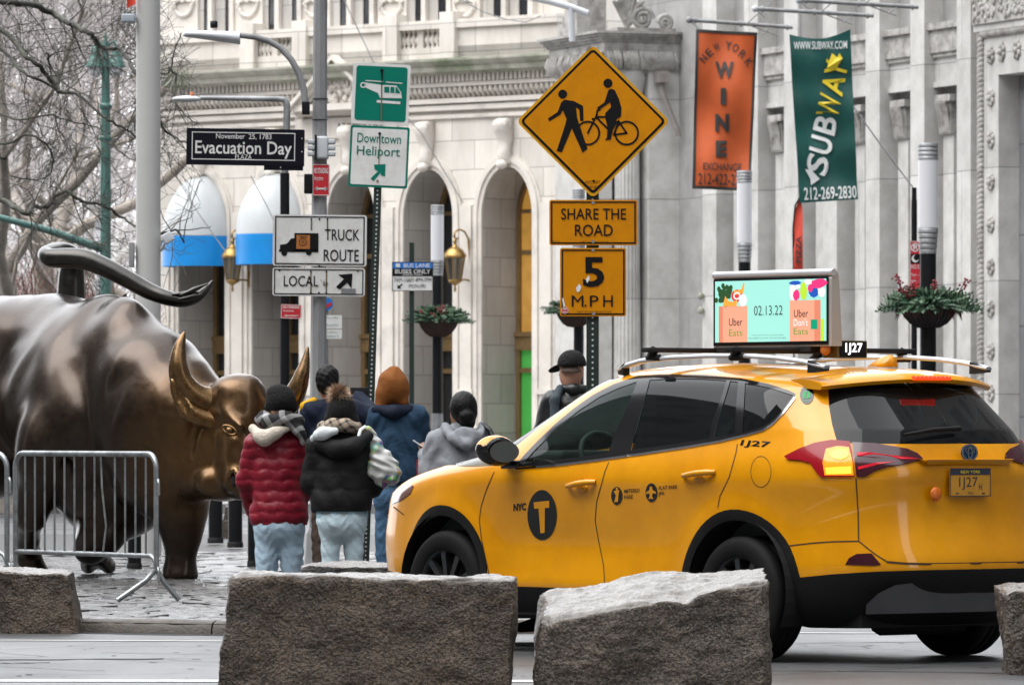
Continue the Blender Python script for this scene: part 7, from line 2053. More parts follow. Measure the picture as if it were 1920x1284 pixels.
# hindquarters, barrel, withers
E_(-10, 690, 1.9, (0.60, 0.6, 0.60), 0.2); E_(45, 660, 1.6, (0.46, 0.55, 0.46), 0.2); E_(118, 668, 1.4, (0.50, 0.7, 0.52), 0.2); E_(42, 618, 1.5, (0.19, 0.25, 0.17), 0.10)
E_(-20, 800, 1.5, (0.60, 0.6, 0.62), 0.2); E_(165, 720, 0.9, (0.58, 0.8, 0.66), 0.2); E_(180, 800, 0.6, (0.64, 0.8, 0.72), 0.2); E_(215, 890, 0.6, (0.52, 0.6, 0.56), 0.15)
E_(205, 640, 0.7, (0.34, 0.5, 0.39), 0.16); E_(236, 628, 0.3, (0.24, 0.42, 0.28), 0.12); E_(90, 760, 0.9, (0.40, 0.5, 0.45), 0.2)
S.cap(b(238, 586, 0.2), b(150, 640, 0.75), 0.07, 0.05, 0.12)
S.cap(b(235, 590, 0.25), b(322, 700, -0.2), 0.10, 0.12, 0.14)
# neck and throat
S.chain([b(232, 680, 0.3), b(285, 722, -0.05), b(335, 775, -0.3), b(385, 800, -0.45)], [0.42, 0.44, 0.42, 0.33], 0.14)
E_(280, 800, -0.1, (0.46, 0.5, 0.5)); E_(310, 880, -0.1, (0.44, 0.45, 0.42)); E_(268, 700, -0.22, (0.20, 0.2, 0.20), 0.10)
S.cap(b(285, 690, -0.35), b(330, 770, -0.62), 0.11, 0.12, 0.12)
# near foreleg: shoulder, forearm, knee, hoof
E_(98, 800, 0.25, (0.25, 0.30, 0.27), 0.07); E_(80, 850, 0.2, (0.24, 0.30, 0.32), 0.10); E_(112, 850, 0.15, (0.13, 0.2, 0.26), 0.06)
S.chain([b(85, 880, 0.2), b(68, 930, 0.3), b(58, 968, 0.35), b(52, 1010, 0.7), b(54, 1035, 0.9)], [0.225, 0.165, 0.125, 0.098, 0.11], 0.06)
S.cap(b(56, 1046, 0.9), b(62, 1076, 0.9), 0.11, 0.14, 0.03)
# muscle ridges, ribs and folds on the flank
S.cap(b(75, 640, 1.1), b(35, 790, 0.95), 0.09, 0.12, 0.12); S.cap(b(135, 650, 0.65), b(85, 740, 0.5), 0.075, 0.09, 0.10); S.cap(b(190, 665, 0.2), b(130, 745, 0.2), 0.07, 0.10, 0.12)
S.cap(b(205, 640, 0.15), b(250, 580, 0.1), 0.06, 0.05, 0.10); S.cap(b(150, 790, 0.0), b(170, 870, 0.0), 0.10, 0.10, 0.16); S.cap(b(230, 730, -0.2), b(215, 820, -0.15), 0.10, 0.12, 0.18)
# planted foreleg and folded foreleg
S.chain([b(320, 900, -0.15), b(338, 960, -0.15), b(340, 1000, -0.1), b(339, 1020, -0.1)], [0.30, 0.21, 0.155, 0.14], 0.08)
S.cap(b(338, 1036, -0.08), b(337, 1085, -0.08), 0.125, 0.165, 0.05)
S.chain([b(235, 930, 0.5), b(190, 1000, 0.3), b(170, 1025, 0.4), b(160, 1015, 0.9)], [0.30, 0.18, 0.135, 0.10], 0.08)
S.cap(b(168, 1030, 1.2), b(165, 1060, 1.6), 0.09, 0.075, 0.03); S.cap(b(185, 1040, 1.3), b(205, 1062, 1.6), 0.08, 0.07, 0.02)
# head
E_(448, 772, -0.72, (0.27, 0.28, 0.29), 0.08); E_(405, 822, -0.6, (0.27, 0.28, 0.30), 0.10); E_(378, 870, -0.45, (0.30, 0.3, 0.29), 0.10); E_(452, 850, -0.86, (0.19, 0.22, 0.30), 0.08); E_(448, 902, -0.95, (0.155, 0.2, 0.15), 0.07); E_(415, 905, -0.7, (0.22, 0.24, 0.155), 0.08)
E_(445, 730, -0.75, (0.20, 0.2, 0.12), 0.08); S.cap(b(425, 778, -0.95), b(448, 800, -1.05), 0.055, 0.045, 0.05); E_(398, 760, -0.72, (0.14, 0.14, 0.13), 0.06)
S.cap(b(415, 815, -0.96), b(440, 822, -1.05), 0.03, 0.025, 0.03)
S.cap(b(455, 905, -1.17), b(446, 918, -1.16), 0.045, 0.03, 0.03)
# creases and hollows
for a, c, r in (((418, 800, -1.02), (435, 806, -1.07), 0.032), ((440, 900, -1.16), (443, 915, -1.17), 0.030), ((105, 700, 0.35), (75, 770, 0.42), 0.03), ((55, 700, 0.7), (30, 790, 0.75), 0.04), ((165, 690, 0.1), (120, 745, 0.1), 0.03), ((300, 655, -0.3), (345, 735, -0.62), 0.03), ((255, 690, -0.28), (300, 780, -0.62), 0.03), ((135, 800, 0.0), (128, 880, -0.05), 0.04), ((420, 935, -0.95), (455, 928, -1.1), 0.02), ((370, 780, -0.8), (352, 850, -0.75), 0.03)):
    S.cap(b(*a), b(*c), r * 1.35, r * 0.8, 0.075, True)
S.ell(b(430, 806, -1.0), (0.045, 0.04, 0.035), 0.015)
def bdisp(X, Y, Z):
    return 0.004 * np.sin(X * 9 + 2 * np.sin(Z * 5)) * np.sin(Z * 8 + Y * 4) + 0.004 * np.sin(X * 17 - Z * 9 + 2 * np.sin(Y * 6))
skin('body', S, 0.026, M_bull, BU, disp=bdisp, clip=lambda X, Y, Z: (PZ - 0.005) - Z, smooth=5)
for pts, rad in (([(412, 752, -0.72), (385, 752, -0.78), (360, 740, -0.82), (341, 715, -0.84), (334, 685, -0.84), (336, 655, -0.82), (341, 636, -0.81), (346, 622, -0.80)], [0.125, 0.122, 0.112, 0.096, 0.078, 0.055, 0.034, 0.008]),
                 ([(490, 770, -0.70), (520, 768, -0.72), (543, 753, -0.75), (558, 727, -0.78), (567, 700, -0.78), (573, 675, -0.77), (577, 650, -0.76)], [0.115, 0.11, 0.098, 0.08, 0.06, 0.036, 0.008])):
    g = G()
    V3 = [b(*p) for p in pts]; out, ro = [], []
    for i in range(len(V3) - 1):
        p0, p1, p2, p3 = V3[max(i - 1, 0)], V3[i], V3[i + 1], V3[min(i + 2, len(V3) - 1)]
        for k in range(5):
            t = k / 5; out.append(0.5 * ((2 * p1) + (p2 - p0) * t + (2 * p0 - 5 * p1 + 4 * p2 - p3) * t * t + (3 * p1 - p0 - 3 * p2 + p3) * t ** 3)); ro.append(rad[i] + (rad[i + 1] - rad[i]) * t)
    out.append(V3[-1]); ro.append(rad[-1]); g.tube(out, ro, 18); link('horn', g, M_gold, BU)
S = SDF(); S.cap(b(398, 790, -0.84), b(352, 770, -0.90), 0.075, 0.055, 0.05); S.cap(b(372, 785, -0.86), b(345, 760, -0.90), 0.06, 0.05, 0.05)
S.ell(b(338, 748, -0.90), (0.058, 0.034, 0.185), 0.05, Matrix.Rotation(R(-22), 3, 'Y')); S.ell(b(343, 752, -0.945), (0.026, 0.024, 0.125), 0.03, Matrix.Rotation(R(-22), 3, 'Y'), True)
skin('ear', S, 0.013, M_gold, BU)
g = G(); g.ell(b(430, 806, -1.035), (0.03, 0.022, 0.024), n=8); link('eye', g, M_gold, BU)
def loop(c, rx, rz, tilt, r, y):
    return [b(c[0] + rx * math.cos(t) * math.cos(tilt) - rz * math.sin(t) * math.sin(tilt), c[1] + rx * math.cos(t) * math.sin(tilt) + rz * math.sin(t) * math.cos(tilt), y - 0.02 * math.cos(t)) for t in np.linspace(0, 2 * math.pi, 25)]
g = G(); g.tube(loop((430, 806), 14, 7, 0.45, 0, -1.03), 0.010, 8); link('eyelid', g, M_gold, BU)
g = G(); g.tube([b(430, 893, -1.10), b(433, 882, -1.12), b(442, 880, -1.15), b(447, 893, -1.17), b(451, 915, -1.16), b(456, 935, -1.13)], [0.02, 0.026, 0.028, 0.026, 0.022, 0.014], 8); link('nostril_rim', g, M_gold, BU)
g = G(); g.ell(b(439, 900, -1.11), (0.022, 0.02, 0.055), n=8); link('nostril', g, M_void, BU)
g = G()
TP = [b(133, 560, 1.9), b(134, 520, 1.9), b(135, 490, 1.85), b(128, 474, 1.75), b(108, 469, 1.6), b(92, 472, 1.4), b(86, 478, 1.3), b(96, 484, 1.2), b(125, 484, 1.15), b(160, 487, 1.1), b(200, 503, 1.05), b(240, 524, 1.0), b(280, 546, 0.95), b(315, 559, 0.9), b(345, 564, 0.9), b(368, 558, 0.9), b(385, 545, 0.9), b(399, 526, 0.9)]
TRd = [0.125, 0.112, 0.095, 0.080, 0.068, 0.062, 0.070, 0.080, 0.086, 0.086, 0.082, 0.076, 0.071, 0.063, 0.056, 0.047, 0.034, 0.008]
out, ro = [], []
for i in range(len(TP) - 1):
    p0, p1, p2, p3 = TP[max(i - 1, 0)], TP[i], TP[i + 1], TP[min(i + 2, len(TP) - 1)]
    for k in range(5):
        t = k / 5; out.append(0.5 * ((2 * p1) + (p2 - p0) * t + (2 * p0 - 5 * p1 + 4 * p2 - p3) * t * t + (3 * p1 - p0 - 3 * p2 + p3) * t ** 3)); ro.append(TRd[i] + (TRd[i + 1] - TRd[i]) * t)
out.append(TP[-1]); ro.append(TRd[-1]); g.tube(out, ro, 20)
for a_, c_ in (((322, 552, 0.84), (372, 548, 0.86)), ((338, 553, 0.83), (390, 532, 0.87)), ((335, 561, 0.83), (380, 552, 0.86))): g.tube([b(*a_), b(*a_).lerp(b(*c_), 0.5), b(*c_)], [0.008, 0.020, 0.006], 8)
link('tail', g, bronze('dark_bronze', (0.045, 0.042, 0.038), (0.045, 0.042, 0.038), hc, 0, 0.1, 0.32), BU)
# ================================================================ PEOPLE
M_skin = mat('skin', (0.42, 0.22, 0.15), rough=0.5, var=0.12, vs=10)
M_skind = mat('brown_skin', (0.26, 0.13, 0.08), rough=0.5, var=0.12, vs=10)
M_hair = mat('black_hair', (0.0045, 0.004, 0.004), rough=0.45, var=0.4, vs=30, bump=0.5, bs=90, stretch=(1, 1, 0.25), spec=0.2)
def cloth(name, c, **k):
    m = cloth0(name, c, **k); t = m.node_tree; B = t.nodes['Principled BSDF']; L = t.links.new
    tc = nd(t, 'ShaderNodeTexCoord'); mp = nd(t, 'ShaderNodeMapping'); mp.inputs['Rotation'].default_value = (0.2, 0.6, 0.3); mp.inputs['Scale'].default_value = (1, 1, 0.55); L(tc.outputs['Object'], mp.inputs[0])
    n = nd(t, 'ShaderNodeTexNoise', Scale=7.0, Detail=4.0, Distortion=0.6); n.noise_type = 'RIDGED_MULTIFRACTAL'; L(mp.outputs[0], n.inputs['Vector'])
    bp = nd(t, 'ShaderNodeBump', Strength=0.55, Distance=0.03); L(n.outputs[0], bp.inputs['Height'])
    if B.inputs['Normal'].is_linked: L(B.inputs['Normal'].links[0].from_socket, bp.inputs['Normal'])
    L(bp.outputs[0], B.inputs['Normal']); return m
def cloth0(name, c, **k): return mat(name, c, rough=k.pop('rough', 0.85), var=k.pop('var', 0.16), vs=k.pop('vs', 7), bump=k.pop('bump', 0.35) * 1.5, bs=k.pop('bs', 26), spec=k.pop('spec', 0.3), **k)
M_redj = cloth('red_quilted_nylon', (0.185, 0.006, 0.018), rough=0.42, bump=0.2, bs=40)
M_blackj = cloth('black_puffer', (0.0042, 0.0042, 0.005), rough=0.75, bump=0.35, bs=18)
M_navy = cloth('navy_jacket', (0.0055, 0.010, 0.026), bump=0.4, bs=14)
M_denim = cloth('dark_denim', (0.012, 0.038, 0.075), bump=0.35, bs=30)
M_jean = cloth('mid_blue_jeans', (0.05, 0.11, 0.19), bump=0.4, bs=22)
M_paleb = cloth('pale_blue_jeans', (0.40, 0.53, 0.64), bump=0.4, bs=16)
M_paleb2 = cloth('ice_blue_leggings', (0.48, 0.60, 0.66), bump=0.3, bs=18)
M_shirt = cloth('light_blue_shirt', (0.34, 0.53, 0.61))
M_rust_h = cloth('rust_orange_hood', (0.20, 0.066, 0.012), bump=0.4, bs=14)
M_greyh = cloth('grey_marl_hoodie', (0.21, 0.22, 0.24), bump=0.35, bs=18)
M_cream = cloth('cream_fleece', (0.56, 0.50, 0.42), bump=0.5, bs=60)
M_whitec = cloth('white_collar', (0.62, 0.66, 0.68))
M_beanie = cloth('black_knit', (0.005, 0.005, 0.0055), bump=0.7, bs=60)
M_leath = cloth('black_leather', (0.010, 0.011, 0.012), rough=0.4, spec=0.5, bump=0.4, bs=16)
M_brownp = cloth('brown_trousers', (0.075, 0.052, 0.042))
M_shoe = cloth('dark_shoe', (0.012, 0.012, 0.013), rough=0.5)
M_yelc = cloth('yellow_cloth', (0.60, 0.33, 0.01))
M_strap = cloth('slate_strap', (0.045, 0.062, 0.075))
def plaid(name, a, c, sc):
    m = bpy.data.materials.new(name); m.use_nodes = True; t = m.node_tree; B = t.nodes['Principled BSDF']; L = t.links.new
    tc = nd(t, 'ShaderNodeTexCoord'); mp = nd(t, 'ShaderNodeMapping'); mp.inputs['Rotation'].default_value = (0.3, 0.5, 0.4); L(tc.outputs['Object'], mp.inputs[0])
    f = None
    for ax in ('X', 'Z'):
        w = nd(t, 'ShaderNodeTexWave', Scale=sc, Distortion=1.2); w.bands_direction = ax; w.inputs['Detail Scale'].default_value = 2; L(mp.outputs[0], w.inputs['Vector'])
        r = nd(t, 'ShaderNodeMath', operation='GREATER_THAN'); r.inputs[1].default_value = 0.72; L(w.outputs['Fac'], r.inputs[0])
        if f is None: f = r
        else:
            q = nd(t, 'ShaderNodeMath', operation='ADD'); L(f.outputs[0], q.inputs[0]); L(r.outputs[0], q.inputs[1])
            h_ = nd(t, 'ShaderNodeMath', operation='MULTIPLY'); h_.inputs[1].default_value = 0.5; L(q.outputs[0], h_.inputs[0]); f = h_
    mx = nd(t, 'ShaderNodeMix', data_type='RGBA'); mx.inputs[6].default_value = (*a, 1); mx.inputs[7].default_value = (*c, 1); L(f.outputs[0], mx.inputs[0]); L(mx.outputs[2], B.inputs['Base Color']); B.inputs['Roughness'].default_value = 0.9
    return m
M_plaidk = plaid('black_white_plaid', (0.010, 0.010, 0.011), (0.34, 0.34, 0.34), 2.6)
M_plaidb = plaid('beige_plaid', (0.36, 0.29, 0.22), (0.025, 0.022, 0.022), 6.0)

def hand(S, w, dr, up, side, s=1.0, curl=0.5):
    """palm and five separate fingers grown onto a body field: w wrist, dr pointing, up back of hand, side towards the thumb"""
    w, dr, up, side = Vector(w), Vector(dr).normalized(), Vector(up).normalized(), Vector(side).normalized()
    for q in (-1, 0, 1): S.cap(w + side * 0.022 * q * s, w + dr * 0.085 * s + side * 0.027 * q * s, 0.016 * s, 0.014 * s, 0.012)
    for i, (o, L_) in enumerate(((0.033, 0.068), (0.011, 0.078), (-0.011, 0.072), (-0.031, 0.056))):
        p = w + dr * 0.088 * s + side * o * s; c = curl * (0.8 + 0.15 * i)
        d1 = (dr - up * c * 0.5).normalized(); d2 = (dr - up * c * 1.3).normalized()
        m_ = p + d1 * L_ * 0.5 * s; S.cap(p, m_, 0.0092 * s, 0.0085 * s, 0.004); S.cap(m_, m_ + d2 * L_ * 0.5 * s, 0.0085 * s, 0.0072 * s, 0.004)
    t0 = w + dr * 0.03 * s + side * 0.035 * s; t1 = t0 + (dr * 0.6 + side * 0.7 - up * 0.3).normalized() * 0.04 * s
    S.cap(t0, t1, 0.012 * s, 0.010 * s, 0.008); S.cap(t1, t1 + (dr * 0.9 + side * 0.2 - up * 0.5).normalized() * 0.032 * s, 0.010 * s, 0.008 * s, 0.004)

def person(label, d, head, shoulders, hips, feet, elbows, wrists, skinm, hr=0.105, yaw=0.0, hands=True, lean=0.0):
    """continuous body: positions are image positions at distance d (third value: metres away from the camera)"""
    q = lambda p: P(p[0], p[1], d + (p[2] if len(p) > 2 else 0.0))
    fx = (feet[0][0] + feet[1][0]) / 2
    root = thing('person', Vector((P(fx, 806, d).x, d, PZ)), label, 'person')
    S = SDF(); h_ = q(head)
    fwd = Vector((math.sin(yaw), math.cos(yaw), 0)); sd = Vector((math.cos(yaw), -math.sin(yaw), 0))
    rot = Matrix((sd, fwd, Vector((0, 0, 1)))).transposed()
    S.ell(h_, (0.076, 0.096, 0.115), 0.02, rot); S.ell(h_ + fwd * 0.03 - Vector((0, 0, 0.055)), (0.058, 0.068, 0.07), 0.03, rot)
    S.cap(h_ + fwd * 0.095 + Vector((0, 0, 0.005)), h_ + fwd * 0.112 - Vector((0, 0, 0.03)), 0.010, 0.014, 0.015)       # nose
    S.cap(h_ + fwd * 0.09 + sd * 0.02 - Vector((0, 0, 0.062)), h_ + fwd * 0.09 - sd * 0.02 - Vector((0, 0, 0.062)), 0.009, 0.009, 0.008)   # lips
    for s_ in (1, -1):
        S.ell(h_ + sd * 0.078 * s_ - fwd * 0.005 - Vector((0, 0, 0.005)), (0.012, 0.020, 0.032), 0.01, rot)             # ears
        S.ell(h_ + sd * 0.032 * s_ + fwd * 0.092 + Vector((0, 0, 0.012)), (0.016, 0.010, 0.008), 0.012, rot, True)       # eye hollows
        S.cap(h_ + sd * 0.015 * s_ + fwd * 0.097 + Vector((0, 0, 0.026)), h_ + sd * 0.05 * s_ + fwd * 0.084 + Vector((0, 0, 0.026)), 0.007, 0.006, 0.01)
    sl, sr = q(shoulders[0]), q(shoulders[1]); hl, hrr = q(hips[0]), q(hips[1]); sm = (sl + sr) / 2; hm = (hl + hrr) / 2
    S.cap(h_ - Vector((0, 0, 0.08)), sm + Vector((0, 0, 0.02)), 0.052, 0.062, 0.04)
    ch = sm.lerp(hm, 0.3); S.cap(sl.lerp(sm, 0.25), sr.lerp(sm, 0.25), 0.075, 0.075, 0.06); S.ell(ch, (0.165, 0.115, 0.20), 0.06); S.ell(sm.lerp(hm, 0.65), (0.14, 0.10, 0.16), 0.06); S.ell(hm, (0.165, 0.125, 0.13), 0.06)
    kn = []
    for i in (0, 1):
        f_ = q(feet[i]); f_.z = PZ + 0.075; hp = (hl, hrr)[i]; k_ = hp.lerp(f_, 0.52); kn.append(k_)
        S.chain([hp.lerp(hm, 0.1), k_, k_.lerp(f_, 0.35), f_], [0.088, 0.056, 0.052, 0.036], 0.03)
        S.cap(f_ - Vector((0, 0.03, 0.03)), f_ + Vector((0, 0.15, -0.045)), 0.035, 0.028, 0.02)
        e_, w_ = q(elbows[i]), q(wrists[i]); s_ = (sl, sr)[i]
        S.chain([s_, e_, w_], [0.052, 0.040, 0.028], 0.02)
        dr = (w_ - e_).normalized(); sdv = Vector((1 if i == 0 else -1, 0.2, 0.3)); sdv = (sdv - dr * sdv.dot(dr)).normalized()
        hand(S, w_, dr, sdv.cross(dr) * (1 if i == 0 else -1), sdv, 0.95, 0.7)
    skin('body', S, 0.0085, skinm, root, smooth=1)
    return root, q, dict(h=h_, fwd=fwd, sd=sd, rot=rot, sl=sl, sr=sr, hl=hl, hr=hrr, sm=sm, hm=hm, feet=[q(f) for f in feet], el=[q(e) for e in elbows], wr=[q(w) for w in wrists], knees=kn)
def legs(root, J, m, r=(0.105, 0.075, 0.068, 0.062), top=0.10, name='trousers', z0=0.03):
    S = SDF()
    for i in (0, 1):
        f_ = J['feet'][i].copy(); f_.z = PZ + z0 + 0.05; hp = (J['hl'], J['hr'])[i]; k_ = J['knees'][i]
        S.chain([hp.lerp(J['hm'], 0.1), k_, k_.lerp(f_, 0.4), f_], r, 0.02)
    S.ell(J['hm'] + Vector((0, -0.015, 0.0)), (0.19, 0.155, 0.16), 0.05)
    def dp(X, Y, Z): return 0.004 * np.sin(Z * 70 + 6 * np.sin(X * 22)) * np.sin(X * 30 + Z * 9)
    zt = J['hm'].z + top
    return skin(name, S, 0.010, m, root, disp=dp, clip=lambda X, Y, Z: np.maximum(Z - zt, (PZ + z0) - Z), smooth=1)
def shoes(root, J, m=None):
    for f in J['feet']:
        S = SDF().cap(Vector((f.x, f.y - 0.05, PZ + 0.05)), Vector((f.x, f.y + 0.16, PZ + 0.04)), 0.048, 0.042, 0.02)
        skin('shoe', S, 0.012, m or M_shoe, root, clip=lambda X, Y, Z: PZ + 0.003 - Z, smooth=1)
def jacket(root, J, m, hem, r=(0.20, 0.15, 0.24), arm=(0.085, 0.078, 0.058), extra=None, disp=None, hip=None, h=0.010, name='jacket', neck=0.085, smooth=1):
    S = SDF(); sm, hm = J['sm'], J['hm']
    S.cap(J['sl'].lerp(sm, 0.25), J['sr'].lerp(sm, 0.25), 0.098, 0.098, 0.06); S.ell(sm.lerp(hm, 0.35), r, 0.08); S.ell(sm.lerp(hm, 0.75), (r[0] * 0.97, r[1], r[2] * 0.9), 0.08)
    hp = hip or (r[0] * 1.0, r[1] * 1.05); S.ell(Vector((hm.x, hm.y, hem + 0.06)), (hp[0], hp[1], 0.20), 0.08)
    S.cap(sm + Vector((0, 0, 0.03)), sm + Vector((0, 0, 0.095)), neck, neck * 0.92, 0.05)
    for i in (0, 1):
        s_ = (J['sl'], J['sr'])[i]; S.chain([s_, J['el'][i], J['wr'][i]], arm, 0.03)
    if extra: extra(S)
    wr = lambda X, Y, Z: 0.006 * np.sin(Z * 42 + 5 * np.sin(X * 15)) * np.sin(X * 24 + Y * 20 + Z * 8)
    return skin(name, S, h, m, root, disp=disp or wr, clip=lambda X, Y, Z: hem - Z, smooth=smooth)

# 1. red quilted jacket
r1, q, J = person('person in a red quilted jacket, black beanie and plaid scarf before the bull head', 49.5, (527, 765), ((478, 832), (555, 832)), ((502, 985), (545, 985)), ((500, 1098), (548, 1098)), ((463, 900, 0.05), (570, 900, 0.05)), ((474, 955, 0.16), (560, 955, 0.16)), M_skin, yaw=0.6)
def quilt(X, Y, Z):
    ph = (Z - 0.007 * np.sign(np.sin(X * 40 + np.floor(Z / 0.083) * 1.3)) * np.clip(np.abs(np.sin(X * 40 + np.floor(Z / 0.083) * 1.3)) * 2, 0, 1)) / 0.083
    return 0.011 * np.sqrt(np.abs(np.sin(np.pi * ph))) + 0.003 * np.sin(X * 60 + Z * 25) - 0.006
zh = q((520, 984)).z
jacket(r1, J, M_redj, zh, r=(0.20, 0.155, 0.26), arm=(0.086, 0.080, 0.062), disp=quilt, hip=(0.222, 0.165), h=0.0085, smooth=1)
legs(r1, J, M_paleb, (0.115, 0.092, 0.085, 0.078)); shoes(r1, J)
S = SDF(); h_ = J['h']; S.ell(h_ + Vector((0.0, 0.0, 0.055)), (0.118, 0.13, 0.12), 0.02); S.cap(h_ + Vector((-0.10, 0, -0.005)), h_ + Vector((0.09, 0.02, -0.0)), 0.035, 0.03, 0.04); S.ell(h_ + Vector((-0.03, 0, 0.13)), (0.07, 0.08, 0.045), 0.05)
skin('beanie', S, 0.010, M_beanie, r1, disp=lambda X, Y, Z: 0.003 * np.sin(np.arctan2(Y - h_.y, X - h_.x) * 40), clip=lambda X, Y, Z: (h_.z - 0.022) - Z, smooth=1)
S = SDF(); c = q((525, 790)); S.chain([c + Vector((-0.13, 0.0, 0.02)), c + Vector((-0.08, -0.11, 0.0)), c + Vector((0.03, -0.13, 0.02)), c + Vector((0.13, -0.06, 0.0)), c + Vector((0.12, 0.08, 0.0)), c + Vector((0, 0.13, 0)), c + Vector((-0.12, 0.08, 0.01)), c + Vector((-0.13, 0.0, 0.02))], [0.055] * 8, 0.03); S.chain([c + Vector((0.09, -0.12, 0.0)), c + Vector((0.15, -0.12, -0.07)), c + Vector((0.185, -0.13, -0.15))], [0.05, 0.045, 0.03], 0.03)
skin('scarf', S, 0.010, M_plaidk, r1, disp=lambda X, Y, Z: 0.008 * np.sin(Z * 60 + X * 25) * np.sin(Y * 30), smooth=1)
S = SDF(); a = q((507, 803, -0.15)); S.chain([q((474, 803, -0.08)), q((488, 818, -0.17)), q((497, 822, -0.18)), q((515, 812, -0.18)), q((545, 800, -0.12))], [0.035, 0.042, 0.05, 0.04, 0.025], 0.05); skin('hood', S, 0.010, M_cream, r1, smooth=1)

# 2. man behind, dark navy jacket, raised arms
r3, q, J = person('dark haired person in a navy jacket raising arms, behind the pom hat person', 51.5, (614, 716), ((585, 772), (668, 772)), ((606, 930), (655, 930)), ((604, 1090), (668, 1092)), ((577, 830, 0.1), (708, 790, 0.0)), ((592, 800, 0.28), (672, 748, 0.22)), M_skin, yaw=0.15)
jacket(r3, J, M_navy, q((600, 960)).z, r=(0.21, 0.16, 0.25), arm=(0.095, 0.09, 0.065), hip=(0.21, 0.165))
legs(r3, J, M_brownp, (0.11, 0.09, 0.082, 0.08)); shoes(r3, J)
S = SDF(); h_ = J['h']; S.ell(h_ + Vector((0, -0.012, 0.03)), (0.096, 0.112, 0.112), 0.02); S.ell(h_ + Vector((0, -0.03, -0.03)), (0.085, 0.09, 0.08), 0.03); skin('hair', S, 0.009, M_hair, r3, disp=lambda X, Y, Z: 0.005 * np.sin(X * 90 + Z * 40) * np.sin(Z * 80 + Y * 60), clip=lambda X, Y, Z: np.maximum((Y - h_.y - 0.035) - np.maximum(Z - h_.z - 0.05, 0) * 1.5, -1), smooth=1)
S = SDF(); S.chain([q((588, 752, -0.02)), q((572, 762, 0.0)), q((566, 790, 0.05))], [0.035, 0.04, 0.03], 0.02); skin('yellow_lining', S, 0.011, M_yelc, r3)
S = SDF().cap(q((665, 742, 0.2)), q((680, 738, 0.2)), 0.012, 0.012, 0.01); 
ph = thing('phone', q((672, 738, 0.22)), 'black phone held up by the person in the navy jacket', 'phone'); g = G(); g.box(q((674, 735, 0.24)), (0.15, 0.012, 0.075), bev=0.005); link('case', g, M_blackm, ph)

# 3. pom hat, black puffer
r2, q, J = person('person in a fur pom beanie, black puffer jacket and ice blue leggings', 49.0, (640, 778), ((600, 838), (682, 838)), ((620, 975), (662, 975)), ((619, 1102), (666, 1102)), ((588, 905, 0.05), (697, 905, 0.05)), ((608, 925, 0.22), (674, 925, 0.22)), M_skin, yaw=0.0)
zc_ = q((640, 958)).z
jacket(r2, J, M_blackj, zc_, r=(0.22, 0.17, 0.24), arm=(0.102, 0.094, 0.07), hip=(0.205, 0.16), h=0.010, disp=lambda X, Y, Z: 0.010 * np.sqrt(np.abs(np.sin((Z + 0.012 * np.sin(X * 30)) * np.pi / 0.14))) + 0.005 * np.sin(X * 40 + Z * 22))
S = SDF(); S.ell(Vector((J['hm'].x, J['hm'].y, q((640, 965)).z)), (0.195, 0.16, 0.14), 0.04); zz = q((640, 990)).z
skin('shirt', S, 0.010, M_shirt, r2, disp=lambda X, Y, Z: 0.006 * np.sin(X * 50), clip=lambda X, Y, Z: np.maximum(zz - Z + 0.012 * np.sin(X * 18), Z - zc_ - 0.02), smooth=1)
legs(r2, J, M_paleb2, (0.098, 0.07, 0.062, 0.052), name='leggings'); shoes(r2, J)
S = SDF(); h_ = J['h']; S.ell(h_ + Vector((0, 0, 0.04)), (0.112, 0.125, 0.125), 0.02); S.cap(h_ + Vector((-0.085, -0.02, -0.04)), h_ + Vector((0.085, -0.02, -0.04)), 0.055, 0.055, 0.04)
skin('beanie', S, 0.010, M_beanie, r2, disp=lambda X, Y, Z: 0.003 * np.sin(np.arctan2(Y - h_.y, X - h_.x) * 36), clip=lambda X, Y, Z: (h_.z - 0.09) - Z, smooth=1)
g = G(); c = q((635, 740, -0.02)); rg = random.Random(2)
for i in range(1800):
    v = Vector((rg.gauss(0, 1), rg.gauss(0, 1), rg.gauss(0, 1))).normalized(); L_ = 0.105 * rg.uniform(0.75, 1.06); s_ = v.orthogonal().normalized() * 0.004
    bend = Vector((rg.uniform(-1, 1), rg.uniform(-1, 1), rg.uniform(-1.2, 0.6))) * 0.02
    g.add([c + v * 0.03 - s_, c + v * 0.03 + s_, c + v * L_ + bend], [(0, 1, 2)], 0 if rg.random() < 0.6 else 1)
g.ell(c, (0.06, 0.06, 0.06), 2); o = link('pom', g, [cloth('tan_fur', (0.26, 0.16, 0.10)), cloth('pale_fur', (0.42, 0.31, 0.22)), cloth('dark_fur', (0.10, 0.06, 0.04))], r2)
S = SDF(); c = q((637, 800)); S.chain([c + Vector((-0.12, -0.02, -0.01)), c + Vector((-0.05, -0.115, 0.012)), c + Vector((0.05, -0.115, 0.012)), c + Vector((0.12, -0.02, -0.01)), c + Vector((0.08, 0.1, 0)), c + Vector((-0.08, 0.1, 0)), c + Vector((-0.12, -0.02, -0.01))], [0.05] * 7, 0.03); skin('scarf', S, 0.010, M_plaidb, r2, smooth=1)
S = SDF(); S.chain([q((588, 822, -0.10)), q((606, 812, -0.17)), q((628, 808, -0.18))], [0.03, 0.045, 0.03], 0.04); S.ell(q((600, 815, -0.15)), (0.05, 0.03, 0.035), 0.03); skin('white_collar', S, 0.010, M_whitec, r2, smooth=1)
S = SDF(); S.chain([q((598, 832, -0.12)), q((630, 842, -0.18)), q((660, 838, -0.18)), q((690, 818, -0.10))], [0.05, 0.06, 0.06, 0.045], 0.06); skin('hood', S, 0.010, M_blackj, r2, smooth=1)
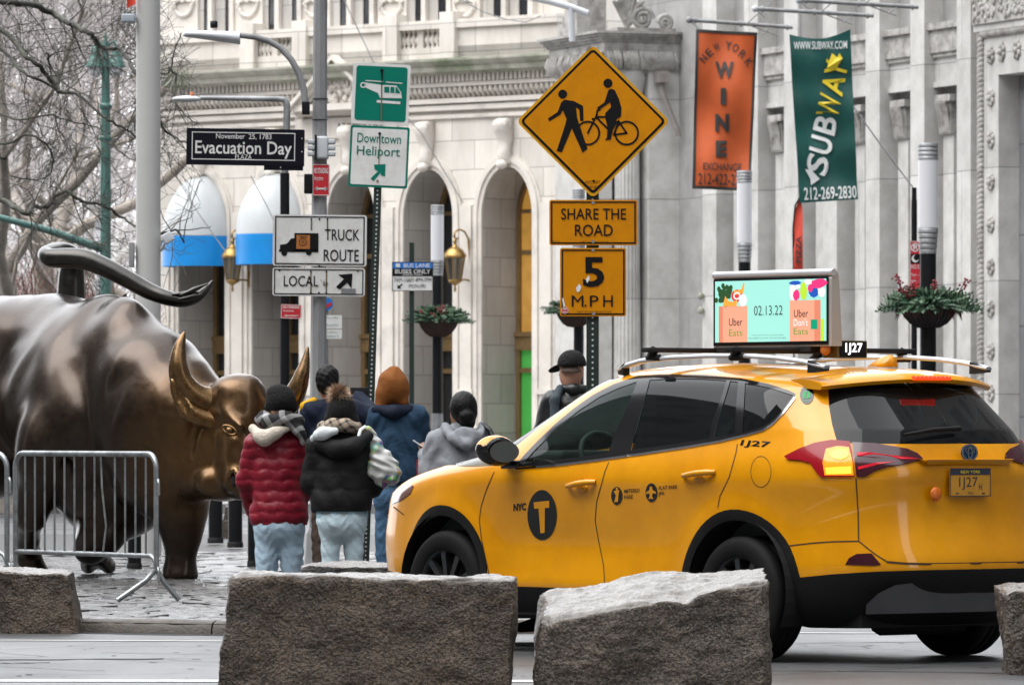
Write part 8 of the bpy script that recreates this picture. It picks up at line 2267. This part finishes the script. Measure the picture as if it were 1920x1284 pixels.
# plastic carrier bag hung from the shoulder
BG = thing('carrier_bag', q((718, 912, -0.05)), 'printed white plastic carrier bag hanging at the shoulder of the puffer jacket', 'bag')
S = SDF(); S.chain([q((690, 806, -0.06)), q((700, 830, -0.05)), q((712, 860, -0.05))], [0.03, 0.055, 0.085], 0.04); S.ell(q((718, 880, -0.05)), (0.125, 0.09, 0.115), 0.05); S.ell(q((726, 890, -0.05)), (0.105, 0.08, 0.09), 0.04)
def bdp(X, Y, Z): return 0.007 * np.sin(X * 55 + Z * 40 + 3 * np.sin(Z * 30)) + 0.005 * np.sin(Z * 90 + X * 20)
M_bag = bpy.data.materials.new('printed_plastic'); M_bag.use_nodes = True; t_ = M_bag.node_tree; B_ = t_.nodes['Principled BSDF']
tc_ = nd(t_, 'ShaderNodeTexCoord'); mp_ = nd(t_, 'ShaderNodeMapping'); mp_.inputs['Scale'].default_value = (1, 1, 1.6); t_.links.new(tc_.outputs['Object'], mp_.inputs[0])
vo = nd(t_, 'ShaderNodeTexVoronoi', Scale=22.0); t_.links.new(mp_.outputs[0], vo.inputs['Vector'])
hs_ = nd(t_, 'ShaderNodeHueSaturation', Saturation=0.75, Value=0.55); t_.links.new(vo.outputs['Color'], hs_.inputs['Color'])
no_ = nd(t_, 'ShaderNodeTexNoise', Scale=7.0, Detail=3.0); t_.links.new(tc_.outputs['Object'], no_.inputs['Vector'])
rp_ = nd(t_, 'ShaderNodeValToRGB'); rp_.color_ramp.elements[0].position = 0.52; rp_.color_ramp.elements[1].position = 0.58; t_.links.new(no_.outputs[0], rp_.inputs[0])
mx_ = nd(t_, 'ShaderNodeMix', data_type='RGBA'); mx_.inputs[6].default_value = (0.50, 0.51, 0.49, 1); t_.links.new(rp_.outputs[0], mx_.inputs[0]); t_.links.new(hs_.outputs[0], mx_.inputs[7]); t_.links.new(mx_.outputs[2], B_.inputs['Base Color']); B_.inputs['Roughness'].default_value = 0.22
skin('bag', S, 0.009, M_bag, BG, disp=bdp, smooth=1)
g = G(); g.tube([q((690, 806, -0.06)), q((684, 800, -0.06)), q((676, 806, -0.13)), q((672, 820, -0.16))], [0.016, 0.014, 0.014, 0.014], 8); link('handle', g, M_whitec, BG)

# 4. orange hood, denim jacket
r4, q, J = person('person with rust orange hood up and dark blue denim jacket, back turned', 51.0, (737, 728), ((712, 782), (780, 782)), ((725, 930), (768, 930)), ((722, 1092), (770, 1092)), ((704, 850, 0.1), (790, 845, 0.08)), ((722, 870, 0.3), (770, 870, 0.3)), M_skin, yaw=-0.1)
jacket(r4, J, M_denim, q((740, 905)).z, r=(0.215, 0.16, 0.24), arm=(0.105, 0.09, 0.065), hip=(0.20, 0.16))
legs(r4, J, M_jean, (0.105, 0.085, 0.078, 0.07)); shoes(r4, J)
S = SDF(); h_ = J['h']; S.ell(h_ + Vector((0, 0.0, 0.015)), (0.125, 0.145, 0.145), 0.03); S.cap(h_ + Vector((0, -0.02, 0.09)), h_ + Vector((0.012, -0.03, 0.135)), 0.06, 0.03, 0.08); S.cap(h_ + Vector((-0.06, -0.02, -0.06)), h_ + Vector((-0.09, -0.03, -0.14)), 0.08, 0.06, 0.05); S.cap(h_ + Vector((0.05, -0.02, -0.06)), h_ + Vector((0.08, -0.03, -0.11)), 0.08, 0.05, 0.05)
S.ell(h_ + Vector((0, 0.15, -0.01)), (0.075, 0.10, 0.10), 0.03, None, True)
skin('hood', S, 0.010, M_rust_h, r4, disp=lambda X, Y, Z: 0.004 * np.sin((X - h_.x) * 30 + (Z - h_.z) * 22) * np.sin((Z - h_.z) * 12 - (X - h_.x) * 16 + 1), smooth=1)
S = SDF(); S.chain([q((706, 768, -0.05)), q((738, 772, -0.13)), q((768, 768, -0.05))], [0.045, 0.05, 0.045], 0.04); skin('collar', S, 0.010, M_navy, r4)

# 5. grey hoodie, phone in hand
r5, q, J = person('person with dark hair in a bun and grey hoodie looking at a phone', 48.5, (866, 768), ((822, 828), (905, 828)), ((842, 975), (888, 975)), ((842, 1100), (892, 1100)), ((806, 885, 0.0), (922, 890, 0.05)), ((797, 851, 0.12), (880, 905, 0.22)), M_skind, yaw=-0.75)
def hood5(S): S.chain([q((834, 800, -0.04)), q((850, 822, -0.17)), q((874, 834, -0.21)), q((898, 818, -0.15)), q((904, 797, -0.04))], [0.035, 0.04, 0.045, 0.04, 0.03], 0.02); S.ell(q((874, 818, -0.16)), (0.11, 0.05, 0.075), 0.02)
jacket(r5, J, M_greyh, q((865, 968)).z, r=(0.225, 0.17, 0.25), arm=(0.10, 0.085, 0.055), hip=(0.22, 0.18), extra=hood5)
legs(r5, J, M_jean, (0.11, 0.085, 0.075, 0.065)); shoes(r5, J)
S = SDF(); h_ = J['h']; S.ell(h_ + Vector((0.012, -0.02, 0.02)), (0.105, 0.12, 0.125), 0.02); S.ell(h_ + Vector((0.035, -0.11, -0.05)), (0.062, 0.055, 0.056), 0.012); S.cap(h_ + Vector((0.03, -0.02, -0.04)), h_ + Vector((0.035, -0.03, -0.09)), 0.085, 0.07, 0.03)
S.ell(h_ + J['fwd'] * 0.125 - Vector((0, 0, 0.045)), (0.09, 0.09, 0.10), 0.03, None, True)
skin('hair', S, 0.009, M_hair, r5, disp=lambda X, Y, Z: 0.0015 * np.sin((X - h_.x) * 150 + 6 * np.sin((Z - h_.z) * 22)), smooth=1)
g = G(); g.ell(q((834, 797, 0.0)), (0.018, 0.018, 0.022), n=6); link('ear_bob', g, M_yelc, r5)
g = G(); g.tube([q((905, 795, -0.06)), q((918, 806, -0.10)), q((926, 826, -0.12)), q((930, 870, -0.12))], 0.022, 8); g.box(q((930, 900, -0.1)), (0.12, 0.10, 0.20), bev=0.03); link('shoulder_bag', g, M_leath, r5)
ph = thing('phone', q((786, 832, 0.13)), 'phone in the hand of the grey hoodie person', 'phone'); g = G(); g.box(q((783, 831, 0.16)), (0.085, 0.075, 0.010), 0, Matrix.Rotation(R(35), 3, 'Y'), bev=0.003); link('case', g, M_lum, ph)
fl = thing('paper_fan', q((787, 886, 0.1)), 'striped red and white paper hanging below the phone hand', 'paper'); g = G()
for i in range(5): g.box(q((783 + i * 3, 876, 0.06)), (0.012, 0.006, 0.12), i % 2)
link('paper', g, [M_sred, M_white], fl)

# 6. cap and leather jacket
r6, q, J = person('person in a black cap and black leather jacket with backpack strap, behind the taxi', 46.5, (1072, 694), ((1036, 755), (1112, 755)), ((1048, 900), (1094, 900)), ((1045, 1100), (1096, 1100)), ((1020, 815, 0.05), (1126, 815, 0.05)), ((1030, 850, 0.22), (1115, 850, 0.22)), M_skin, yaw=-0.8)
jacket(r6, J, M_leath, q((1070, 905)).z, r=(0.23, 0.165, 0.25), arm=(0.092, 0.08, 0.06), neck=0.072)
legs(r6, J, M_navy, (0.11, 0.085, 0.078, 0.07)); shoes(r6, J)
h_ = J['h']; fw = J['fwd']
S = SDF(); S.ell(h_ + Vector((0, 0, 0.045)), (0.106, 0.124, 0.105), 0.02); 
skin('cap', S, 0.009, M_beanie, r6, clip=lambda X, Y, Z: (h_.z + 0.028) - Z, smooth=1)
S = SDF(); S.ell(h_ + fw * 0.135 + Vector((0, 0, 0.018)), (0.075, 0.085, 0.012), 0.01, J['rot'] @ Matrix.Rotation(R(-24), 3, 'X')); skin('cap_brim', S, 0.008, M_beanie, r6)
S = SDF(); S.ell(h_ + Vector((0, -0.012, -0.01)), (0.083, 0.098, 0.07), 0.02); skin('hair', S, 0.009, mat('short_grey_hair', (0.12, 0.085, 0.07), rough=0.7, var=0.3, vs=40), r6, clip=lambda X, Y, Z: np.maximum((X - h_.x) * fw.x + (Y - h_.y) * fw.y - 0.035, (h_.z - 0.02) - Z), smooth=1)
S = SDF(); S.chain([q((1052, 730, -0.02)), q((1074, 730, -0.08)), q((1096, 730, -0.03))], [0.036, 0.04, 0.036], 0.03); skin('collar', S, 0.010, M_leath, r6)
S = SDF(); S.chain([q((1050, 728, -0.07)), q((1040, 750, -0.155)), q((1040, 790, -0.18)), q((1044, 830, -0.17))], [0.03, 0.034, 0.034, 0.03], 0.03); skin('strap', S, 0.011, M_strap, r6)
# lone shoe seen under the taxi
SH = thing('shoe', P(990, 1188, 38.6), 'dark sneaker with a pale sole seen under the taxi', 'shoe')
g = G(); c = P(990, 1176, 38.6); S = SDF().cap(c + Vector((-0.05, 0, 0.0)), c + Vector((0.05, 0, 0.02)), 0.03, 0.045, 0.02); skin('upper', S, 0.008, M_shoe, SH, clip=lambda X, Y, Z: 0.02 - Z)
g = G(); g.box((c.x, c.y, 0.012), (0.16, 0.09, 0.02), bev=0.008); link('sole', g, M_white, SH)
# ================================================================ GRANITE BLOCKS
def granite(name, c1, c2, c3):
    m = bpy.data.materials.new(name); m.use_nodes = True; t = m.node_tree; B = t.nodes['Principled BSDF']; L = t.links.new
    tc = nd(t, 'ShaderNodeTexCoord')
    n1 = nd(t, 'ShaderNodeTexNoise', Scale=4.0, Detail=9.0, Roughness=0.7); n2 = nd(t, 'ShaderNodeTexNoise', Scale=70.0, Detail=3.0, Roughness=0.6); vo = nd(t, 'ShaderNodeTexVoronoi', Scale=95.0)
    for n in (n1, n2, vo): L(tc.outputs['Object'], n.inputs['Vector'])
    r1 = nd(t, 'ShaderNodeValToRGB'); e = r1.color_ramp.elements; e[0].position = 0.33; e[1].position = 0.68; e[0].color = (*c1, 1); e[1].color = (*c2, 1); L(n1.outputs[0], r1.inputs[0])
    r2 = nd(t, 'ShaderNodeMapRange'); r2.inputs[1].default_value = 0.35; r2.inputs[2].default_value = 0.65; r2.inputs[3].default_value = 0.30; r2.inputs[4].default_value = 1.9; L(n2.outputs[0], r2.inputs[0])
    m1 = nd(t, 'ShaderNodeMix', data_type='RGBA', blend_type='MULTIPLY'); m1.inputs[0].default_value = 1; L(r1.outputs[0], m1.inputs[6]); L(r2.outputs[0], m1.inputs[7])
    g3 = nd(t, 'ShaderNodeMath', operation='LESS_THAN'); g3.inputs[1].default_value = 0.22; L(vo.outputs['Distance'], g3.inputs[0])
    m2 = nd(t, 'ShaderNodeMix', data_type='RGBA'); m2.inputs[7].default_value = (*c3, 1); sc = nd(t, 'ShaderNodeMath', operation='MULTIPLY'); sc.inputs[1].default_value = 0.35; L(g3.outputs[0], sc.inputs[0]); L(sc.outputs[0], m2.inputs[0]); L(m1.outputs[2], m2.inputs[6])
    L(m2.outputs[2], B.inputs['Base Color'])
    B.inputs['Roughness'].default_value = 0.40
    bp = nd(t, 'ShaderNodeBump', Strength=0.9, Distance=0.02); ad = nd(t, 'ShaderNodeMath', operation='ADD'); L(n1.outputs[0], ad.inputs[0]); L(n2.outputs[0], ad.inputs[1]); L(ad.outputs[0], bp.inputs['Height']); L(bp.outputs[0], B.inputs['Normal'])
    return m
M_gran = granite('wet_brown_granite', (0.024, 0.017, 0.012), (0.098, 0.067, 0.043), (0.24, 0.215, 0.19))
M_gran2 = granite('grey_granite', (0.030, 0.023, 0.018), (0.108, 0.083, 0.062), (0.34, 0.32, 0.30))
M_wtop = mat('wet_top_with_sky_sheen', (0.17, 0.155, 0.14), rough=0.3, var=0.45, vs=60, col2=(0.10, 0.09, 0.08), c2s=9, bump=0.35, bs=70, rvar=0.12)  # smooth wet top; paler than the sides, sky sheen put into the colour
def rock(label, x0, x1, d0, depth, zt, seed, m=M_gran, rough=0.035, skew=0.0, z0=0.0, side=None, group='granite blocks'):
    """quarry block: zt = top heights at front left, front right, back left, back right"""
    s_ = F / d0; X0, X1 = (x0 - CX) / s_, (x1 - CX) / s_
    S_ = thing('granite_block', Vector(((X0 + X1) / 2, d0 + depth / 2, z0)), label, 'stone block', group)
    n = 60; off = Vector((seed * 7.3, seed * 3.1, seed * 1.7))
    g = G()
    def pt(u, v, w):
        x = X0 + (X1 - X0) * u + skew * v * depth; y = d0 + depth * v
        zt_ = (zt[0] * (1 - u) + zt[1] * u) * (1 - v) + (zt[2] * (1 - u) + zt[3] * u) * v
        if side: zt_ += side(u, v)
        x += (X1 - X0) * 0.022 * (1 - w) * (2 * u - 1) + 0.03 * math.sin(seed * 5 + w * 2.5)
        p = Vector((x, y, z0 - 0.03 + (zt_ - z0 + 0.03) * w))
        c = Vector((2 * u - 1, 2 * v - 1, 2 * w - 1))
        ed = sorted([abs(c.x), abs(c.y), abs(c.z)]); 
        chip = max(0, (ed[1] - 0.93) / 0.07) * 0.012 * (1.0 + 2.2 * mnoise.noise(p * 7 + off)) + max(0, (ed[0] - 0.85) / 0.15) * 0.015
        k = Vector((c.x ** 7, c.y ** 7, c.z ** 7)); k = k.normalized() if k.length > 1e-6 else Vector((0, 0, 1))
        a = 0
        f_, am = 2.2, rough
        a += 0.014 * (0.45 - mnoise.voronoi(p * 3.1 + off)[0][0]) + 0.006 * (0.4 - mnoise.voronoi(p * 13 + off * 2)[0][0])
        for o_ in range(6): a += am * mnoise.noise(p * f_ + off * (o_ + 1)); f_ *= 2.1; am *= 0.62
        return p + k * (a - chip)
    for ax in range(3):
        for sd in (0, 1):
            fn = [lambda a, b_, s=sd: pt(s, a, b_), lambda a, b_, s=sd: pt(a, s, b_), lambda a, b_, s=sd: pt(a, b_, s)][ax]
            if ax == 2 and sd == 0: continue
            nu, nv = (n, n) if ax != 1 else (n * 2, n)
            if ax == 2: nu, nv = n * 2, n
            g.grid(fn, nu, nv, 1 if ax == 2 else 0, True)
    b_ = bmesh.new()
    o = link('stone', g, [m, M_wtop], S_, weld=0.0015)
    bm_ = bmesh.new(); bm_.from_mesh(o.data); bmesh.ops.recalc_face_normals(bm_, faces=bm_.faces); bm_.to_mesh(o.data); bm_.free()
    return S_
zf = lambda py, d: H - (py - Y0) / F * d
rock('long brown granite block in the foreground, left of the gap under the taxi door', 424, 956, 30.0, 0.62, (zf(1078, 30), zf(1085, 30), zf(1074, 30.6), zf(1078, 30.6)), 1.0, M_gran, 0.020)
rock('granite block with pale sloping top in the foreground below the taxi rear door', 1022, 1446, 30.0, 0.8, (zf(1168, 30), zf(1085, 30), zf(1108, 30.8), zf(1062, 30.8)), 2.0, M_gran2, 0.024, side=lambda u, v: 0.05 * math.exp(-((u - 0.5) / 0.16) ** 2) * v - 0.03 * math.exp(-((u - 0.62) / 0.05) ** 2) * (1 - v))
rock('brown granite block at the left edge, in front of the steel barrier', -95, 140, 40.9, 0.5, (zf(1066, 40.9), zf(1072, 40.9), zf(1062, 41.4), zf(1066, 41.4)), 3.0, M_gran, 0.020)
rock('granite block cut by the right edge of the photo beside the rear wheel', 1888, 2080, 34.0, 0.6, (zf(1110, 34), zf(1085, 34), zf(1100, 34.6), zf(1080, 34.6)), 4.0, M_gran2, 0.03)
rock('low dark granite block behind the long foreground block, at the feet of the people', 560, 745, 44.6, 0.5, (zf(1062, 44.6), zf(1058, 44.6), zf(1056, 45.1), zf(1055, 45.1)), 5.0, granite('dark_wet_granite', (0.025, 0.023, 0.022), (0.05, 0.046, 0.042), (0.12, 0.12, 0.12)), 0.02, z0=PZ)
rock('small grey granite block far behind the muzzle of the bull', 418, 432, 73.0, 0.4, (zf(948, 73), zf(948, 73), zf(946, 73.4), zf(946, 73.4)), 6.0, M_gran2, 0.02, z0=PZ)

# ================================================================ BARE TREES
M_bark1 = mat('wet_dark_bark', (0.045, 0.042, 0.036), rough=0.75, var=0.35, vs=8, col2=(0.09, 0.095, 0.07), c2s=3, bump=0.5, bs=20)
M_bark2 = mat('haze_paled_brown_bark', (0.25, 0.22, 0.19), rough=0.85, var=0.35, vs=3, col2=(0.36, 0.32, 0.28), c2s=2, bump=0.6, bs=10)  # grey-brown bark, colour lightened in place of distance haze
M_bark3 = mat('haze_paled_mottled_bark', (0.50, 0.49, 0.475), rough=0.85, var=0.3, vs=2.5, col2=(0.25, 0.24, 0.225), c2s=2.5, bump=0.4, bs=10)  # grey-white mottled bark, paled further in place of haze
M_twig = mat('haze_paled_twigs', (0.40, 0.37, 0.37), rough=0.9, var=0.3, vs=4)  # twig colour paled to imitate haze over the far trees
M_redtwig = mat('russet_twigs', (0.20, 0.085, 0.065), rough=0.9, var=0.35, vs=4)
TREE_LIM = 318
def grow(g, gt, p, dr, L_, r, dep, rg, up=0.12, spread=0.75, mn=0.006):
    if CX + F * (p + dr.normalized() * L_ * 0.8).x / p.y > TREE_LIM + 4: return
    n_ = 4 if dep > 1 else 3
    pts = [p]; d = dr.normalized()
    for i in range(n_):
        d = (d + Vector((rg.gauss(0, 1), rg.gauss(0, 1), rg.gauss(0, 1))) * 0.17 + Vector((0, 0, up * 0.35))).normalized(); pts.append(pts[-1] + d * L_ / n_)
    r1 = max(mn, r * (0.62 if dep > 0 else 0.3))
    (g if r > 0.025 else gt).tube(pts, [r + (r1 - r) * i / n_ for i in range(n_ + 1)], 7 if r > 0.08 else 4 if r > 0.02 else 3, cap=False)
    if dep <= 0 or CX + F * pts[-1].x / pts[-1].y > TREE_LIM: return
    nk = rg.choice((2, 3, 3))
    for k in range(nk + 1):
        i = n_ if k < nk else rg.randint(1, n_ - 1)
        v = Vector((rg.gauss(0, 1), rg.gauss(0, 1), rg.gauss(0, 0.7))).normalized()
        nd_ = (d + v * spread + Vector((0, 0, up))).normalized()
        grow(g, gt, pts[i], nd_, L_ * rg.uniform(0.62, 0.86), max(mn, r1 * rg.uniform(0.62, 0.95) if k < nk else r1 * 0.5), dep - 1, rg, up, spread, mn)
def tree(px, d, h0, r, seed, label, mb, mt, dep=6, lean=0.0, L_=3.2, spread=0.75, mn=0.008):
    rg = random.Random(seed); b_ = P(px, 806, d); b_.z = 0.05
    S_ = thing('bare_tree', b_, label, 'tree', 'bare trees in the park')
    g, gt = G(), G()
    pts = [b_ + Vector((lean * t * h0 + 0.12 * math.sin(t * 5 + seed), 0.1 * math.sin(t * 4 + seed), t * h0)) for t in np.linspace(0, 1, 8)]
    g.tube(pts, [r * (1.25 - 0.25 * min(1, t * 5)) * (1 - 0.35 * t) for t in np.linspace(0, 1, 8)], 12)
    tr = link('trunk', g, mb, S_); g = G()
    for k in range(5):
        a = 2 * math.pi * k / 5 + rg.uniform(-0.5, 0.5); z = pts[-1] if k < 3 else pts[rg.randint(3, 6)]
        grow(g, gt, z, Vector((math.cos(a) * 0.8, math.sin(a) * 0.6, rg.uniform(0.35, 1.1))), L_ * rg.uniform(0.8, 1.2), r * rg.uniform(0.38, 0.6), dep, rg, 0.1, spread, mn)
    link('branches', g, mb, S_)['kind'] = 'stuff'
    link('twigs', gt, mt, S_)['kind'] = 'stuff'
tree(14, 96, 3.6, 0.20, 11, 'dark bare tree at the left edge, behind the bull', M_bark2, M_twig, 5)
tree(92, 112, 4.2, 0.28, 12, 'thick brown trunked tree rising behind the tail of the bull', M_bark2, M_twig, 5, L_=3.6)
tree(232, 104, 3.4, 0.19, 13, 'bare tree right behind the flagpole', M_bark2, M_twig, 5, 0.03)
tree(150, 150, 4.5, 0.22, 14, 'pale mottled tree between the thick brown tree and the green lamp post', M_bark3, M_twig, 5, L_=4.4, mn=0.012)
tree(40, 170, 5.0, 0.24, 15, 'far pale tree seen left of the thick brown trunk', M_bark3, M_twig, 5, L_=5, mn=0.014)
tree(290, 165, 4.0, 0.20, 16, 'far pale tree against the corner of the limestone building', M_bark3, M_twig, 5, -0.05, L_=4.6, mn=0.014)
tree(195, 190, 5.0, 0.24, 17, 'farthest pale tree, directly behind the green lamp post', M_bark3, M_twig, 5, L_=5.2, mn=0.016)
tree(-50, 140, 5.0, 0.26, 18, 'tall tree whose crown reaches in from the left edge', M_bark3, M_twig, 5, 0.05, L_=4.6, mn=0.012)
TREE_LIM = 372
# near tree: its trunk stands left of the picture, boughs reach across
NT = thing('bare_tree', Vector((P(-330, 806, 72).x, 72, 0.05)), 'near dark tree whose long crooked boughs cross the upper left corner', 'tree', 'bare trees in the park')
g, gt = G(), G(); rg = random.Random(21)
dT = 72.0
trunk = [Vector((NT.location.x + 0.1 * math.sin(z), dT, z)) for z in np.linspace(0.05, 6.5, 9)]
g.tube(trunk, [0.34 - 0.02 * i for i in range(9)], 12); link('trunk', g, M_bark1, NT); g = G()
boughs = [([(-330, 130), (-180, 40), (-60, -5), (0, 2), (35, 8), (62, 8), (97, 25), (128, 43), (163, 58), (179, 74), (191, 90), (222, 91), (237, 109), (252, 135), (278, 170), (303, 236), (325, 255), (350, 268)], 0.060, 0.012),
          ([(-330, 180), (-150, 20), (0, 55), (40, 100), (75, 125), (100, 160), (110, 172), (150, 180), (190, 215), (220, 235), (252, 255), (290, 300)], 0.045, 0.010),
          ([(-330, 420), (-150, 330), (0, 375), (30, 390), (50, 400), (60, 388), (90, 388), (105, 370), (125, 360), (150, 375), (190, 385), (225, 405), (252, 422), (290, 440), (330, 432), (345, 455)], 0.040, 0.010),
          ([(-330, 200), (-100, 60), (0, 90), (35, 130), (70, 150), (102, 165)], 0.035, 0.012),
          ([(-330, 330), (-100, 250), (0, 270), (45, 255), (75, 262), (100, 290), (92, 330), (60, 335), (20, 330)], 0.022, 0.007),
          ([(-330, 300), (-80, 200), (0, 215), (40, 225), (90, 215), (120, 225), (170, 235), (205, 250)], 0.020, 0.006),
          ([(88, 100), (95, 125), (110, 150), (108, 172)], 0.015, 0.010), ([(252, 135), (303, 138), (318, 128), (330, 88), (340, 62)], 0.016, 0.006), ([(318, 128), (332, 150), (325, 180), (330, 200), (350, 235)], 0.012, 0.006),
          ([(322, 185), (345, 215), (370, 232)], 0.008, 0.005), ([(330, 432), (380, 428), (395, 425)], 0.008, 0.004), ([(128, 43), (150, 90), (160, 120), (130, 135), (85, 145)], 0.014, 0.006), ([(100, 160), (90, 110), (120, 95), (180, 85)], 0.012, 0.005)]
for pts, ra, rb in boughs:
    V3 = []
    for i, (x, y) in enumerate(pts):
        p = P(x, y, dT + 0.5 * math.sin(i * 1.3))
        if x <= -330: p = Vector((trunk[0].x, dT, min(6.4, P(0, y, dT).z)))
        V3.append(p)
    out = []
    for i in range(len(V3) - 1):
        p0, p1, p2, p3 = V3[max(i - 1, 0)], V3[i], V3[i + 1], V3[min(i + 2, len(V3) - 1)]
        for k in range(4):
            t = k / 4; out.append(0.5 * ((2 * p1) + (p2 - p0) * t + (2 * p0 - 5 * p1 + 4 * p2 - p3) * t * t + (3 * p1 - p0 - 3 * p2 + p3) * t ** 3) + Vector((rg.gauss(0, .008), 0, rg.gauss(0, .008))))
    out.append(V3[-1]); n_ = len(out)
    g.tube(out, [ra + (rb - ra) * (i / n_) ** 0.6 for i in range(n_)], 6)
    for i in range(3, n_ - 1):
        if rg.random() < 0.36:
            t = (out[i + 1] - out[i]).normalized(); v = Vector((rg.uniform(-0.6, 1), rg.gauss(0, 0.6), rg.gauss(0, 1))).normalized()
            grow(g, gt, out[i], (t * 0.5 + v), rg.uniform(0.25, 0.75), rb * rg.uniform(0.5, 0.9), rg.choice((1, 2, 2, 3)), rg, -0.02, 0.9, 0.003)
link('boughs', g, M_bark1, NT); link('twigs', gt, M_bark1, NT)['kind'] = 'stuff'
TREE_LIM = 316
# russet undergrowth and far thicket
def shrub(px, d, hw, ht, seed, label, mt, n_=60):
    rg = random.Random(seed); b_ = P(px, 806, d); b_.z = 0.05; S_ = thing('bare_shrub', b_, label, 'shrub', 'russet shrubs in the park')
    g = G(); gt = G()
    for i in range(n_):
        a = rg.uniform(0, 6.28); o = b_ + Vector((rg.gauss(0, hw * 0.4), rg.gauss(0, hw * 0.4), 0))
        grow(g, gt, o, Vector((math.cos(a) * 0.45, math.sin(a) * 0.45, 1.2)), ht * rg.uniform(0.3, 0.5), 0.014, 3, rg, 0.2, 0.7, 0.006)
    if g.v: link('stems', g, mt, S_)['kind'] = 'stuff'
    link('twigs', gt, mt, S_)['kind'] = 'stuff'
shrub(20, 100, 1.2, 3.0, 31, 'russet shrub at the left edge above the rump of the bull', M_redtwig)
shrub(70, 128, 1.5, 3.6, 32, 'russet shrub left of the thick brown trunk', M_redtwig)
shrub(230, 125, 1.2, 2.4, 33, 'russet shrub low between lamp post and flagpole', M_redtwig)
shrub(312, 150, 1.4, 3.0, 34, 'russet shrub low beside the corner of the limestone building', M_redtwig)
g = G(); gt = G(); rg = random.Random(50)
for i in range(14):
    d = rg.uniform(205, 290); px = rg.uniform(-120, 345); b_ = P(px, 806, d); b_.z = 0.05
    h_ = rg.uniform(2.5, 5); t_ = b_ + Vector((rg.gauss(0, .4), 0, h_)); g.tube([b_, b_.lerp(t_, .5) + Vector((rg.gauss(0, .15), 0, 0)), t_], [0.16, 0.13, 0.10], 6)
    for k in range(4): grow(g, gt, b_.lerp(t_, rg.uniform(.5, 1)), Vector((rg.gauss(0, .8), rg.gauss(0, .5), rg.uniform(.2, 1))), rg.uniform(3, 5), 0.07, 3, rg, 0.08, 0.8, 0.02)
W_ = thing('far_woodland', P(120, 806, 240) , 'hazy mass of far bare trees filling the gap left of the building', 'woodland')
o = link('far_wood_trunks', g, M_bark3, W_); o['kind'] = 'stuff'; o = link('far_wood_twigs', gt, M_twig, W_); o['kind'] = 'stuff'
W_['kind'] = 'stuff'
